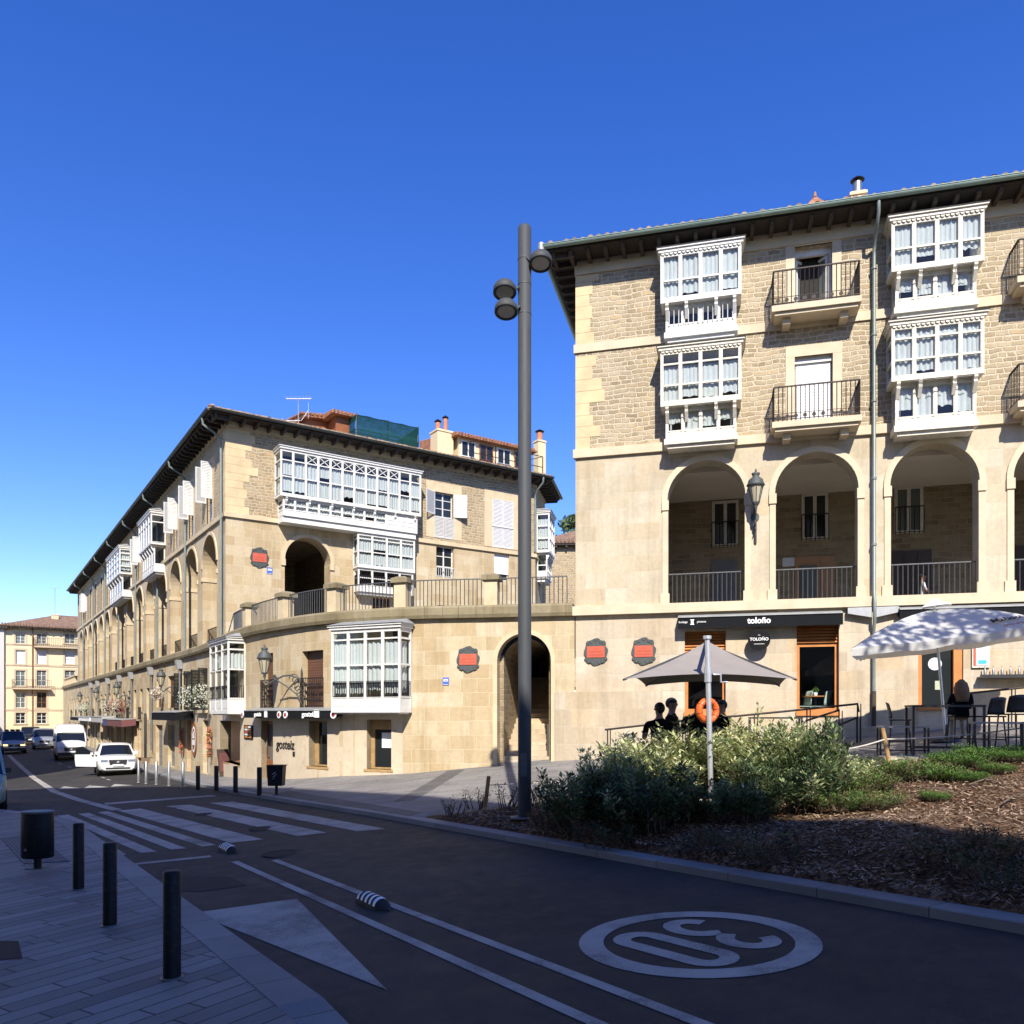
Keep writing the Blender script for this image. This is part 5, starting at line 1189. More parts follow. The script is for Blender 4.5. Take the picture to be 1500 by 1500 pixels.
mark('give_way_triangle', [[gp(283,1338), gp(567,1451), gp(435,1317)]])
mark('stop_line', [[gp(172,1270), gp(310,1256), gp(308,1253.5), gp(176,1267)]])
strs = [[(82,1201),(95,1198.5),(185,1252),(172,1254.5)], [(83,1195),(100,1193.5),(230,1248),(207,1250)], [(114,1192.5),(130,1191),(273,1243),(251,1245)], [(143,1190),(158,1188.5),(316,1238),(296,1240.5)], [(172,1187.5),(206,1184.5),(386,1230),(338,1235)], [(243,1181),(279,1179),(479,1220),(436,1225)], [(307,1176.5),(341,1174.5),(565,1214.5),(523,1218)]]
mark('zebra_crossing', [[gp(*p) for p in s] for s in strs])
cm = lambda d: pl(d, [(12,3.75),(20,3.75),(26,3.6),(32,2.9),(40,2.2),(48,1.9),(60,2.2),(80,2.6)])
P0 = gp(390,1208)
cc = [gp(x,y) for x,y in ((172,1187),(118,1173),(80,1160),(50,1140),(34,1126),(22,1115),(13,1106))]
mb = MB()
pts = [(a[0], a[1]) for a in cc]; vs = []
for i, p in enumerate(pts):
    q = pts[min(i+1,len(pts)-1)]; o_ = pts[max(i-1,0)]; dv = (Vector(q)-Vector(o_)).normalized(); nv = Vector((-dv.y,dv.x))*.14
    for s_ in (1,-1): y = Vector(p)+nv*s_; vs.append((y.x,y.y,zroad(y.x,y.y)+.012))
mb.mesh(vs, [(2*i,2*i+1,2*i+3,2*i+2) for i in range(len(pts)-1)]); tag(obj('lane_line', mb, 'road_paint'), kind='structure')
mark('stop_line', [[gp(155,1179), gp(317,1166.5), gp(312,1164.8), gp(152,1176.5)]])
mark('yield_teeth', [[gp(84,1156.5), gp(122,1155), gp(94,1152)], [gp(122,1155), gp(160,1153), gp(131,1150.5)], [gp(162,1152.5), gp(196,1150.5), gp(168,1148.6)]])
mark('parking_dashes', [[gp(x,y), gp(x+5,y+1.6), gp(x+8,y+1.2), gp(x+3,y-.4)] for x,y in ((98,1123),(84,1118),(147,1138.5),(155,1141.5))])
# ring and figures 30: a flat round of thermoplastic on the road
CC = Vector((2.07, 7.1)); c0 = G(1021, 1378, zroad)
CC = Vector((c0.x, c0.y)); e1 = (Vector(gp(1198,1388))-Vector(gp(845,1372))).length/2; Rr = e1
uu = Vector((CY,-SY)); vv = Vector((SY,CY))
def ringpts(r, n=56): return [CC+uu*r*math.cos(2*math.pi*i/n)+vv*r*.98*math.sin(2*math.pi*i/n) for i in range(n)]
mb = MB(); A, B = ringpts(Rr), ringpts(Rr*.79); n = len(A); zz = lambda p: (p.x, p.y, zroad(p.x,p.y)+.006)
mb.mesh([zz(p) for p in A]+[zz(p) for p in B], [(i,(i+1)%n,n+(i+1)%n,n+i) for i in range(n)])
def stroke(path, w, closed=False):
    P = [Vector(p) for p in path]; n = len(P); vs = []
    for i,p in enumerate(P):
        a = P[(i-1)%n] if closed or i else P[i]; b = P[(i+1)%n] if closed or i < n-1 else P[i]; d = (b-a).normalized(); nv = Vector((-d.y,d.x))*w/2; vs += [p+nv, p-nv]
    return vs, [(2*i, 2*i+1, 2*((i+1)%n)+1, 2*((i+1)%n)) for i in range(n if closed else n-1)]
# the figures are read by drivers coming from the far end: build them upright in (x right, y up) of that reader
rd_up = Vector((.06,-.998)).normalized(); rd_r = Vector((-rd_up.y, rd_up.x))*-1
rd_r = Vector((rd_up.y, -rd_up.x))
def dig(pts, w, cx, closed=False):
    vs, fs = stroke(pts, w, closed); mb.mesh([zz(CC+rd_r*(x.x+cx)*Rr+rd_up*x.y*Rr) for x in vs], fs)
hh = .56; w_ = .20
o_ = [( .165*math.cos(a), .36+.165*math.sin(a)) for a in [math.pi*i/10 for i in range(11)]]+[(-.165+0, 0)]+[(.165*math.cos(a), -.36+.165*math.sin(a)) for a in [math.pi+math.pi*i/10 for i in range(11)]]
dig(o_, .155, .30, True)
t_ = [(-.17,.30)]+[(.165*math.cos(a)-.0, .32+.17*math.sin(a)) for a in [R(150-10*i) for i in range(0,22)]]
t_ = [(.17*math.cos(R(a)), .30+.20*math.sin(R(a))) for a in range(165,-75,-15)]
t2_ = [(.18*math.cos(R(a)), -.27+.23*math.sin(R(a))) for a in range(75,-170,-15)]
dig(t_+[(-.02,.06)], .155, -.30); dig([(-.02,.0)]+t2_, .155, -.30)
tag(obj('speed_limit_marking', mb, 'road_paint', recalc=False), kind='structure')
# manholes and covers
def disc(name, px, py, r, lab, zf=zroad):
    v = G(px, py, zf); mb = MB(); mb.lathe([(r*.001,.009),(r*.55,.009),(r*.6,.005),(r*.85,.005),(r*.88,.010),(r,.010),(r+.01,.004)], (0,0,0), 28); o = obj(name, mb, 'iron_cover', loc=v, world=False); return tag(o, lab, 'manhole')
disc('manhole_cover', 418, 1251, .36, 'round iron manhole cover beside the lane line near the zebra crossing')
disc('manhole_cover', 390, 1214, .34, 'round manhole cover set across a zebra crossing stripe')
disc('manhole_cover', 305, 1193, .32, 'faint manhole cover between two zebra stripes in the dark road')
mb = MB(); P = [gp(226,1301), gp(258,1284), gp(334,1284), gp(362,1297), gp(290,1307)]; mb.mesh([(p[0],p[1],zroad(*p)+.005) for p in P], [tuple(range(5))]); tag(obj('service_cover', mb, 'iron_cover'), 'rectangular rusty service cover in the road beside the pavement', 'service cover')
v = [G(x,y,zleft) for x,y in ((-12,1379),(27,1379),(33,1404),(-10,1408))]; mb = MB(); mb.mesh([(p.x,p.y,p.z+.006) for p in v], [(3,2,1,0)]); tag(obj('drain_grate', mb, 'iron_cover'), 'square iron grate in the plank pavement at the frame edge', 'drain cover')
v = [G(x,y,zleft) for x,y in ((0,1228),(52,1220),(103,1262),(35,1266))]; mb = MB(); mb.mesh([(p.x,p.y,p.z+.005) for p in v], [(3,2,1,0)])
a, b, c_, d_ = v
for i in range(12): 
    p, q = a.lerp(b,(i+.5)/12), d_.lerp(c_,(i+.5)/12); mb.bar(p+Z*.008, q+Z*.008, .03, .01)
tag(obj('tactile_paving', mb, 'tactile'), kind='structure')
# ------------------------------------------------------------------ bollards, bins, lamp post
def bollard_mb(h, r): m = MB(); m.lathe([(r,0),(r,h-.012),(r-.012,h),(.001,h)], n=20); return m
bb = [(252,1433,'thick black bollard closest to the give way triangle'), (161,1356,'black bollard between its two neighbours on the left pavement'), (115,1303,'black bollard beside the large round pavement bin')]
proto = None
for (px, py, lab) in bb:
    v = G(px, py, zleft)
    if proto is None:
        proto = root('bollard', v, lab, 'bollard', 'black bollards on the left pavement'); obj('post', bollard_mb(.86,.068), 'bollard_black', proto, world=False); m_ = MB(); m_.lathe([(.085,0),(.085,.012),(.07,.016)], n=20); obj('collar', m_, 'iron_grey', proto, world=False)
    else: dup(proto, v, 0, lab)
def G2(px, py): return G(px, py, lambda c,d: zplaza(c,d))
pb = None
for (px, py, lab) in ((290,1157,'first black bollard right of the grey steel posts across the street'), (317,1158.5,'black bollard before the white glazed corner bay'), (345,1161,'black bollard before the bar poster across the road'), (380,1165.5,'black bollard next to the small litter bin and bar door')):
    v = G2(px, py)
    if pb is None: pb = root('bollard', v, lab, 'bollard', 'black bollards across the street'); obj('post', bollard_mb(.86,.075), 'bollard_black', pb, world=False); 
    else: dup(pb, v, 0, lab)
pb = None
for (px, py, lab) in ((203,1146,'grey steel post partly behind the parked bicycle'), (214,1148,'grey steel post in front of the bicycle wheels'), (229,1149,'grey steel post just right of the bicycle'), (247.5,1151,'grey steel post with a low bar to its neighbour'), (268,1153,'rightmost grey steel post before the black bollards')):
    v = G2(px, py)
    if pb is None: pb = root('bollard', v, lab, 'bollard', 'grey steel posts by the bicycle'); m_ = bollard_mb(.95,.055); obj('post', m_, 'steel_grey', pb, world=False); m_ = MB(); m_.lathe([(.09,0),(.09,.01),(.06,.014)], n=16); obj('foot_plate', m_, 'steel_grey', pb, world=False)
    else: dup(pb, v, 0, lab)
# big bin
v = G(55, 1271, zleft); B = root('litter_bin', v, 'large black oval litter bin on a short stem on the left pavement', 'litter bin')
m_ = MB(); n = 28; prof = [(.225,.16),(.238,.17),(.238,.86),(.23,.87),(.215,.87),(.215,.78),(.001,.78)]
m_.lathe(prof, n=n); bo = obj('bin_body', m_, 'bollard_black', B, world=False); bo.scale = (1,.75,1)
m_ = MB(); m_.lathe([(.240,.845),(.245,.85),(.245,.87),(.233,.875)], n=n); q = obj('bin_rim', m_, 'iron_grey', bo, world=False)
m_ = MB(); m_.cyl((0,0,0),(0,0,.16),.055,.055,14); m_.cyl((0,0,0),(0,0,.012),.17,.17,20); obj('stem', m_, 'iron_black', B, world=False); m_ = MB(); m_.cyl((-.08,-.165,.30),(-.08,-.185,.30),.02,.02,10); obj('lock', m_, 'steel_grey', B, world=False)
B.rotation_euler = (0,0,-YAW)
v = G2(405, 1164); B = root('litter_bin', v, 'small black square litter bin tilted on a post by the bar', 'litter bin', rot=-YAW)
m_ = MB(); m_.hexa([(-.21,-.16,.27),(.21,-.16,.27),(.21,.16,.27),(-.21,.16,.27),(-.24,-.19,.86),(.24,-.19,.86),(.24,.19,.86),(-.24,.19,.86)]); bo = obj('bin_body', m_, 'bollard_black', B, world=False); m_ = MB(); m_.hexa([(-.25,-.2,.861),(.27,-.2,.861),(.27,.2,.861),(-.25,.2,.861),(-.25,-.2,.885),(.27,-.2,.885),(.27,.2,.885),(-.25,.2,.885)]); obj('bin_lid', m_, 'bollard_black', bo, world=False)
m_ = MB(); m_.cyl((0,0,0),(0,0,.27),.045,.045,12); m_.cyl((0,0,0),(0,0,.01),.1,.1,14); obj('post', m_, 'iron_black', B, world=False)
m_ = MB()
for (x, z) in ((-.05,.62),(.0,.66),(-.02,.55),(.03,.6),(-.03,.49)): m_.bar((x-.03,-.186,z), (x+.035,-.188,z+.025), .02, .006)
obj('painted_scrawl', m_, 'letter_white', bo, world=False)
# lamp post
rt = Vector((CY,-SY,0)); fw = Vector((SY,CY,0))
v = G(768.5, 1198, zground); YL = v.x*SY+v.y*CY; hL = 867/FPX*YL
LP = root('street_lamp', v, 'tall dark grey column lamp with three round spotlight heads', 'street lamp')
m_ = MB(); rr = .5*19.5/FPX*YL; m_.lathe([(rr,0),(rr,hL-.04),(rr-.03,hL),(.001,hL)], n=28); obj('column', m_, 'lamp_grey', LP, world=False)
zy = lambda py: (1198-py)/FPX*YL
m_ = MB()
for py in (381, 418, 461): m_.lathe([(rr+.004,zy(py)-.006),(rr+.008,zy(py)),(rr+.004,zy(py)+.006)], n=28)
obj('joint_bands', m_, 'iron_grey', LP, world=False)
m_ = MB(); p = -fw*(rr-.01)-rt*.02+Z*.75; m_.hexa([p-rt*.06, p+rt*.06, p+rt*.06-fw*.016, p-rt*.06-fw*.016, p-rt*.06+Z*.42, p+rt*.06+Z*.42, p+rt*.06-fw*.016+Z*.42, p-rt*.06-fw*.016+Z*.42]); obj('access_door', m_, 'iron_grey', LP, world=False)
m_ = MB(); m_.lathe([(rr+.14,0),(rr+.14,.02),(rr+.01,.03)], n=24); obj('base_flange', m_, 'iron_grey', LP, world=False)
for (px, py) in ((790,388), (738,430), (740,458)):
    dx = (px-767)/FPX*YL; p = rt*dx-fw*.12+Z*zy(py); h = MB(); ax = (Z*.96+fw*.25).normalized(); rad = .20
    x = ax.cross(rt).normalized(); y = ax.cross(x); prof = [(.001,.13),(.10,.13),(.17,.10),(.205,.03),(.21,-.06),(.195,-.075),(.17,-.07),(.165,-.05),(.001,-.05)]
    n = 24; vs = [p+ax*zq+(x*math.cos(6.2832*k/n)+y*math.sin(6.2832*k/n))*rq for rq,zq in prof for k in range(n)]
    h.mesh(vs, [(i*n+k, i*n+(k+1)%n, (i+1)*n+(k+1)%n, (i+1)*n+k) for i in range(len(prof)-1) for k in range(n)], 0, True); hd = obj('lamp_head', h, 'lamp_grey', LP, world=False)
    g = MB(); vs = [p-ax*.056+(x*math.cos(6.2832*k/n)+y*math.sin(6.2832*k/n))*.155 for k in range(n)]; g.mesh(vs, [tuple(range(n))]); obj('lens', g, 'lens_glass', hd, world=False)
    a = MB(); s_ = 1 if dx > 0 else -1; a.tube([p-rt*s_*.16, p-rt*s_*.24+Z*.05, rt*s_*rr*.9+Z*(zy(py)+.06)], .025, 8); a.bar(p+ax*.14-rt*.1, p+ax*.14+rt*.1, .05, .03); obj('bracket', a, 'iron_grey', hd, world=False)
# lane separators
def separator(px, py, lab, rot):
    v = G(px, py, zroad); m_ = MB(); prof = []
    n = 9
    for i in range(13):
        t = i/12; y = lerp(-.40,.40,t); w = .105*min(1, math.sin(math.pi*min(max(t,.02),.98))*1.9)**.6; h = .13*min(1, math.sin(math.pi*min(max(t,.02),.98))*1.5)**.7
        prof.append([(w*math.cos(math.pi*k/(n-1)), y, h*math.sin(math.pi*k/(n-1))**.8) for k in range(n)])
    vs = [p for r in prof for p in r]; m_.mesh(vs, [(i*n+k,i*n+k+1,(i+1)*n+k+1,(i+1)*n+k) for i in range(12) for k in range(n-1)], 0, True)
    s_ = root('lane_separator', v, lab, 'lane separator', 'rubber lane separators', rot); b = obj('rubber_body', m_, 'rubber', s_, world=False); st = MB()
    for y0 in (-.24,-.13,-.02,.09,.2):
        rows = []
        for y in (y0, y0+.055):
            t = (y+.4)/.8; w = .105*min(1, math.sin(math.pi*t)*1.9)**.6+.003; h = .13*min(1, math.sin(math.pi*t)*1.5)**.7+.003
            rows.append([(w*math.cos(math.pi*(k+1)/10), y+(.03 if k < 4 else -.03)*(abs(k-4)/4), h*math.sin(math.pi*(k+1)/10)**.8) for k in range(9)])
        st.mesh(rows[0]+rows[1], [(k,k+1,9+k+1,9+k) for k in range(8)], 0, True)
    obj('reflective_stripes', st, 'letter_white', b, world=False)
separator(546, 1326, 'striped rubber lane separator beside the large give way triangle', 0); separator(334, 1247, 'striped rubber lane separator at the end of the zebra crossing', 0)
# ------------------------------------------------------------------ signs, plaques, lamps, awnings on the walls
def plaque(F, px, py, label, size=1.0, off=0.0):
    t, z = F.hit(px, py, off); r = root('street_name_plaque', F(t,off,z-.3*size), label, 'street plaque', 'ornate street name plaques'); m_ = MB(); P = []
    H, W = .39*size, .345*size
    for k in range(64):
        a = 2*math.pi*k/64; q = 1+.06*math.cos(8*a)+.03*math.sin(12*a)*math.cos(2*a); P.append((W*q*math.copysign(abs(math.cos(a))**.72, math.cos(a)), H*q*math.copysign(abs(math.sin(a))**.8, math.sin(a))))
    m_.prism(P, lambda x,y,o: F(t+x,off+o,z+y), .002, .035)
    for (x, y) in ((0,.36),(-.25,.25),(.25,.25),(-.3,-.22),(.3,-.22),(-.1,-.33),(.1,-.33),(-.15,.3),(.15,.3),(-.2,-.3),(.2,-.3)): m_.cyl(F(t+x*size,off+.03,z+y*size), F(t+x*size,off+.05,z+y*size), .055*size, .04*size, 10)
    b = obj('scroll_frame', m_, 'plaque_iron', r); m_ = MB(); F.box(m_, t-.27*size, t+.27*size, off+.036, off+.052, z-.17*size, z+.17*size); p = obj('red_panel', m_, 'sign_red', r); m_ = MB()
    for i, (w, y) in enumerate(((.03,.10),(.19,.0),(.21,-.09))):
        x = -w
        while x < w: ww = random.uniform(.012,.022); F.box(m_, t+x*size, t+(x+ww)*size, off+.052, off+.055, z+(y-.022)*size, z+(y+.022)*size); x += ww+.012
    obj('worn_lettering', m_, 'sign_red_dark', p)
plaque(FR, 873, 955, 'red and black plaque left of its twin on the arcade building', .98); plaque(FR, 943, 954, 'red and black plaque just above the left tip of the taupe parasol', .98)
plaque(FT, 687, 966, 'red and black plaque on the wall left of the passage arch', .98); plaque(F2_, 380, 817, 'red and black plaque high on the corner building facade', 1.15)
def bluesign(F, px, py, lab, s=.2):
    t, z = F.hit(px, py); m_ = MB(); F.box(m_, t-s/2, t+s/2, .002, .02, z-s*.62, z+s*.62); b = tag(obj('information_sign', m_, 'sign_blue'), lab, 'sign'); m2 = MB(); F.box(m2, t-s*.36, t+s*.36, .02, .024, z-.02*s, z+.36*s); F.box(m2, t-s*.42, t+s*.42, .02, .024, z-.56*s, z-.5*s); obj('pictogram', m2, 'paper', b); m3 = MB(); F.box(m3, t-s*.2, t+s*.2, .0241, .026, z+.08*s, z+.2*s); obj('bed_mark', m3, 'sign_blue', b)
bluesign(FT, 654, 998, 'small blue and white sign below the plaque on the terrace wall', .19); bluesign(F2_, 395, 836, 'small blue and white sign on the corner building beside the arch', .24)
def lantern(F, px, py, label, sc=1.0, reach=.75, side=0.0):
    """py = middle of the lantern glass"""
    t, z = F.hit(px, py, reach); p = F(t, reach, z); w = F(t+side, .02, z-.55*sc); r = root('wall_lantern', F(t+side,.0,z-.6*sc), label, 'wall lamp', 'old iron wall lanterns')
    g = MB(); g.lathe([(.085*sc,-.26*sc),(.17*sc,.12*sc)], p, 8); obj('lantern_glass', g, 'lantern_glass', r)
    m_ = MB(); m_.lathe([(.19*sc,.12*sc),(.22*sc,.15*sc),(.19*sc,.2*sc),(.17*sc,.28*sc),(.07*sc,.36*sc),(.09*sc,.4*sc),(.1*sc,.44*sc),(.03*sc,.46*sc),(.02*sc,.54*sc)], p, 16); m_.lathe([(.02*sc,-.42*sc),(.05*sc,-.36*sc),(.03*sc,-.32*sc),(.1*sc,-.28*sc),(.09*sc,-.25*sc)], p, 12)
    for k in range(8): a = 2*math.pi*k/8; d_ = Vector((math.cos(a), math.sin(a), 0)); m_.bar(p+d_*.087*sc-Z*.26*sc, p+d_*.172*sc+Z*.12*sc, .014*sc)
    obj('lantern_cage', m_, 'plaque_iron', r)
    b = MB(); q = p-Z*.42*sc; n = (w-q); hz = Vector((n.x,n.y,0)); pts = [q+hz*s_+Z*(zz_*sc) for s_, zz_ in ((0,0),(.03,-.1),(.15,-.14),(.3,-.05),(.5,.06),(.7,.08),(.85,.02),(1,-.05))]; b.tube(pts, .024*sc, 8)
    c = w+Z*.02
    def curl(cx, r0, a0, a1, sg=1): 
        P = [cx+hz.normalized()*(-math.cos(a)*rr_)*1+Z*(math.sin(a)*rr_*sg) for a, rr_ in [(lerp(a0,a1,k/14), lerp(r0,r0*.25,k/14)) for k in range(15)]]; b.tube(P, .014*sc, 6)
    curl(c-hz.normalized()*.22*sc+Z*.08*sc, .17*sc, 0, 7.5); curl(c-hz.normalized()*.14*sc-Z*.2*sc, .14*sc, 1, 8, -1)
    b.tube([c-Z*.62*sc, c-Z*.35*sc-hz*.12, c-Z*.12*sc-hz*.4, q+hz*.25], .02*sc, 6); b.bar(c+Z*.3*sc, c-Z*.66*sc, .07*sc, .03*sc); b.cyl(c+Z*.3*sc, c+Z*.42*sc, .03*sc, .005, 8); b.cyl(c+hz.normalized()*-.02, c+hz.normalized()*.02, .1*sc, .1*sc, 14)
    obj('scroll_bracket', b, 'plaque_iron', r); return r
lantern(FR, 1107, 720, 'iron lantern on a pier of the tall arcade building', 1.15, .42); lantern(FT, 388, 972, 'iron lantern on a scrolled bracket between the brown shutters', 1.2, .75, 1.15)
lantern(FT, 236, 995, 'iron lantern above the dark garage awning', 1.2, .7, .9); lantern(FT, 171, 1010, 'iron lantern beside the hanging baskets behind the white car', 1.2, .7, .9)
lantern(FT, 141, 1017, 'iron lantern above the white van roof', 1.2, .7, .9); lantern(FT, 117, 1022, 'iron lantern above the grey people carrier', 1.2, .7, .9)
# awnings
def awn(F, x0, x1, y0, y1, label, mat, off=.45, fn='awning_cassette', par=None):
    a, b = F.t(x0,off), F.t(x1,off); xm = (x0+x1)/2; zt, zb = F.z(xm,y0,off), F.z(xm,y1,off); r = root('awning', F((a+b)/2,0,zb), label, 'awning'); n = max(1, int(abs(b-a)/.6)) if F is FT else 1
    m_ = MB(); k_ = MB()
    for i in range(n):
        c, d = lerp(a,b,i/n), lerp(a,b,(i+1)/n); m_.hexa([F(c,off,zb),F(d,off,zb),F(d,.02,zb+.1),F(c,.02,zb+.1),F(c,off,zt-.03),F(d,off,zt-.03),F(d,.02,zt+.06),F(c,.02,zt+.06)])
        k_.hexa([F(c,off+.03,zt-.029),F(d,off+.03,zt-.029),F(d,.02,zt+.061),F(c,.02,zt+.061),F(c,off+.03,zt),F(d,off+.03,zt),F(d,.02,zt+.09),F(c,.02,zt+.09)])
    obj('canopy', m_, mat, r); obj('cover', k_, 'zinc', r); return r, zt, zb, off
r, zt, zb, off = awn(FR, 993, 1235, 900, 918, 'long black awning lettered in white above the orange louvred windows', 'awning_black', .36)
t, z = FR.hit(1112, 907, off+.01); text('toloño', .23, FR, t, off+.012, (zt+zb)/2+.0, 'letter_white', r, bold=.007)
t, z = FR.hit(1014, 911, off+.01); text('bodega', .085, FR, t-.13, off+.012, z, 'letter_white', r, align='RIGHT'); text('pintxos', .085, FR, t+.13, off+.012, z, 'letter_white', r, align='LEFT')
m_ = MB(); FR.box(m_, t-.055, t+.055, off+.008, off+.016, z+.05, z+.07); FR.box(m_, t-.055, t+.055, off+.008, off+.016, z-.08, z-.06); FR.box(m_, t-.035, t+.035, off+.008, off+.016, z-.06, z+.05); obj('glass_emblem', m_, 'letter_white', r)
awn(FR, 1318, 1560, 888, 903, 'black folded awning behind the white parasol', 'awning_black', .3)
for x0, x1 in ((1242,1277),(1284,1317)):
    a, b = FR.t(x0,.2), FR.t(x1,.2); z0, z1 = FR.z(1280,904,.2), FR.z(1280,889,.2); m_ = MB(); w0 = (z1-z0); e0, e1 = (0,.15) if x0 < 1260 else (.15,0)
    m_.hexa([FR(a,.2,z0+e1*1.2 if False else z0+(.12 if x0<1260 else 0)),FR(b,.2,z0+(0 if x0<1260 else .12)),FR(b,.02,z0+(0 if x0<1260 else .12)),FR(a,.02,z0+(.12 if x0<1260 else 0)),FR(a,.2,z1),FR(b,.2,z1),FR(b,.02,z1),FR(a,.02,z1)])
    tag(obj('awning_box', m_, 'box_grey'), 'grey metal box under the ledge %s the drain pipe' % ('left of' if x0 < 1260 else 'right of'), 'awning box')
r, zt, zb, off = awn(FT, 357, 486, 1040, 1052, 'black bar awning with white lettering along the curved wall', 'awning_black', .5)
for px, sz in ((381,.24),(455,.26)):
    t, z = FT.hit(px-3, 1046.5, off+.01); text('gosteiz', sz*.9, FT, t, off+.03, z, 'letter_white', r, bold=.004); t2 = FT.hit(px+8, 1046, off+.01)[0]; m_ = MB(); FT.box(m_, t2-.1, t2+.1, off+.004, off+.02, z-.1, z+.16); obj('emblem', m_, 'letter_white', r)
for px in (355, 409, 418, 488):
    t, z = FT.hit(px, 1047, off+.02); m_ = MB(); m_.cyl(FT(t,off,z), FT(t,off+.03,z), .12, .12, 16); m2 = MB(); m2.cyl(FT(t,off+.03,z), FT(t,off+.036,z), .07, .07, 14); q = obj('round_badge', m_, 'letter_white', r); obj('badge_centre', m2, 'car_red', q)
t, z = FT.hit(418, 1091); w = text('gosteiz', .46, FT, t, .02, z, 'letter_black', None, bold=.004, name='lettering_sign', shear=.1); tag(w, 'black handwritten style lettering fixed to the bar wall', 'lettering')
t, z = FT.hit(431.5, 1104); m_ = MB(); FT.box(m_, t-.06, t+.06, .01, .03, z-.09, z+.07); obj('lettering_mark', m_, 'letter_black')
tag(bpy.data.objects['lettering_mark'], 'small black rectangle mark under the wall lettering', 'wall mark')
t0_, z1_ = FT.hit(359, 1062); t1_, z0_ = FT.hit(371, 1083); m_ = MB(); FT.box(m_, t0_, t1_, .01, .04, z0_, z1_); po = tag(obj('menu_poster', m_, 'sign_black'), 'dark poster with food pictures left of the bar door', 'poster'); m_ = MB()
for i in range(2):
    for j in range(5): FT.box(m_, lerp(t0_,t1_,.1+.42*i), lerp(t0_,t1_,.45+.42*i), .04, .045, lerp(z0_,z1_,.08+.18*j), lerp(z0_,z1_,.2+.18*j), random.choice((0,1,2)))
obj('picture_panels', m_, ['paper','sign_red','orange_wood'], po)
# round sign hanging from the black awning
t, z = FR.hit(1112, 937, .3); rs = root('hanging_sign', FR(t,.3,z-.3), 'round black sign hanging under the black awning', 'sign'); m_ = MB(); m_.cyl(FR(t,.26,z), FR(t,.32,z), .30, .30, 32); m_.cyl(FR(t,.29,z+.3), FR(t,.29,z+.5), .01, .01, 6); m_.cyl(FR(t,.02,z+.5), FR(t,.3,z+.5), .012, .012, 6); obj('disc', m_, 'sign_black', rs); text('TOLOÑO', .115, FR, t, .325, z+.01, 'letter_white', rs, bold=.002)
m_ = MB(); FR.box(m_, t-.14, t+.14, .321, .324, z-.125, z-.115); FR.box(m_, t-.03, t+.03, .321, .324, z+.12, z+.13); obj('sign_rule', m_, 'letter_white', rs)
# menu board and shelf by the door
a, b = ht(1423,934), ht(1449,978); r = root('menu_board', FR(a[0],0,b[1]), 'red topped menu board on the wall right of the orange door', 'menu board'); m_ = MB(); FR.box(m_, a[0], b[0], .01, .06, b[1], a[1]); obj('case', m_, 'aged_wood', r); m_ = MB(); FR.box(m_, a[0]+.03, b[0]-.03, .06, .066, b[1]+.05, a[1]-.03); p = obj('red_sheet', m_, 'sign_red', r); m_ = MB(); FR.box(m_, a[0]+.09, b[0]-.03, .066, .07, b[1]+.06, a[1]-.24); q = obj('white_sheet', m_, 'paper', p); m_ = MB(); FR.box(m_, a[0]+.14, b[0]-.08, .07, .073, b[1]+.1, b[1]+.2); obj('blue_bar', m_, 'sign_cyan', q); m_ = MB()
for i in range(9): FR.box(m_, a[0]+.14, b[0]-.1-random.random()*.12, .07, .072, a[1]-.32-i*.05, a[1]-.31-i*.05)
FR.box(m_, a[0]+.16, b[0]-.14, .0665, .069, a[1]-.17, a[1]-.12); obj('text_rows', m_, 'box_grey', q)
a = ht(1431,994); zsf = a[1]; t0_ = a[0]; r = root('wall_shelf', FR(t0_,0,zsf), 'narrow wall shelf of bottles beside the menu board', 'shelf'); m_ = MB(); FR.box(m_, t0_, t0_+2.6, 0, .3, zsf, zsf+.04); FR.box(m_, t0_, t0_+2.6, .27, .3, zsf+.041, zsf+.09); obj('board', m_, 'steel_dark', r)
bt = None
for i in range(12):
    m_ = MB(); x = t0_+.15+i*.2; p = FR(x, .15, zsf+.045)
    if bt is None: m_.lathe([(.035,0),(.035,.16),(.014,.2),(.014,.27),(.001,.27)], n=10); bt = obj('bottle', m_, 'steel_grey', loc=p, world=False); tag(bt, 'bottle standing in the row on the wall shelf', 'bottle', 'bottles on the wall shelf')
    else: dup(bt, p)
# street side: garage awning, oval sign, flower pots, garlands
awn(FT, 222, 256, 1043, 1055, 'dark awning over the grey garage shutters', 'awning_black', .9)
for (x0,x1,y0,y1,lab,mat) in ((157,178,1054,1064,'dull red awning beside the blue awning down the street','awning_red'),(150,157,1053,1063,'blue awning between the red and grey awnings','awning_blue'),(133,149,1050,1058,'pale grey awning behind the white van','awning_grey'),(115,131,1051,1056,'white awning far down the street front','white_blind'),(103,114,1050,1055,'dark small awning farthest down the street front','awning_black')): awn(FT, x0, x1, y0, y1, lab, mat, .9)
t, z = FT.hit(285.5, 1083); r = root('oval_sign', FT(t,0,z-.7), 'tall oval brown and white sign between two doorways', 'sign'); m_ = MB(); P = [(.52*math.cos(a), .86*math.sin(a)) for a in [2*math.pi*k/32 for k in range(32)]]; m_.prism(P, lambda x,y,o: FT(t+x,o,z+y), .02, .06); obj('board', m_, 'brown_door', r); m_ = MB(); m_.prism([(x*.76,y*.76) for x,y in P], lambda x,y,o: FT(t+x,o,z+y), .0601, .066); q = obj('white_field', m_, 'paper', r); m_ = MB(); m_.prism([(x*.62,y*.62) for x,y in P], lambda x,y,o: FT(t+x,o,z+y), .0661, .07); m_2 = obj('brown_field', m_, 'brown_door', q); m_ = MB()
for (x0,x1,y0,y1) in ((-.26,.26,-.28,-.02),(-.2,.2,.05,.16),(-.08,.1,.16,.4),(-.22,-.14,.1,.3)): FT.box(m_, t+x0, t+x1, .0701, .073, z+y0, z+y1)
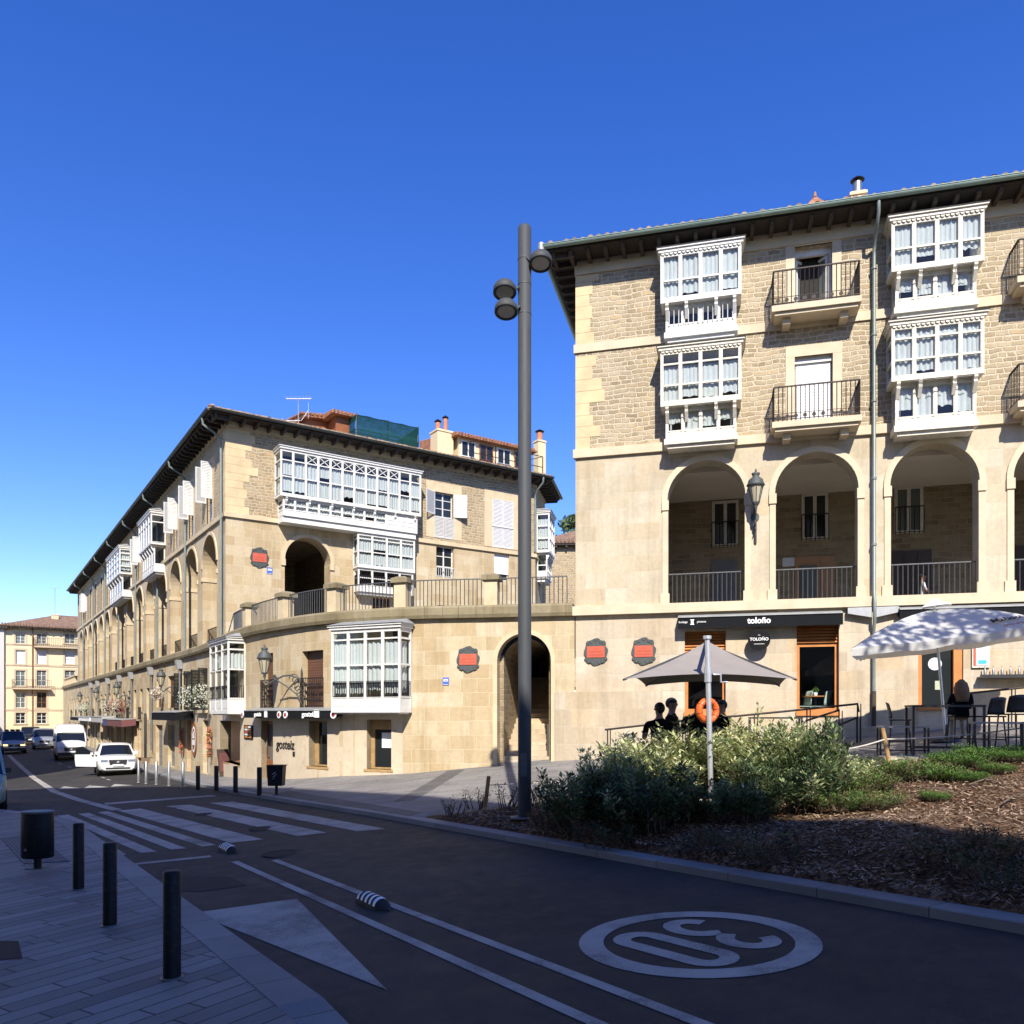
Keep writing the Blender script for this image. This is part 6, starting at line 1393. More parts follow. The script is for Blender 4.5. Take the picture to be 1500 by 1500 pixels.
obj('emblem', m_, 'paper', q)
def leafball(mb, c, r, n, ls, mats=(0,), rnd=random, sq=1.0):
    for i in range(n):
        while True:
            p = Vector((rnd.uniform(-1,1), rnd.uniform(-1,1), rnd.uniform(-1,1)))
            if p.length < 1: break
        q = c+Vector((p.x*r, p.y*r, p.z*r*sq)); a = Vector((rnd.gauss(0,1), rnd.gauss(0,1), rnd.gauss(0,1))).normalized()*ls*rnd.uniform(.7,1.3); b = a.cross(Vector((rnd.gauss(0,1), rnd.gauss(0,1), rnd.gauss(0,1)))).normalized()*ls*.4
        mb.face([q-a, q+b, q+a, q-b], rnd.choice(mats))
def pot(px, py, lab, r=.42, mats=('flower_white','leaf_mid'), off=.45, sq=1.25):
    t, z = FT.hit(px, py, off); p = FT(t,off,z); R_ = root('flower_basket', p-Z*r*1.2, lab, 'flower basket', 'hanging flower baskets along the street'); m_ = MB(); m_.lathe([(.08,-r*.9),(.15,-r*.5),(.17,-r*.3)], p, 12); m_.tube([p-Z*r*.3, p+Z*r*.2-FT.nvec(t)*.2, FT(t,.02,z+r*.4)], .012, 6); obj('basket', m_, 'iron_black', R_); m_ = MB(); leafball(m_, p, r, 420, .055, (0,0,0,1), sq=sq); obj('blossom', m_, list(mats), R_, recalc=False)
pot(275, 1021, 'white flowers hanging at the dark shutters left of its twin', .5); pot(296, 1020, 'white flowers hanging beside the corner glazed bay', .5); pot(229, 1016, 'small pink and white flowers above the garage awning', .34, ('flower_white','flower_red'))
for i, (px, py) in enumerate(((178,1035),(171,1037),(164,1033),(157,1035),(125,1037),(117,1038))): pot(px, py, ('red flowers under the lantern behind the white car','white trailing flowers next to the red ones behind the white car','pink flowers over the blue awning','white flowers over the van roof','white flowers left of the van lantern','white flowers far down the street front')[i], .4, (('flower_red','leaf_mid'),('flower_white','leaf_mid'),('flower_red','flower_white'),('flower_white','leaf_mid'),('flower_white','leaf_pale'),('flower_white','leaf_mid'))[i])
def garland(px, y0, y1, lab):
    t, z1 = FT.hit(px, y0, .12); z0 = FT.z(px, y1, .12); r = root('garland', FT(t,.1,z0), lab, 'garland', 'garlands beside the shop doors'); m_ = MB(); m_.tube([FT(t,.1,z0), FT(t,.1,z1)], .02, 6); obj('string', m_, 'rope', r); m_ = MB()
    for k in range(26): z = lerp(z0,z1,k/25); leafball(m_, FT(t+random.uniform(-.1,.1),.16,z), .12, 9, .07, (0,0,1,2))
    obj('peppers', m_, ['sign_red','orange_wood','leaf_olive'], r, recalc=False)
garland(267, 1068, 1101, 'red and green hanging garland by the orange door'); garland(307.5, 1067, 1108, 'red and yellow garland under the glazed corner bay')
v = G2(329, 1137); r = root('pavement_sign', v, 'folded menu board leaning on the wall under the corner bay', 'pavement sign', rot=-YAW+.9); m_ = MB(); m_.hexa([(-.28,-.1,0),(.28,-.1,0),(.28,-.06,0),(-.28,-.06,0),(-.26,.16,1.15),(.26,.16,1.15),(.26,.2,1.15),(-.26,.2,1.15)]); obj('board', m_, 'dark_door', r, world=False); m_ = MB(); m_.hexa([(-.22,-.085,.2),(.22,-.085,.2),(.22,-.06,.2),(-.22,-.06,.2),(-.2,.105,1.0),(.2,.105,1.0),(.2,.12,1.0),(-.2,.12,1.0)]); obj('face_sheet', m_, 'awning_red', r, world=False)
v = G2(213, 1137); r = root('sign_post', v, 'thin black pole standing behind the parked bicycle', 'pole'); m_ = MB(); h = 92/FPX*(v.x*SY+v.y*CY); m_.lathe([(.06,0),(.06,h-.03),(.04,h),(.001,h)], n=12); obj('pole', m_, 'iron_black', r, world=False); m_ = MB(); m_.lathe([(.11,0),(.11,.02),(.065,.05)], n=12); obj('base', m_, 'iron_black', r, world=False)
# ================================================================== TERRACE: PARASOLS, RAMP RAILS, FURNITURE
def YOF(p): return p.x*SY+p.y*CY
def XOF(p): return p.x*CY-p.y*SY
vb = G(1042, 1181); Yp = YOF(vb)
UM = root('parasol', vb, 'large square taupe side-pole parasol over the standing men', 'parasol')
m_ = MB(); top = AT(1036, 934, Yp); m_.cyl(vb-Z*.1, top, .043, .04, 14); m_.cyl(top-Z*.02, top+Z*.03, .065, .065, 14); 
jz = AT(1037, 988, Yp); m_.cyl(jz-Z*.12, jz+Z*.12, .058, .058, 14); m_.tube([jz+rt*.08, jz+rt*.2, jz+rt*.2-Z*.12, jz+rt*.3-Z*.12], .018, 6); obj('pole', m_, 'alu', UM)
# square canopy hanging behind the pole: near edge at the pole, far edge over the table
Yn = Yp+.32; Yf = Yn+2.9; zc_ = AT(912, 995, Yn).z
def lvl(px, Y): p = AT(px, HOR, Y); return Vector((p.x, p.y, zc_))
q = [lvl(913,Yn), lvl(1167,Yn), lvl(1142,Yf), lvl(946,Yf)]; apex = AT(1036, 939, (Yn+Yf)/2); n = 12
m_ = MB()
for i in range(4):
    a, b = q[i], q[(i+1)%4]
    for k in range(n):
        for j in range(6):
            def P_(u, v):
                e = a.lerp(b, u); w = apex.lerp(e, v); return Vector((w.x, w.y, w.z+.085*math.sin(math.pi*u)*v*v-.05*math.sin(math.pi*v)))
            m_.face([P_(k/n,j/6), P_((k+1)/n,j/6), P_((k+1)/n,(j+1)/6), P_(k/n,(j+1)/6)], 0, None, True)
obj('canopy', m_, 'canvas_taupe', UM, recalc=False)
m_ = MB()
for i in range(4): m_.bar(apex-Z*.06, q[i]-Z*.01, .025, .03)
hub = apex-Z*.4; m_.cyl(apex+Z*.04, hub, .045, .045, 10); m_.bar(top-Z*.05, apex+Z*.03, .05, .07); m_.bar(jz, apex.lerp((q[0]+q[1])/2,.55)-Z*.1, .05, .06)
for i in range(4): m_.bar(hub, apex.lerp(q[i],.5)-Z*.06, .022)
obj('ribs', m_, 'iron_grey', UM)
m_ = MB(); m_.cyl(vb-Z*.02, vb+Z*.06, .32, .32, 20); obj('base_plate', m_, 'steel_dark', UM)
# white parasol
vb2 = G2(1386, 1086); Y2 = YOF(vb2); U2 = root('parasol', vb2, 'white parasol with black lettering shading the high tables by the door', 'parasol')
t2 = AT(1368, 884, Y2); m_ = MB(); m_.cyl(vb2, t2, .032, .03, 12); obj('pole', m_, 'alu', U2); m_ = MB(); m_.cyl(vb2, vb2+Z*.07, .35, .33, 22); m_.cyl(vb2+Z*.07, vb2+Z*.4, .045, .045, 12); obj('base_plate', m_, 'steel_dark', U2)
Lp = AT(1247, 949, Y2-1.1); Rp = AT(1520, 915, Y2-2.1); ax = t2+Z*.02; wd = 3.1
e0 = AT(1247, 950, Y2-1.35); e1_ = AT(1545, 912, Y2-1.75); e1_ = AT(1545, 912, YOF(e0)-.6); side = (fw*.9+rt*.5).normalized()
e2 = e1_+side*3.0+Z*.1; e3 = e0+side*3.0+Z*.1
q = [e0, e1_, e2, e3]; vent = [ax.lerp(p,.16)+Z*.03 for p in q]; m_ = MB()
for i in range(4):
    a, b = q[i], q[(i+1)%4]
    for k in range(12):
        for j in range(7):
            def P_(u, v):
                e = a.lerp(b, u); w = (ax-Z*.16).lerp(e, v); return Vector((w.x, w.y, w.z+.12*math.sin(math.pi*min(1,v*1.0))*(.6+.4*abs(2*u-1))-.05*math.sin(math.pi*u)*v+.012*math.sin(u*17+v*5)))
            m_.face([P_(k/12,j/7), P_((k+1)/12,j/7), P_((k+1)/12,(j+1)/7), P_(k/12,(j+1)/7)], 0, None, True)
        A_, B_2 = P_(k/12,1), P_((k+1)/12,1); wv = lambda u: .17+.03*abs(math.sin(u*math.pi*4))
        m_.face([A_, B_2, B_2-Z*wv((k+1)/12)*.9+side*.02, A_-Z*wv(k/12)*.9+side*.02], 0, None, True)
obj('canopy', m_, 'canvas_white', U2, recalc=False); m_ = MB()
for i in range(4):
    a, b = vent[i], vent[(i+1)%4]; m_.face([ax+Z*.10, a+Z*.02, b+Z*.02])
obj('vent_cap', m_, 'canvas_white', U2, recalc=False); m_ = MB(); hub = ax-Z*.7
for i in range(4): m_.bar(ax-Z*.18, q[i]-Z*.03, .022); m_.bar(hub, (ax-Z*.18).lerp(q[i],.5), .018)
m_.cyl(hub-Z*.05, hub+Z*.05, .05, .05, 10); obj('ribs', m_, 'aged_wood', U2)
uu_ = (e1_-e0).normalized(); a, b = q[0], q[1]
def canp(u, v):
    e = a.lerp(b,u); w = (ax-Z*.16).lerp(e,v); return Vector((w.x, w.y, w.z+.12*math.sin(math.pi*v)*(.6+.4*abs(2*u-1))-.05*math.sin(math.pi*u)*v))
for word, u, v, sz, mt in (('Mahou', .86, .80, .22, 'letter_black'), ('CINCO ESTRELLAS', .86, .93, .075, 'sign_red')):
    p = canp(u, v); ux = (canp(u+.05,v)-canp(u-.05,v)).normalized(); up = (canp(u,v-.06)-canp(u,v+.06)); up = (up-ux*up.dot(ux)).normalized(); n_ = ux.cross(up); text(word, sz, None, 0, 0, 0, mt, U2, ext=.003, bold=.006 if sz > .1 else .0, pos=p+n_*.045, u=ux, up=up)
# rope fence round the bed
posts = []
def gb(px, py): return G(px, py, lambda c,d: zplaza(c,d)+.03)
def post(px0, py0, px1, py1, lab, h=None):
    v = gb(px1, py1); tp = AT(px0, py0, YOF(v)); r = root('rope_post', v, lab, 'post', 'wooden rope posts round the planting bed'); m_ = MB(); m_.cyl(v-Z*.15, tp, .045, .042, 10); obj('stake', m_, 'wood_post', r); return v, tp
A1 = post(1293,1067,1306,1124,'leaning wooden rope post before the high tables'); A2 = post(1497,1058,1499,1104,'wooden rope post at the right frame edge'); A3 = post(716,1137,709,1184,'leaning wooden stake near the lamp column')
A4v = gb(1200,1150); A4 = post(1203,1092,1200,1150,'wooden rope post hidden among the variegated shrubs')
def rope(a, b, lab, sag=.05, r=.016):
    m_ = MB(); m_.tube([a.lerp(b,i/12)-Z*sag*math.sin(math.pi*i/12) for i in range(13)], r, 6); tag(obj('rope', m_, 'rope', loc=tuple(a)), lab, 'rope', 'ropes round the planting bed')
L_ = lambda A, f: A[0].lerp(A[1], f)
rope(L_(A1,.72), L_(A2,.82), 'upper rope between the two right-hand posts'); rope(L_(A1,.2), L_(A2,.2), 'lower rope between the two right-hand posts'); rope(L_(A4,.85), L_(A1,.72), 'upper rope running from the shrubs to the leaning post'); rope(L_(A4,.3), L_(A1,.12), 'lower rope running from the shrubs to the leaning post'); rope(L_(A3,.72), L_(A4,.8), 'thin dark rope behind the lamp column', .1, .01)
# ramp handrails along the arcade building
def ramp(pts, lab, off, legs, low=True):
    m_ = MB(); P = [FR(FR.t(px,off), off, FR.z(px,py,off)) for px,py in pts]; r = root('handrail', Vector((P[0].x,P[0].y,zplaza(P[0].x,P[0].y))), lab, 'handrail', 'dark handrails of the terrace'); m_.tube(P, .028, 8); obj('top_rail', m_, 'iron_brown', r); m_ = MB()
    for px, py in legs:
        t, z = FR.hit(px, py, off); p = FR(t,off,z); m_.cyl(Vector((p.x,p.y,zplaza(p.x,p.y)-.05)), p, .018, .018, 8)
        p2 = FR(t+.08,off,z); m_.cyl(Vector((p2.x,p2.y,zplaza(p2.x,p2.y)-.05)), p2, .014, .014, 8)
    obj('uprights', m_, 'iron_brown', r); return r
ramp([(886,1069),(1000,1056),(1075,1049)], 'sloping handrail behind the standing men', 1.4, [(890,1068),(1000,1056),(1065,1050)])
ramp([(1068,1050),(1150,1042),(1257,1031),(1258,1043)], 'sloping handrail in front of the orange window ending in a corner', 1.4, [(1105,1046),(1182,1039),(1256,1031)])
ramp([(1180,1056),(1230,1040)], 'short steep handrail below the chairs window', .8, [(1229,1041)]); ramp([(1205,1072),(1256,1051)], 'lower return bar of the corner handrail', 1.4, [(1255,1052)])
ramp([(1415,1016),(1500,1007),(1560,1001)], 'dark handrail to the right of the seated woman', 1.2, [(1482,1009)])
# chairs seen inside the orange window
def chair(name, loc, rot, label, group, mat, seat=.46, legm=None, backh=.42):
    r = root(name, loc, label, 'chair', group, rot); legm = legm or mat; m_ = MB(); m_.hexa([(-.22,-.22,seat-.03),(.22,-.22,seat-.03),(.20,.22,seat-.03),(-.20,.22,seat-.03),(-.23,-.23,seat),(.23,-.23,seat),(.21,.22,seat),(-.21,.22,seat)]); obj('seat', m_, mat, r, world=False)
    m_ = MB(); n = 8; vs = []
    for k in range(2):
        for i in range(n+1):
            for j in range(6):
                a = lerp(-1,1,i/n); z = seat+.02+backh*j/5; w = .22-.03*(j/5); vs.append((a*w, .20+.07*(j/5)**1.5-.05*a*a+k*.02, z+(-.03*a*a if j == 5 else 0)))
    N = (n+1)*6; fs = []
    for i in range(n):
        for j in range(5): q_ = i*6+j; fs.append((q_,q_+6,q_+7,q_+1)); fs.append((N+q_,N+q_+1,N+q_+7,N+q_+6))
    for i in range(n): fs.append((i*6+5,(i+1)*6+5,N+(i+1)*6+5,N+i*6+5)); fs.append((i*6,N+i*6,N+(i+1)*6,(i+1)*6))
    for j in range(5): fs.append((j,j+1,N+j+1,N+j)); fs.append((n*6+j,N+n*6+j,N+n*6+j+1,n*6+j+1))
    m_.mesh(vs, fs, 0, True); obj('backrest', m_, mat, r, world=False)
    for x in (-1,1):
        for y in (-1,1): m_ = MB(); m_.cyl((x*.18,y*.17,seat-.02),(x*.22,y*.23,0),.016,.013,8); obj('leg', m_, legm, r, world=False)
    if seat > .6:
        m_ = MB(); z = .28
        for a, b in (((-.2,-.2),(.2,-.2)),((.2,-.2),(.2,.2)),((.2,.2),(-.2,.2)),((-.2,.2),(-.2,-.2))): m_.cyl((a[0]*1.03,a[1]*1.05,z),(b[0]*1.03,b[1]*1.05,z),.011,.011,6)
        obj('foot_ring', m_, legm, r, world=False)
    return r
tw_, zw_ = FR.hit(1180, 1042, -.9); cz = W2['z0']-.30; c0_ = chair('cafe_chair', FR(W2['t0']+.22,-.85,cz), math.atan2(FR.u.y,FR.u.x)-1.2, 'pale chair inside the orange window, left of the small table', 'pale chairs inside the window', 'chair_pale', .46)
dup(c0_, FR(W2['t1']-.35,-.9,cz), math.atan2(FR.u.y,FR.u.x)+1.2+3.0, 'pale chair inside the orange window, right of the small table'); dup(c0_, FR(W2['t1']+.1,-1.7,cz), .4, 'dim pale chair farther inside the orange window')
p = FR((W2['t0']+W2['t1'])/2+.05,-1.0,cz); r = root('cafe_table', p, 'small table with a plant inside the orange window', 'table'); m_ = MB(); m_.cyl((0,0,.72),(0,0,.75),.36,.36,24); obj('tabletop', m_, 'orange_wood', r, world=False); m_ = MB(); m_.cyl((0,0,0),(0,0,.72),.03,.03,10); m_.cyl((0,0,0),(0,0,.03),.22,.22,20); obj('pedestal', m_, 'steel_dark', r, world=False)
r = root('potted_plant', p+Z*.752, 'little potted plant on the table inside the window', 'plant'); m_ = MB(); m_.lathe([(.05,0),(.06,.1),(.05,.1)], n=12); obj('pot', m_, 'paper', r, world=False); m_ = MB(); leafball(m_, Vector((0,0,.17)), .09, 40, .05); obj('foliage', m_, 'leaf_grass', r, world=False, recalc=False)
# high tables and stools on the terrace
def hightable(px, py, w, dp, h, label, rot=None, top='steel_dark'):
    v = G2(px, py); r = root('high_table', v, label, 'table', None, math.atan2(FR.u.y,FR.u.x) if rot is None else rot); m_ = MB(); m_.box(-w/2,w/2,-dp/2,dp/2,h-.04,h); obj('tabletop', m_, top, r, world=False)
    for x in (-1,1):
        for y in (-1,1): m_ = MB(); a, b = x*(w/2-.03), y*(dp/2-.03); m_.box(a-.022,a+.022,b-.022,b+.022,0,h-.041); obj('leg', m_, 'steel_dark', r, world=False)
    m_ = MB()
    for y in (-1,1): m_.box(-w/2+.05,w/2-.05,y*(dp/2-.03)-.012,y*(dp/2-.03)+.012,.2,.225)
    obj('stretcher', m_, 'steel_dark', r, world=False); return r
hightable(1383, 1110, 1.35, .7, 1.08, 'dark high table in front of the blond woman'); 
st_ = chair('bar_stool', G2(1318,1104), math.atan2(FR.u.y,FR.u.x)+1.4, 'dark stool leaning its back to the left of the high table', 'dark stools on the terrace', 'chair_plastic', .76, 'steel_dark', .36)
dup(st_, G2(1449,1103), math.atan2(FR.u.y,FR.u.x)-2.6, 'dark stool with its back to the wall right of the woman'); dup(st_, G2(1483,1100), math.atan2(FR.u.y,FR.u.x)-2.9, 'dark stool at the right frame edge under the parasol'); dup(st_, G2(1408,1101), math.atan2(FR.u.y,FR.u.x)+.1, 'dark stool carrying the blond woman')
def lowstool(px, py, lab, w=.95, h=.72):
    v = G2(px, py); r = root('backless_bench', v, lab, 'bench', 'dark backless benches on the terrace', math.atan2(FR.u.y,FR.u.x)); m_ = MB(); m_.box(-w/2,w/2,-.19,.19,h-.035,h); obj('seat', m_, 'granite_table', r, world=False)
    for x in (-1,1):
        for y in (-1,1): m_ = MB(); m_.box(x*(w/2-.02)-.018,x*(w/2-.02)+.018,y*.16-.018,y*.16+.018,0,h-.036); obj('leg', m_, 'steel_dark', r, world=False)
    m_ = MB(); m_.box(-w/2+.04,w/2-.04,-.012,.012,.2,.225); m_.box(-w/2+.01,-w/2+.035,-.14,.14,.2,.225); m_.box(w/2-.035,w/2-.01,-.14,.14,.2,.225); obj('stretcher', m_, 'steel_dark', r, world=False)
lowstool(1322, 1114, 'grey topped bench left of the dark high table'); lowstool(1462, 1112, 'grey topped bench before the stools at the right edge')
r_ = hightable(1008, 1112, 1.5, .7, 1.05, 'high table between the standing men behind the shrubs'); hightable(1135, 1103, 1.3, .7, .92, 'empty dark table behind the shrubs right of the taupe parasol pole')
lowstool(1150, 1112, 'grey topped bench beside the empty table behind the shrubs', .9, .55)
v = G2(1338,1112); m_ = MB(); n = 18; P = [(.95*math.cos(a)*(1+.1*math.sin(3*a)), .42*math.sin(a)*(1+.12*math.cos(2*a))) for a in [2*math.pi*k/n for k in range(n)]]; M4 = Matrix.Rotation(-.75,4,'Z')
stn = root('stone_slab', G2(1362,1118), 'flat pale stone slab at the edge of the mulch', 'stone', None, -.72); m_.prism(P, lambda x,y,t: (x,y,t), -.1, .13); obj('slab', m_, 'trim_pale', stn, world=False)
# ================================================================== PEOPLE
def skin_obj(name, verts, edges, radii, mat, parent, rootv=0, sub=2):
    me = bpy.data.meshes.new(name); me.from_pydata(verts, edges, []); o = bpy.data.objects.new(name, me); COL.objects.link(o)
    o.modifiers.new('s', 'SKIN'); sl = me.skin_vertices[0].data if me.skin_vertices else None
    if sl is None: me.skin_vertices.new() if hasattr(me.skin_vertices,'new') else None; sl = me.skin_vertices[0].data
    for i, r in enumerate(radii): sl[i].radius = r if isinstance(r, tuple) else (r, r); sl[i].use_root = (i == rootv)
    sd = o.modifiers.new('d', 'SUBSURF'); sd.levels = sub; sd.render_levels = sub
    dg = bpy.context.evaluated_depsgraph_get(); dg.update(); m2 = bpy.data.meshes.new_from_object(o.evaluated_get(dg)); bpy.data.objects.remove(o)
    for p in m2.polygons: p.use_smooth = True
    m2.materials.clear()
    for x in (mat if isinstance(mat, (list,tuple)) else [mat]): m2.materials.append(M[x])
    ob = bpy.data.objects.new(name, m2); COL.objects.link(ob)
    if parent: ob.parent = parent; ROOTLOC[ob.name] = ROOTLOC[parent.name]
    return ob
def person(loc, rot, label, pose='stand', top='cloth_black', legs='cloth_denim', hair='hair_dark', longhair=False, hgt=1.76, lean=0.0, head_turn=0.0, arm_l='table', arm_r='table', wide=1.0, skirt=False):
    """facing -y in its own space; one continuous skin coloured body, clothes coloured by height"""
    r = root('person', loc, label, 'person', None, rot); s = hgt/1.76; sit = pose == 'sit'
    hip = .93 if not sit else .83; L = lean; V = []; E = []; Rd = []
    def v(x, y, z, rad): V.append((x*s, y*s, z*s)); Rd.append(tuple(q*s for q in rad) if isinstance(rad, tuple) else rad*s); return len(V)-1
    def e(*c): E.extend(zip(c, c[1:]))
    p0 = v(0,0,hip+.03,(.155*wide,.115)); sp1 = v(0,-L*.3,hip+.2,(.14*wide,.105)); sp2 = v(0,-L*.7,hip+.38,(.17*wide,.115)); nk = v(0,-L*1.0,hip+.515,(.115,.078)); n2 = v(0,-L*1.05,hip+.575,(.058,.06)); h0 = v(0,-L*1.1-.012,hip+.635,(.066,.08)); h1 = v(0,-L*1.1-.012,hip+.72,(.08,.102)); h2 = v(0,-L*1.1-.0,hip+.795,(.06,.072))
    e(p0,sp1,sp2,nk,n2,h0,h1,h2)
    for sg, arm in ((-1,arm_r),(1,arm_l)):
        sh = v(sg*.195*wide,-L*.9,hip+.455,.07); 
        if arm == 'table': el = v(sg*.25*wide,-L*.9-.10,hip+.20,.043); wr = v(sg*.14,-L-.33,hip+.17,.031); hd = v(sg*.10,-L-.41,hip+.175,(.036,.022))
        elif arm == 'bent': el = v(sg*.225*wide,-L*.9-.05,hip+.19,.05); wr = v(sg*.18,-L-.26,hip+.28,.033); hd = v(sg*.15,-L-.34,hip+.31,(.036,.022))
        else: el = v(sg*.24*wide,.02,hip+.18,.043); wr = v(sg*.25*wide,-.05,hip-.06,.031); hd = v(sg*.25*wide,-.07,hip-.15,(.022,.036))
        e(sp2,sh,el,wr,hd)
        for k in range(4): f1 = v(V[hd][0]/s+(k-1.5)*.018,V[hd][1]/s-(.045 if arm != 'down' else 0),V[hd][2]/s-(.006 if arm != 'down' else .05),.0095); f2 = v(V[f1][0]/s,V[f1][1]/s-(.032 if arm != 'down' else .006),V[f1][2]/s-(.018 if arm != 'down' else .04),.0085); e(hd,f1,f2)
        th = v(V[hd][0]/s-sg*.04,V[hd][1]/s-.01,V[hd][2]/s+.008,.010); e(hd,th)
    for sg in (-1,1):
        if sit: hp = v(sg*.09,0,hip-.02,.095); kn = v(sg*.12,-.40,hip-.05,.068); an = v(sg*.12,-.33,.36,.042); ft = v(sg*.12,-.44,.31,(.04,.03))
        else: hp = v(sg*.09,0,hip-.07,.095); kn = v(sg*.10,-.02,.50,.062); an = v(sg*.10,.03,.09,.04); ft = v(sg*.11,-.12,.035,(.042,.03))
        e(p0,hp,kn,an,ft)
    b = skin_obj('body', V, E, Rd, ['skin', top, legs, 'shoe'], r)
    zt = (hip+.535)*s; zh = (hip-.0)*s
    for p in b.data.polygons:
        c = p.center; arm_far = abs(c.x) > .225*s*wide and c.z < (hip+.27)*s
        if c.z < .10*s: p.material_index = 3
        elif c.z < zh and (abs(c.x) < .21*s or c.z < (hip-.25)*s) and not (sit and c.z < .42*s): p.material_index = 2
        elif sit and c.z < .42*s: p.material_index = 3 if c.z < .34*s else 2
        elif c.z < zt and not arm_far and not (c.y < (-L-.16)*s): p.material_index = 1
        else: p.material_index = 0
    # hair, face details
    hc = Vector((0,(-L*1.1)*s,(hip+.737)*s)); m_ = MB(); n = 18
    prof = []
    for i in range(10):
        a = math.pi*.62*i/9
        prof.append((a))
    vs = []
    for i in range(11):
        a = lerp(0, math.pi*.60, i/10)
        for k in range(n):
            b_ = 2*math.pi*k/n; back = max(0, math.sin(b_)); aa = a*(.78+.64*back) if not longhair else a*(.8+.42*max(0,math.sin(b_)))
            x = .096*math.sin(aa)*math.cos(b_); y = .117*math.sin(aa)*math.sin(b_); z = .112*math.cos(aa); vs.append(hc+Vector((x,y+.008,z))*s)
    m_.mesh(vs, [(i*n+k,i*n+(k+1)%n,(i+1)*n+(k+1)%n,(i+1)*n+k) for i in range(10) for k in range(n)], 0, True)
    if longhair:
        for k in range(15):
            a = lerp(-.25, math.pi+.25, k/14); p = hc+Vector((.085*math.cos(a), .085*math.sin(a)+.01, .03))*s; m_.tube([p, p+Vector((.035*math.cos(a),.035*math.sin(a)+.01,-.13))*s, p+Vector((.045*math.cos(a),.05,-.28))*s, p+Vector((.03*math.cos(a),.06,-.44))*s], [.035*s,.04*s,.036*s,.014*s], 8)
    obj('hair', m_, hair, r, world=False)
    m_ = MB(); fy = -L*1.1-.108
    m_.hexa([(x*s,(fy+y)*s,(hip+z)*s) for x,y,z in ((-.017,-.008,.687),(.017,-.008,.687),(.012,.03,.687),(-.012,.03,.687),(-.008,-.004,.742),(.008,-.004,.742),(.008,.03,.742),(-.008,.03,.742))])
    for sg in (-1,1): m_.cyl((sg*.078*s,(fy+.1)*s,(hip+.717)*s),(sg*.094*s,(fy+.105)*s,(hip+.722)*s),.026*s,.022*s,10)
    obj('face_features', m_, 'skin', r, world=False); m_ = MB()
    for sg in (-1,1): m_.lathe([(.001,-.008*s),(.009*s,0),(.001,.008*s)], (sg*.031*s,(fy+.012)*s,(hip+.727)*s), 8)
    m_.box(-.022*s,.022*s,(fy+.004)*s,(fy+.012)*s,(hip+.660)*s,(hip+.667)*s); obj('eyes_mouth', m_, 'letter_black', r, world=False)
    return r
def atpx(px, Y): q = AT(px, HOR, Y); return Vector((q.x, q.y, zplaza(q.x, q.y)))
Yt = 16.0
pA = atpx(966, Yt-.55); pB = atpx(984, Yt+.25); pC = atpx(1022, Yt-.45); pD = atpx(1057, Yt+.2)
fac = -YAW
def htop(p, py): return (EYE+(HOR-py)/FPX*YOF(p)-p.z)
person(pA, fac+math.pi+.25, 'man in black shirt with his back turned, left of the taupe parasol pole', hgt=htop(pA,1030), wide=1.25, arm_l='bent', arm_r='bent')
person(pB, fac+math.pi*.5-.5, 'bearded man in black shirt turned to the right beside his neighbour', hgt=htop(pB,1023), wide=1.1, arm_r='bent', arm_l='bent')
person(pC, fac+math.pi-.3, 'man in black shirt with head beside the orange ring', hgt=htop(pC,1024), wide=1.25, arm_l='bent', arm_r='bent')
person(pD, fac-math.pi*.4, 'person in dark clothes half hidden behind the taupe parasol pole', hgt=htop(pD,1026), wide=1.05, arm_l='bent', arm_r='bent')
# orange ring held against the shoulder of the third man
c = AT(1036.5, 1041, Yp+.12); R_ = root('inflatable_ring', c, 'bright orange ring hung on the taupe parasol pole', 'ring'); m_ = MB(); n, k2 = 40, 14; ax_ = (fw*.93-rt*.36).normalized(); x = ax_.cross(Z).normalized(); y = x.cross(ax_); Rm, rm = .158, .05; vs = []
for i in range(n):
    a = 2*math.pi*i/n; dr = x*math.cos(a)+y*math.sin(a)
    for j in range(k2): b = 2*math.pi*j/k2; vs.append(c+dr*(Rm+rm*math.cos(b)*(1-.06*math.cos(a*8)))+ax_*(rm*1.25*math.sin(b)))
m_.mesh(vs, [(i*k2+j,i*k2+(j+1)%k2,((i+1)%n)*k2+(j+1)%k2,((i+1)%n)*k2+j) for i in range(n) for j in range(k2)], 0, True); obj('ring_body', m_, 'ring_orange', R_); m_ = MB()
for i in range(8):
    a = 2*math.pi*i/8+.2; dr = x*math.cos(a)+y*math.sin(a); m_.tube([c+dr*(Rm+(rm+.003)*math.cos(b))+ax_*((rm+.003)*1.25*math.sin(b)) for b in [2*math.pi*q_/12 for q_ in range(13)]], .006, 5)
obj('seams', m_, 'sign_red_dark', R_)
pw = G2(1408,1101); person(pw+Vector((0,0,.0)), math.atan2(FR.u.y,FR.u.x)+math.pi, 'woman with long blond hair seen from behind on a dark stool', 'sit', 'cloth_black', 'cloth_beige', 'hair_blond', True, htop(pw,996)*1.0/ (1.66/1.76), wide=1.0)
q = FR(FR.t(1352,-2.6),-2.6,ZL1); person(Vector((q.x,q.y,ZL1-.5)), fac+1.2, 'person in a pale shirt sitting behind the third arcade railing', 'sit', 'box_grey', 'cloth_denim', 'hair_dark', hgt=1.6)
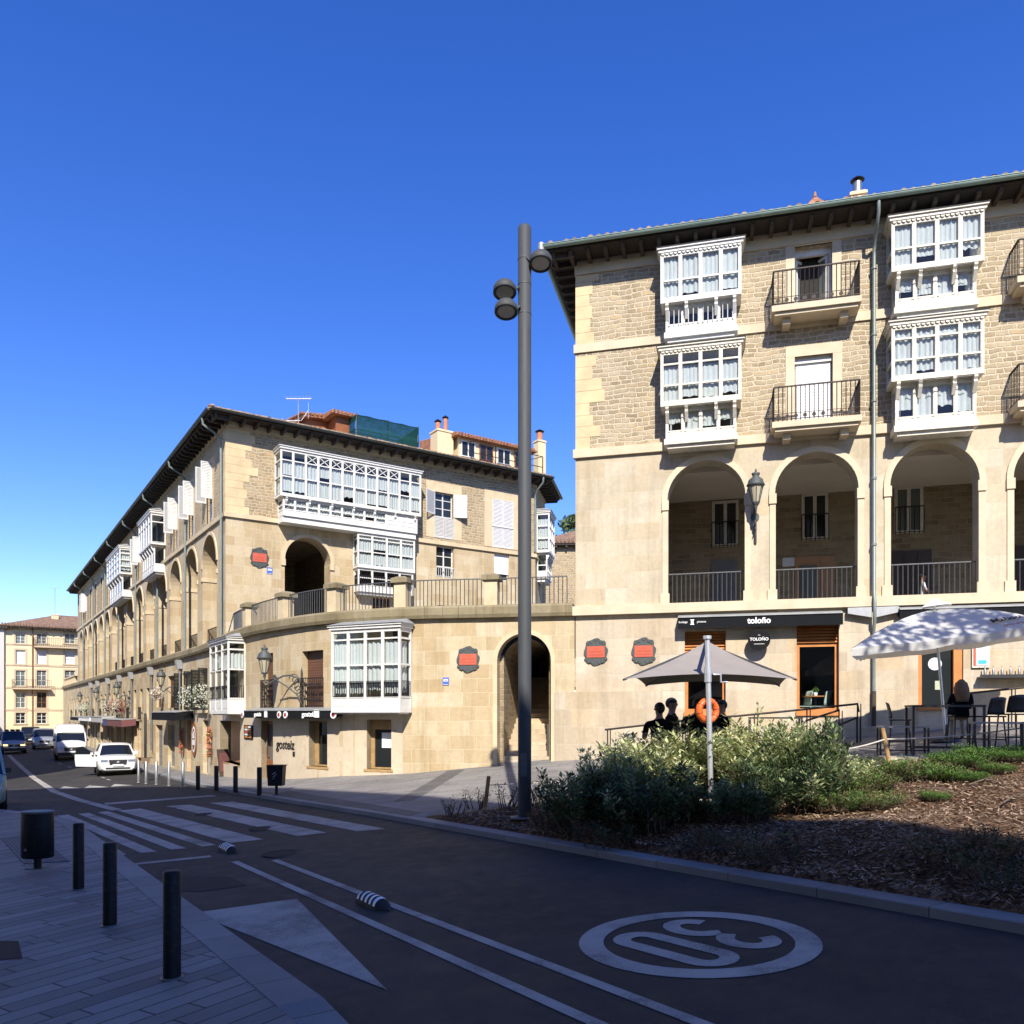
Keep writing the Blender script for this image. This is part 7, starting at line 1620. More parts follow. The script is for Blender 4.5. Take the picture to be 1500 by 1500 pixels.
# ================================================================== PLANTS IN THE BED
def shrubmesh(name, seed, w, h, nst, nl, ls, mats, parent, spread=1.0, upr=.5):
    rn = random.Random(seed); st = MB(); lf = MB()
    for i in range(nst):
        a = rn.uniform(0, 6.283); rr_ = math.sqrt(rn.random())*w*.32; p = Vector((math.cos(a)*rr_, math.sin(a)*rr_, 0)); out = Vector((math.cos(a), math.sin(a), 0)); ln = h*rn.uniform(.55,1.0)*(1-.35*rr_/(w*.5)); P = [p]; d = (Z+out*rn.uniform(.1,.75)*spread+Vector((rn.gauss(0,.15),rn.gauss(0,.15),0))).normalized()
        for k in range(6): p = p+d*ln/6; d = (d+Z*.08*upr+Vector((rn.gauss(0,.12),rn.gauss(0,.12),0))).normalized(); P.append(p)
        st.tube(P, [.012,.010,.009,.008,.006,.005,.003], 4)
        m = rn.choices(range(len(mats)), weights=[m_[1] for m_ in mats])[0]
        for q in range(int(nl/nst)):
            f = rn.uniform(.15,1.0)**.75*5.99; j = int(f); p = P[j].lerp(P[j+1], f-j); az = rn.uniform(0,6.283); rd_ = Vector((math.cos(az),math.sin(az),rn.uniform(-.1,.9))).normalized(); tw = rd_*rn.uniform(0,.16)*(1 if f < 5 else .5); b = p+tw
            ld = (rd_+Z*.25).normalized(); L = ls*rn.uniform(.6,1.25); wv = ld.cross(Z); wv = (wv.normalized() if wv.length > .05 else Vector((1,0,0)))*L*.19; up = ld.cross(wv).normalized()*L*.06
            mm = m if rn.random() < .7 else rn.choices(range(len(mats)), weights=[m_[1] for m_ in mats])[0]
            lf.mesh([b, b+ld*L*.45+wv+up, b+ld*L-Z*L*.12, b+ld*L*.45-wv+up], [(0,1,2,3)], mm)
    s_ = obj('stems', st, 'bark', parent, world=False, recalc=False); l_ = obj('foliage', lf, [m_[0] for m_ in mats], parent, world=False, recalc=False); return s_, l_
def plant(px, py, lab, cat, seed, w, h, nst, nl, ls, mats, group=None, name='shrub', proto=None, sc=1.0, dY=0, **k):
    v = G(px, py, zbed) if not dY else None
    if dY: q = AT(px, HOR, dY); v = Vector((q.x, q.y, zbed(q.x,q.y) if inpoly(q.x,q.y,BED) else zplaza(q.x,q.y)))
    if proto is not None: return dup(proto, v, random.uniform(0,6.28), lab, sc)
    r = root(name, v, lab, cat, group); shrubmesh(name, seed, w, h, nst, nl, ls, mats, r, **k); return r
VAR = [('leaf_pale',.66),('leaf_mid',.34)]; DRK = [('leaf_mid',.5),('leaf_dark',.4),('leaf_pale',.1)]
gs = 'variegated shrubs of the bed'
s1 = plant(960, 1, 'tall pale variegated shrub left of the taupe parasol pole', 'shrub', 11, 2.0, 1.4, 60, 5600, .125, VAR, gs, dY=13.6)
plant(1125, 1, 'tall loose pale shrub at the sunlit right side of the clump', 'shrub', 11, 0,0,0,0,0,None, proto=s1, sc=(.9,.9,1.1), dY=13.0)
plant(1085, 1, 'pale variegated shrub just right of the taupe parasol pole', 'shrub', 11, 0,0,0,0,0,None, proto=s1, sc=.97, dY=13.3)
plant(1020, 1, 'pale shrub in front of the standing men, behind the parasol pole', 'shrub', 11, 0,0,0,0,0,None, proto=s1, sc=1.06, dY=14.3)
plant(978, 1, 'pale shrub hiding the lower half of the two left-hand men', 'shrub', 11, 0,0,0,0,0,None, proto=s1, sc=1.08, dY=14.4)
plant(1225, 1, 'low pale leafy shrub at the right end of the variegated clump', 'shrub', 11, 0,0,0,0,0,None, proto=s1, sc=.55, dY=12.6)
plant(900, 1, 'slender pale shrub with one tall shoot between dark and pale shrubs', 'shrub', 11, 0,0,0,0,0,None, proto=s1, sc=(.75,.75,1.0), dY=13.2)
s2 = plant(865, 1, 'dark green shrub right of the lamp column', 'shrub', 12, 2.2, 1.2, 60, 6000, .115, DRK, 'dark shrubs of the bed', dY=12.9)
plant(955, 1, 'dark green shrub spreading below the tall pale shrub', 'shrub', 12, 0,0,0,0,0,None, proto=s2, sc=.95, dY=12.2)
plant(1158, 1, 'dark bluish green shrub at the shaded right end of the clump', 'shrub', 12, 0,0,0,0,0,None, proto=s2, sc=.85, dY=12.0)
plant(1150, 1, 'pale shrub behind the dark bluish one at the right of the clump', 'shrub', 11, 0,0,0,0,0,None, proto=s1, sc=.85, dY=13.6)
plant(1175, 1, 'dark upright shrub beside the hidden rope post', 'shrub', 12, 0,0,0,0,0,None, proto=s2, sc=(.8,.8,1.2), dY=12.6)
plant(1080, 1, 'dark low shrub before the parasol foot', 'shrub', 12, 0,0,0,0,0,None, proto=s2, sc=.6, dY=11.6)
g1 = plant(1300, 1, 'fine green bush at the foot of the leaning rope post', 'shrub', 13, 1.5, .55, 60, 3800, .06, [('leaf_grass',.5),('leaf_olive',.35),('leaf_mid',.15)], 'low green bushes of the bed', dY=13.4, spread=1.8)
for (px, Y, lab, sc) in ((1252,12.4,'low green bush left of the leaning rope post',.9),(1345,12.9,'green bush spreading over the sunlit mulch',.85),(1280,11.3,'small dark green bush at the mulch shadow edge',.6),(1230,11.5,'small green bush under the pale right shrub',.7)): plant(px, 1, lab, 'shrub', 13, 0,0,0,0,0,None, proto=g1, sc=sc, dY=Y)
g2 = plant(1402, 1, 'bright green low juniper on the sunlit mulch', 'shrub', 14, 1.0, .38, 70, 3600, .05, [('leaf_grass',1.0)], 'bright low junipers on the mulch', dY=13.6, spread=2.2, upr=.2)
for (px, Y, lab, sc) in ((1435,14.0,'bright green juniper with a dead branch beside it',.9),(1388,12.6,'small bright juniper nearest the leaning post bushes',.8),(1480,14.6,'bright juniper by the right rope post',.75),(1496,13.6,'bright juniper cut by the right frame edge',.7),(1370,11.2,'yellowish small juniper low on the sunlit mulch',.45),(1425,12.4,'low juniper in the middle of the sunlit mulch',.55),(1460,13.0,'low juniper below the two right-hand junipers',.6)): plant(px, 1, lab, 'shrub', 14, 0,0,0,0,0,None, proto=g2, sc=sc, dY=Y)
b1 = plant(700, 1186, 'sparse young shrub beside the leaning stake', 'shrub', 15, .6, .55, 14, 260, .06, [('leaf_dark',.6),('leaf_olive',.4)], 'sparse small shrubs in the bed shade', spread=1.2)
for (px, py, lab, sc) in ((663,1196,'sparse shrub at the pointed tip of the bed',.9),(742,1185,'twiggy shrub just left of the lamp column',1.1),(790,1180,'twiggy shrub just right of the lamp column',1.2)): plant(px, py, lab, 'shrub', 15, 0,0,0,0,0,None, proto=b1, sc=sc)
b2 = plant(880, 1240, 'brownish twiggy plant nearest the kerb left of centre', 'shrub', 16, 1.0, .5, 16, 1500, .06, [('leaf_olive',.35),('leaf_brown',.35),('leaf_dark',.3)], 'brownish low plants in the bed shade', spread=1.6)
for (px, py, lab, sc) in ((800,1212,'brownish low plant in front of the lamp column',1.0),(1040,1245,'brownish plant in the shade before the parasol foot',1.0),(1130,1262,'brownish plant in the shade right of the parasol foot',1.3),(1390,1270,'reddish brown plant in the right shade',1.3),(1450,1255,'reddish brown plant at the mulch shadow line',1.1),(1470,1300,'brownish plant at the right frame edge in shade',1.2)): plant(px, py, lab, 'shrub', 16, 0,0,0,0,0,None, proto=b2, sc=sc*.72)
for i, (px, py, L, a, lab) in enumerate(((1440,1152,.7,.5,'dead dark twig lying by the junipers'),(1482,1178,.6,.7,'bare twig lying on the right mulch'),(1375,1165,.5,2.4,'bare twig lying under the middle juniper'))):
    v = G(px,py,zbed); m_ = MB(); u = Vector((math.cos(a-YAW),math.sin(a-YAW),.0)); P = [v+Z*.04-u*L*.5, v+Z*.10, v+Z*.09+u*L*.3, v+u*L*.55+Z*.03]; m_.tube(P, [.012,.014,.010,.004], 5); m_.tube([P[1],P[1]+u.cross(Z)*.16+Z*.08+u*.1], [.008,.003], 5); tag(obj('twig', m_, 'bark', loc=tuple(v)), lab, 'twig')
v = G(1020,1179,zbed); m_ = MB(); m_.hexa([v+rt*a+fw*b+Z*c for a,b,c in ((-.12,-.06,.0),(.1,-.08,.01),(.13,.07,.03),(-.08,.08,.02),(-.12,-.06,.02),(.1,-.08,.03),(.13,.07,.09),(-.08,.08,.06))]); tag(obj('crumpled_paper', m_, 'letter_white', loc=tuple(v)), 'crumpled white paper lying at the shrub foot', 'litter')
# ================================================================== VEHICLES
def vehicle(name, loc, rot, label, cat, L, W, H, paint_, st, gh, wheels, wr=.33, lights='headlamp', grille=True, door=False, plate='paper', glow=False, bumper='same', rails=False):
    """st: stations (y, half width, z low, z shoulder, z top); gh: (y base front, y roof front, y roof rear, y base rear, z belt front, z belt rear, half width belt, half width roof)"""
    r = root(name, loc, label, cat, None, rot); m_ = MB(); rings = []
    for (y, w, zb, zs, zt) in st: rings.append([(-w*.80,y,zb),(-w*.97,y,zb+.10),(-w,y,lerp(zb,zs,.55)),(-w*.985,y,zs-.04),(-w*.93,y,zs+.01),(-w*.5,y,zt),(0,y,zt+.012),(w*.5,y,zt),(w*.93,y,zs+.01),(w*.985,y,zs-.04),(w,y,lerp(zb,zs,.55)),(w*.97,y,zb+.10),(w*.80,y,zb)])
    n = 13; vs = [p for q in rings for p in q]
    m_.mesh(vs, [(i*n+k,i*n+k+1,(i+1)*n+k+1,(i+1)*n+k) for i in range(len(st)-1) for k in range(n-1)]+[(i*n+n-1,i*n,(i+1)*n,(i+1)*n+n-1) for i in range(len(st)-1)], 0, True); m_.mesh(rings[0], [tuple(range(n))]); m_.mesh(rings[-1], [tuple(range(n))])
    y1,y2,y3,y4,zb1,zb2,wb,wt = gh; zr = H
    b = obj('body', m_, paint_, r, world=False); b.data.polygons.foreach_set('use_smooth', [True]*len(b.data.polygons))
    g = MB(); g.hexa([(-wb,y1,zb1-.05),(wb,y1,zb1-.05),(wb,y4,zb2-.05),(-wb,y4,zb2-.05),(-wt,y2,zr-.05),(wt,y2,zr-.05),(wt,y3,zr-.05),(-wt,y3,zr-.05)]); obj('windows', g, 'car_glass', b, world=False)
    m2 = MB(); e = .012; rings = []
    for y, z, w in ((y2-.10,zr-.085,wt+.0),(y2+.02,zr-.04,wt+.02),(lerp(y2,y3,.3),zr,wt+.02),(lerp(y2,y3,.8),zr-.005,wt+.015),(y3+.03,zr-.05,wt)): rings.append([(-w,y,z-.045),(-w*.93,y,z-.005),(-w*.5,y,z+.012),(0,y,z+.016),(w*.5,y,z+.012),(w*.93,y,z-.005),(w,y,z-.045)])
    vs = [p for q in rings for p in q]; m2.mesh(vs, [(i*7+k,i*7+k+1,(i+1)*7+k+1,(i+1)*7+k) for i in range(4) for k in range(6)]+[(i*7+6,i*7,(i+1)*7,(i+1)*7+6) for i in range(4)], 0, True)
    for sg in (-1,1):
        m2.bar((sg*(wb+e),y1-.02,zb1-.04),(sg*(wt+e),y2,zr-.06), .075, .05); m2.bar((sg*(wb+e),y4+.01,zb2-.04),(sg*(wt+e),y3,zr-.06), .11, .05); m2.bar((sg*(wt+e),y2,zr-.055),(sg*(wt+e),y3,zr-.055), .05, .05)
        yb = lerp(y1,y4,.5); m2.bar((sg*(wb+e),yb,lerp(zb1,zb2,.5)-.04),(sg*(wt+e),lerp(y2,y3,.42),zr-.06), .06, .03)
    obj('roof', m2, paint_, r, world=False)
    f = MB(); y0, w0, zl, zs0, zt0 = st[0]; yf = y0-.004; s1 = st[1]
    if grille: f.hexa([(-w0*.48,yf-.02,lerp(zl,zs0,.48)),(w0*.48,yf-.02,lerp(zl,zs0,.48)),(w0*.48,yf+.08,lerp(zl,zs0,.48)),(-w0*.48,yf+.08,lerp(zl,zs0,.48)),(-w0*.55,yf-.012,zs0-.05),(w0*.55,yf-.012,zs0-.05),(w0*.55,yf+.1,zs0-.05),(-w0*.55,yf+.1,zs0-.05)])
    f.box(-w0*.72,w0*.72,yf-.012,yf+.1,zl+.05,lerp(zl,zs0,.22)); gr = obj('grille', f, 'car_plastic', r, world=False)
    if grille:
        k = MB(); k.cyl((0,yf-.035,lerp(zl,zs0,.72)),(0,yf-.02,lerp(zl,zs0,.72)),.06,.06,16); k.bar((-.12,yf-.03,lerp(zl,zs0,.62)),(.12,yf-.03,lerp(zl,zs0,.82)),.02,.01); obj('badge', k, 'alu', gr, world=False)
    if bumper != 'same': k = MB(); k.box(-w0*1.0,w0*1.0,yf-.03,yf+.25,zl-.02,lerp(zl,zs0,.34)); obj('bumper', k, bumper, r, world=False)
    k = MB(); k.box(-.26,.26,yf-.045,yf-.03,lerp(zl,zs0,.33),lerp(zl,zs0,.33)+.11); obj('number_plate', k, plate, r, world=False)
    for sg in (-1,1):
        k = MB(); xa, xb = sg*w0*.60, sg*(w0*1.0); k.hexa([(min(xa,xb),yf-.01+(.0),zs0-.15),(max(xa,xb),yf-.01,zs0-.15),(max(xa,xb),yf+.22,zs0-.15),(min(xa,xb),yf+.22,zs0-.15),(min(xa,xb),yf+.01,zs0-.0),(max(xa,xb),yf+.01,zs0-.0),(max(xa,xb),yf+.26,zs0-.0),(min(xa,xb),yf+.26,zs0-.0)]); obj('headlight', k, 'lamp_on' if glow else lights, r, world=False)
        k = MB(); yb = y1+.25; k.box(sg*(wb+.10)-.1,sg*(wb+.10)+.1,yb-.05,yb+.06,zb1+.02,zb1+.17); k.bar((sg*wb,yb,zb1+.03),(sg*(wb+.1),yb,zb1+.06),.04); obj('wing_mirror', k, paint_ if paint_ == 'car_white' and bumper == 'same' else 'car_plastic', r, world=False)
        for yw in wheels:
            xw = sg*(W/2-.13); wl = MB(); prof = [(wr*.62,-.11),(wr*.9,-.115),(wr,-.085),(wr,.085),(wr*.9,.115),(wr*.62,.11)]; k24 = 22
            vs = [(xw+z,yw+rq*math.cos(2*math.pi*i/k24),wr+rq*math.sin(2*math.pi*i/k24)) for rq,z in prof for i in range(k24)]
            wl.mesh(vs, [(a*k24+i,a*k24+(i+1)%k24,(a+1)*k24+(i+1)%k24,(a+1)*k24+i) for a in range(5) for i in range(k24)], 0, True); wh = obj('wheel', wl, 'tyre', r, world=False)
            rm = MB(); rm.cyl((xw+sg*.085,yw,wr),(xw+sg*.095,yw,wr),wr*.60,wr*.56,20)
            for i in range(5): a = 2*math.pi*i/5; rm.bar((xw+sg*.10,yw,wr),(xw+sg*.10,yw+wr*.55*math.cos(a),wr+wr*.55*math.sin(a)),.06,.03)
            obj('rim', rm, 'rim', wh, world=False); 
            aw = MB(); aw.cyl((sg*(W/2-.10),yw,wr),(sg*(W/2+.004),yw,wr),wr*1.17,wr*1.17,24); obj('wheel_arch', aw, 'car_plastic', r, world=False)
    if door:
        a = R(62); hx, hy = -W/2+.01, y1+.35; u = Vector((-math.sin(a), math.cos(a), 0)); dl = 1.12; d_ = MB(); zb = st[0][2]+.12; zs = zb1+.02; nn = Vector((u.y,-u.x,0))*.035; P = [(0,zb),(dl*.96,zb+.02),(dl,zs-.25),(dl,zs),(0,zs)]
        h0 = Vector((hx,hy,0)); d_.prism(P, lambda x,z,t: h0+u*x+nn*t+Z*z, -1, 1); dd = obj('open_door', d_, paint_, r, world=False); g = MB(); P = [(.05,zs),(dl*.97,zs),(dl*.95,H-.18),(dl*.62,H-.14)]; g.prism(P, lambda x,z,t: h0+u*x+nn*t*.3+Z*z, -1, 1); obj('door_glass', g, 'car_glass', dd, world=False); k = MB(); pts = [h0+u*x+Z*z for x,z in P]; k.tube(pts[:1]+pts[3:]+pts[2:3]+pts[1:2], .025, 6); obj('door_frame', k, 'car_plastic', dd, world=False); k = MB(); p = h0+u*.18+Z*(zs+.03); k.bar(p-nn*1, p-nn*4.5+Z*.02, .13, .12); obj('door_mirror', k, paint_, dd, world=False)
    return r
t = NT('lamp_on'); e_ = t.n('ShaderNodeEmission', ins={0: (1,.55,.2,1), 1: 3.0}); t.t.links.new(e_.outputs[0], t.out.inputs[0])
def carst(L, W, H, hood, low=.22):
    h = W/2; y = -L/2; return [(y,h*.84,low+.08,hood-.10,hood-.08),(y+.10,h*.94,low+.02,hood-.05,hood-.02),(y+.45,h*.985,low,hood-.03,hood+.02),(y+1.25,h,low,hood+.05,hood+.09),(y+2.2,h,low,hood+.10,hood+.10),(L/2-1.0,h,low,hood+.12,hood+.12),(L/2-.25,h*.97,low+.03,hood+.12,hood+.12),(L/2,h*.86,low+.15,hood-.02,hood-.02)]
Gr = lambda px, py: G(px, py, zroad)
L, W, H = 4.69, 1.90, 1.62
v = Gr(178, 1136); car = vehicle('parked_car', v+Vector((.0,L/2,0)), R(-4), 'white estate car parked with its front door wide open', 'car', L, W, H, 'car_white', carst(L,W,H,.98), (-L/2+1.02,-L/2+1.85,L/2-.95,L/2-.3,1.05,1.10,.84,.66), (-L/2+.88,L/2-.98), .35, door=True)
L, W, H = 5.6, 2.05, 2.55; h = W/2
v = Gr(108, 1113.5); vs_ = [(-L/2,h*.86,.35,.98,1.0),(-L/2+.12,h*.95,.28,1.12,1.15),(-L/2+.7,h,.26,1.26,1.36),(-L/2+1.1,h,.26,1.42,1.5),(L/2-.1,h,.28,1.5,1.5),(L/2,h*.97,.4,1.5,1.5)]
vv_ = vehicle('parked_van', v+Vector((0,L/2,0)), R(-3), 'tall white van parked behind the white estate car', 'van', L, W, 2.05, 'car_white', vs_, (-L/2+.72,-L/2+1.35,L/2-.1,L/2-.02,1.34,1.45,.95,.90), (-L/2+.95,L/2-1.2), .36, bumper='car_plastic')
m_ = MB(); prof = [(-L/2+1.30,2.02,.90),(-L/2+1.42,2.25,.92),(-L/2+1.75,H-.08,.90),(-L/2+2.3,H,.90),(L/2-.15,H,.90),(L/2-.04,H-.12,.92),(L/2-.02,1.46,1.0)]
rings = [[(-w*1.06,y,1.46 if y > 0 else 1.9),(-w*1.04,y,max(z-.3,1.46)),(-w*.95,y,z-.06),(-w*.7,y,z),(w*.7,y,z),(w*.95,y,z-.06),(w*1.04,y,max(z-.3,1.46)),(w*1.06,y,1.46 if y > 0 else 1.9)] for y,z,w in prof]; vs2 = [p for q in rings for p in q]
m_.mesh(vs2, [(i*8+k,i*8+k+1,(i+1)*8+k+1,(i+1)*8+k) for i in range(len(prof)-1) for k in range(7)], 0, True); m_.mesh(rings[0], [tuple(range(8))]); m_.mesh(rings[-1], [tuple(range(8))]); m_.box(-h*.995,h*.995,-L/2+2.35,L/2-.05,1.3,H-.35); obj('high_roof', m_, 'car_white', vv_, world=False)
L, W, H = 4.9, 1.93, 1.92
mp = lambda: [(-L/2,W/2*.84,.34,.86,.88),(-L/2+.12,W/2*.94,.26,1.0,1.03),(-L/2+.7,W/2,.24,1.10,1.17),(-L/2+1.2,W/2,.24,1.18,1.22),(L/2-.15,W/2,.26,1.22,1.22),(L/2,W/2*.95,.4,1.2,1.2)]
v = Gr(67, 1097.5); vehicle('parked_car', v+Vector((0,L/2,0)), R(-2), 'silver grey people carrier behind the white van', 'car', L, W, H, 'car_silver', mp(), (-L/2+.75,-L/2+1.6,L/2-.3,L/2-.05,1.15,1.2,.88,.76), (-L/2+.95,L/2-1.0), .33)
v = Gr(47, 1091); vehicle('parked_car', v+Vector((0,L/2,0)), R(-2), 'dark car mostly hidden behind the silver people carrier', 'car', L, W, H, 'car_dark', mp(), (-L/2+.75,-L/2+1.6,L/2-.3,L/2-.05,1.15,1.2,.88,.76), (-L/2+.95,L/2-1.0), .33)
L, W, H = 4.4, 1.9, 1.95
v = Gr(20, 1104.5); sv = vehicle('moving_car', v+Vector((0,L/2,0)), R(1), 'grey car with glowing headlights driving up the street', 'car', L, W, H, 'car_silver', [(-L/2,W/2*.84,.34,.86,.88),(-L/2+.12,W/2*.94,.26,1.0,1.03),(-L/2+.7,W/2,.24,1.10,1.17),(-L/2+1.2,W/2,.24,1.18,1.22),(L/2-.15,W/2,.26,1.22,1.22),(L/2,W/2*.95,.4,1.2,1.2)], (-L/2+.75,-L/2+1.5,L/2-.3,L/2-.05,1.15,1.2,.87,.74), (-L/2+.9,L/2-.9), .33, glow=True, bumper='car_plastic')
m_ = MB()
for x in (-.45,.0,.4): m_.box(x-.14,x+.14,-.6,.8,H+.02,H+.13)
obj('roof_rack', m_, 'car_plastic', sv, world=False)
# van cut off by the left frame edge
L, W, H = 4.8, 1.9, 2.0
v = Gr(2, 1186); gv = vehicle('parked_van', Vector((v.x-.82, v.y+1.3, zroad(v.x-.4, v.y))), R(0), 'pale green van cut off by the left frame edge', 'van', L, W, H, 'car_green', mp(), (-L/2+.75,-L/2+1.6,L/2-.3,L/2-.05,1.15,1.2,.88,.76), (-L/2+.95,L/2-1.0), .36)
# bus far away on the left
r = root('city_bus', Vector((.9,101,zroad(1.5,101))), 'red and blue bus far down the street at the left edge', 'bus'); m_ = MB(); prof = [(-1.25,.35),(1.25,.35),(1.27,2.9),(1.1,3.15),(-1.1,3.15),(-1.27,2.9)]; m_.prism(prof, lambda x,z,t: (x,t,z), 0, 11); bd_ = obj('body', m_, 'car_red', r, world=False); m_ = MB(); m_.box(-1.15,1.15,-.02,0,1.1,2.45); m_.box(-1.29,1.29,.4,10.5,1.3,2.4); obj('windows', m_, 'car_glass', bd_, world=False); m_ = MB(); m_.box(-1.1,1.1,-.04,0,2.5,2.95); obj('destination_panel', m_, 'sign_blue', bd_, world=False)
for x in (-1.05,1.05):
    for y in (2.4,8.2): m_ = MB(); m_.cyl((x-.14,y,.48),(x+.14,y,.48),.48,.48,18); obj('wheel', m_, 'tyre', r, world=False)
# bicycle with basket
v = G2(213, 1141); bk = root('bicycle', v, 'parked bicycle with a wicker basket leaning on the grey posts', 'bicycle', None, R(-8)); wr = .34
def wheelmb(y): 
    m_ = MB(); n = 28; m_.tube([(0,y+wr*math.cos(2*math.pi*i/n),wr+wr*math.sin(2*math.pi*i/n)) for i in range(n+1)], .02, 6); 
    for i in range(12): a = 2*math.pi*i/12; m_.cyl((0,y,wr),(0,y+wr*math.cos(a),wr+wr*math.sin(a)),.003,.003,4)
    m_.cyl((-.05,y,wr),(.05,y,wr),.025,.025,8); return m_
for y in (-.53,.53): w_ob = obj('wheel', wheelmb(y), 'tyre', bk, world=False)
m_ = MB(); F_ = {'rh': (0,.53,wr), 'fh': (0,-.53,wr), 'bb': (0,.1,.3), 'st': (0,.25,.85), 'ht': (0,-.36,.88), 'hb': (0,-.40,.70)}
for a, b in (('rh','bb'),('rh','st'),('bb','st'),('bb','hb'),('st','ht'),('ht','hb')): m_.cyl(F_[a],F_[b],.018,.018,8)
m_.cyl((0,-.40,.70),(0,-.53,wr),.016,.013,8); obj('frame', m_, 'wood_post', bk, world=False)
m_ = MB(); m_.hexa([(-.05,.12,.88),(.05,.12,.88),(.09,.36,.88),(-.09,.36,.88),(-.03,.12,.93),(.03,.12,.93),(.07,.36,.95),(-.07,.36,.95)]); obj('saddle', m_, 'rubber', bk, world=False); m_ = MB(); m_.tube([(-.3,-.22,.98),(-.25,-.34,1.0),(0,-.36,.98),(.25,-.34,1.0),(.3,-.22,.98)], .014, 6); m_.cyl((0,-.36,.88),(0,-.36,.98),.014,.014,6); obj('handlebar', m_, 'iron_black', bk, world=False)
m_ = MB(); m_.hexa([(-.15,-.64,.75),(.15,-.64,.75),(.15,-.42,.75),(-.15,-.42,.75),(-.19,-.68,.98),(.19,-.68,.98),(.19,-.4,.98),(-.19,-.4,.98)]); obj('basket', m_, 'basket', bk, world=False); m_ = MB(); m_.cyl((-.12,.1,.3),(.12,.1,.3),.012,.012,6); m_.cyl((.06,.1,.3),(.07,.1,.3),.09,.09,16); m_.box(.09,.17,.02,.1,.18,.2); m_.box(-.17,-.09,.1,.18,.4,.42); obj('pedals', m_, 'iron_grey', bk, world=False)
# ================================================================== FAR BUILDINGS
def block(name, label, F, t0, t1, z0, z1, dpt, mat, wins, roofmat, rh, ov=.7, trim='pink_trim', bands=(), cat='building'):
    o = F((t0+t1)/2, 0, z0); B = root(name, o, label, cat); mb = MB(); wall(mb, F, t0, t1, z0, z1, [dict(w[0], depth=.2) for w in wins])
    for a, b in (((t0,0),(t0,-dpt)),((t0,-dpt),(t1,-dpt)),((t1,-dpt),(t1,0))): mb.face([F(a[0],a[1],z0),F(b[0],b[1],z0),F(b[0],b[1],z1),F(a[0],a[1],z1)])
    obj('wall', mb, mat, B, recalc=False); tr_ = MB()
    for w in wins:
        o = w[0]; gl = w[2] if len(w) > 2 else 'glass_grey'; window(B, F, o['t0'], o['t1'], o['z0'], o['z1'], -.12, 2, (lerp(o['z0'],o['z1'],.35),lerp(o['z0'],o['z1'],.68)), w[1], gl)
        surround(tr_, F, o['t0'], o['t1'], o['z0'], o['z1'], .2, .03)
    for z in bands: F.box(tr_, t0, t1, -.05, .06, z-.1, z+.1)
    if tr_.v: obj('trim', tr_, trim, B)
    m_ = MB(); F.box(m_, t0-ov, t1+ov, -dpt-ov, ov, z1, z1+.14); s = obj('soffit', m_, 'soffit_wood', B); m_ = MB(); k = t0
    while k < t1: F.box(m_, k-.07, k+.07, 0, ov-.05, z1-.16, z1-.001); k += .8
    obj('rafter_ends', m_, 'rafter_wood', s); m_ = MB(); hd_ = min((t1-t0)/2, dpt/2)+ov; zz = z1+.141; a, b = t0-ov-.05, t1+ov+.05; c, e = ov+.05, -dpt-ov-.05
    P = [F(a,c,zz),F(b,c,zz),F(b,e,zz),F(a,e,zz)]; m = (c+e)/2; ins = min((b-a)/2-.1, (c-e)/2); T1, T2 = F(a+ins,m,zz+rh), F(b-ins,m,zz+rh)
    for fc in ((P[0],P[1],T2,T1),(P[1],P[2],T2),(P[2],P[3],T1,T2),(P[3],P[0],T1)): m_.face(fc)
    for k in range(int((b-a)/.3)): m_.cyl(F(a+k*.3+.15,c+.03,zz+.04),F(a+k*.3+.15,c-1.0,zz+.04+rh/(c-m)*1.0),.09,.09,6)
    return B, obj('roof', m_, roofmat, B, recalc=False)
FY = Frame((2.9, 113), (1,0)); wins = []
for (x0,x1) in ((23,37),(54,68),(95,110)):
    for (y0,y1,g) in ((928,943,'glass_grey'),(952,973,'curtain'),(982,1005,'glass_grey'),(1014,1037,'glass_grey'),(1044,1060,'glass_dark')):
        if x0 > 90 and y0 > 1010: continue
        a, b = FY.hit(x0,y0), FY.hit(x1,y1); wins.append((dict(t0=a[0],t1=b[0],z0=b[1],z1=a[1]), 'white_wood' if not (x0 == 54 and y0 == 1014) else 'brown_door', g if not (x0 == 54 and y0 == 1014) else 'glass_dark'))
zt_ = FY.z(56,921); YB, rfY = block('apartment_house', 'pale yellow apartment house closing the far end of the street', FY, FY.t(4.5), 19, -2.0, zt_, 12, 'yellow_plaster', wins, 'roof_brown', 2.3, .8, bands=(FY.z(56,945),FY.z(56,975),FY.z(56,1007.5),FY.z(56,1040)))
for (x0,x1,y) in ((18,75,1008),(50,130,946)):
    a, b = FY.t(x0,.8), FY.t(x1,.8); zf = FY.z(50,y,.8); m_ = MB(); FY.box(m_, a, b, 0, .8, zf-.15, zf); bb_ = obj('balcony', m_, 'pink_trim', YB); m_ = MB(); rail(m_, FY, a, b, .75, zf, zf+1.0, .2, .03); siderail(m_, FY, a, 0, .75, zf, zf+1.0, .2, .03); obj('railing', m_, 'iron_brown', bb_)
tt, zz = FY.hit(80.5, 900, -4); chimney(rfY, FY, tt, -4, zt_+.8, zz, .8, .6, [], mat='trim_stone'); antenna(FY(tt,-4.0,zz), FY.z(80,861,-4)-zz, 'thin tv antenna on the chimney of the yellow house', 5)
m_ = MB(); tt = FY.t(47.5); m_.tube([FY(tt,.12,zt_), FY(tt,.12,-1.5)], .06, 6); obj('drain_pipe', m_, 'brown_door', YB)
FWt = Frame((-12, 112.7), (1,0)); w_ = []
for i in range(2):
    for j in range(5): w_.append((dict(t0=10.2+i*1.5,t1=11.1+i*1.5,z0=.8+j*2.3,z1=2.2+j*2.3),'white_wood','glass_dark'))
xr = FWt.t(6)
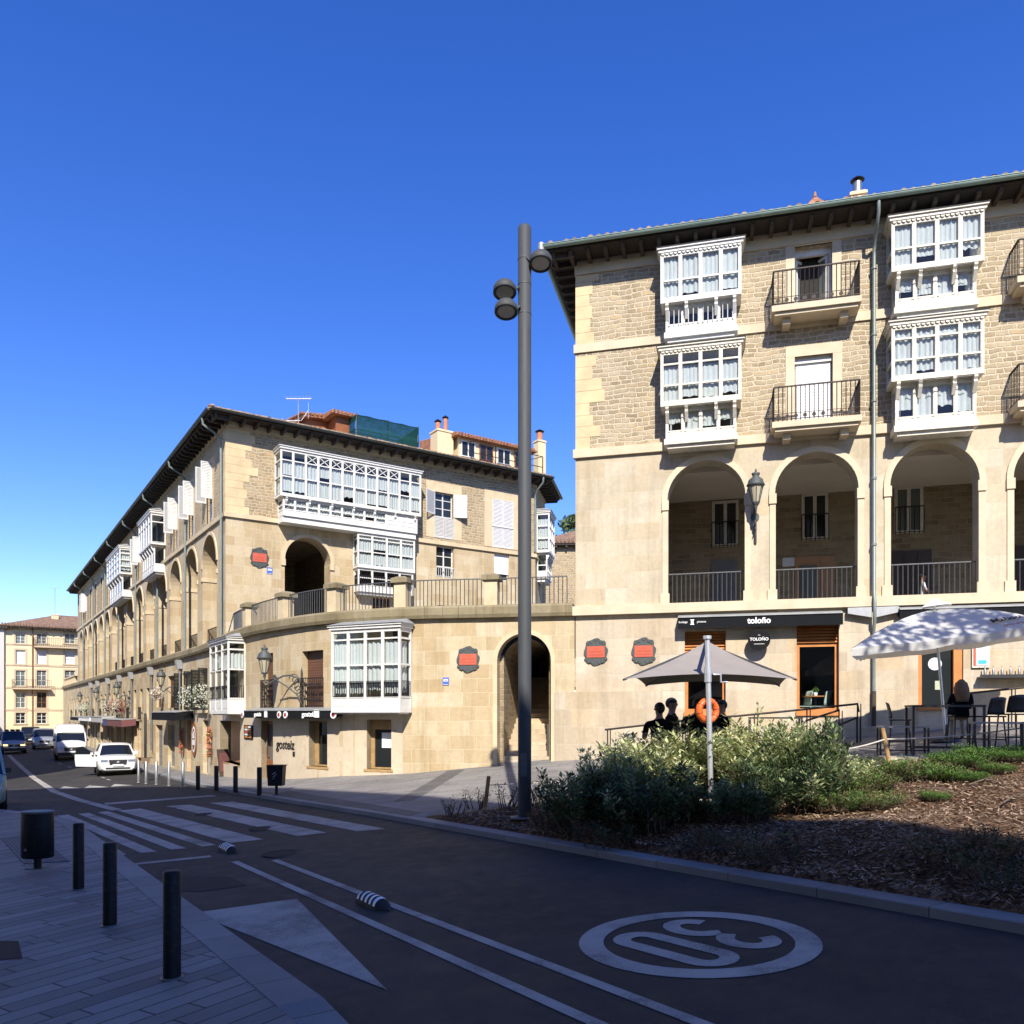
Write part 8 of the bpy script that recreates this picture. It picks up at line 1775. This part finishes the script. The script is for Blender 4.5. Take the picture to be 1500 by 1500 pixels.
block('apartment_house', 'white and red house sliver at the left edge', FWt, 0, xr, -2, FWt.z(3,921), 10, 'white_plaster', [w for w in w_ if w[0]['t1'] < xr-.2], 'roof_brown', 2, .4, bands=())
# stone house glimpsed between the two big buildings, alley wall
FH = Frame(old(5, 62), old(1,-.05)); a, b = -3.2, 7.5
block('stone_house', 'rough stone house with red roof glimpsed between the two main buildings', FH, a, b, 4.0, FH.z(838,800), 9, 'rubble_warm', [], 'roof_brown', 2.4, .5)
# ================================================================== BUILDINGS BEHIND THE CAMERA (they cast the long street shade)
def shade(name, label, poly, z0, z1, mat, roofm, storeys, edges, ov=.0):
    c = sum((Vector(p) for p in poly), Vector((0,0)))/len(poly); B = root(name, (c.x,c.y,z0), label, 'building'); n = len(poly)
    for i in range(n):
        p, q = Vector(poly[i]), Vector(poly[(i+1)%n]); F = Frame(p, q-p); L = (q-p).length; ops = []
        if i in edges:
            k = max(1, int(L/3.2)); hs = (z1-z0)/storeys
            for j in range(storeys):
                for x in range(k): tt = (x+.5)*L/k; ops.append(dict(t0=tt-.6,t1=tt+.6,z0=z0+j*hs+(.3 if j == 0 else 1.0),z1=z0+j*hs+2.6,depth=.2))
        mb = MB(); wall(mb, F, 0, L, z0, z1, ops); obj('wall', mb, mat, B, recalc=False)
        if ops:
            gl = MB()
            for o in ops: gl.face([F(o['t0'],-.18,o['z0']),F(o['t1'],-.18,o['z0']),F(o['t1'],-.18,o['z1']),F(o['t0'],-.18,o['z1'])])
            fr = MB()
            for o in ops: F.box(fr, o['t0'], o['t1'], -.18, -.12, (o['z0']+o['z1'])/2-.03, (o['z0']+o['z1'])/2+.03); F.box(fr, (o['t0']+o['t1'])/2-.03, (o['t0']+o['t1'])/2+.03, -.18, -.121, o['z0'], o['z1'])
            w_ = obj('window_row', gl, 'glass_dark', B, recalc=False); obj('glazing_bars', fr, 'white_wood', w_)
    mb = MB(); mb.face([(p[0],p[1],z1) for p in poly]); mb.face([(c.x+(p[0]-c.x)*.97,c.y+(p[1]-c.y)*.97,z1+.3) for p in poly]); obj('roof', mb, roofm, B, recalc=False); return B
shade('apartment_block', 'tall cream apartment block behind the camera along the pavement', SHADE_A, -1.5, SHADE_H, 'cream_plaster', 'roof_brown', 6, SHADE_EDGES)
shade('apartment_block', 'second cream apartment block beyond the side street', SHADE_B, -2.5, SHADE_HB, 'cream_plaster', 'roof_brown', 5, (0,1,2))
# ================================================================== TREES
def tree(loc, h, cr, label, seed, n=5200, ls=.22, mats=('leaf_mid','leaf_dark')):
    rn = random.Random(seed); r = root('tree', loc, label, 'tree'); tk = MB(); tk.tube([(0,0,0),(.05,.03,h*.2),(0,.1,h*.42),(.1,.05,h*.75)], [h*.03,h*.024,h*.018,h*.006], 10); cl = []
    for i in range(16):
        a = rn.uniform(0,6.28); z0 = h*rn.uniform(.3,.6); e = Vector((math.cos(a)*cr*rn.uniform(.4,.95), math.sin(a)*cr*rn.uniform(.4,.95), h*rn.uniform(.5,.95))); m0 = Vector((e.x*.4,e.y*.4,lerp(z0,e.z,.6))); tk.tube([(0.03,.05,z0), m0, e], [h*.010,h*.007,h*.002], 6); cl.append(e); cl.append(m0.lerp(e,.6))
    obj('trunk', tk, 'bark', r, world=False); lf = MB()
    for e in cl: leafball(lf, e, cr*rn.uniform(.26,.42), n//len(cl), ls, (0,0,1), rn, .8)
    obj('crown', lf, list(mats), r, world=False, recalc=False); return r
p = AT(838, HOR, 80); tree((p.x,p.y,5), AT(838,752,80).z-5, 2.4, 'dark tree top showing above the roof between the main buildings', 5, 2600, .3)
for (c_, d_, h_, cr_, lab, sd) in TREES: tree((c_,d_,zground(c_,d_)), h_, cr_, lab, sd, 5200, .16)
# ================================================================== LIGHT, SKY, CAMERA
az = R(SUN_AZ); el = R(SUN_EL); X, Y = math.sin(az), -math.cos(az); c_, d_ = old(X, Y)
sun_v = Vector((c_*math.cos(el), d_*math.cos(el), math.sin(el)))
sl = bpy.data.lights.new('Sun', 'SUN'); sl.energy = SUN_E; sl.angle = R(.53); sl.color = (1.0, .93, .82); so = bpy.data.objects.new('Sun', sl); COL.objects.link(so); so.rotation_euler = (-sun_v).to_track_quat('-Z', 'Y').to_euler()
w = bpy.data.worlds.new('World'); S.world = w; w.use_nodes = True; nt = w.node_tree; bg = nt.nodes['Background']; sk = nt.nodes.new('ShaderNodeTexSky'); sk.sky_type = 'NISHITA'; sk.sun_disc = False; sk.sun_elevation = el; sk.sun_rotation = math.atan2(sun_v.x, sun_v.y) % (2*math.pi); sk.air_density = 1.0; sk.dust_density = .3; sk.ozone_density = 3.0; sk.altitude = 500
hs = nt.nodes.new('ShaderNodeHueSaturation'); hs.inputs['Saturation'].default_value = SKY_SAT; hs.inputs['Hue'].default_value = SKY_HUE; nt.links.new(sk.outputs[0], hs.inputs['Color']); nt.links.new(hs.outputs[0], bg.inputs[0]); bg.inputs[1].default_value = SKY_E
cd = bpy.data.cameras.new('Camera'); cam = bpy.data.objects.new('Camera', cd); COL.objects.link(cam); cam.location = (0,0,EYE); cam.rotation_euler = (math.pi/2, 0, -YAW); cd.sensor_width = 36; cd.lens = 36*FPX/1500; cd.shift_y = (HOR-750)/1500; cd.clip_start = .1; cd.clip_end = 8000; S.camera = cam
S.view_settings.view_transform = 'Standard'; S.view_settings.look = 'None'; S.view_settings.exposure = EXPO; S.view_settings.gamma = 1
S.cycles.max_bounces = 6; S.cycles.transparent_max_bounces = 12; S.cycles.caustics_reflective = False; S.cycles.caustics_refractive = False
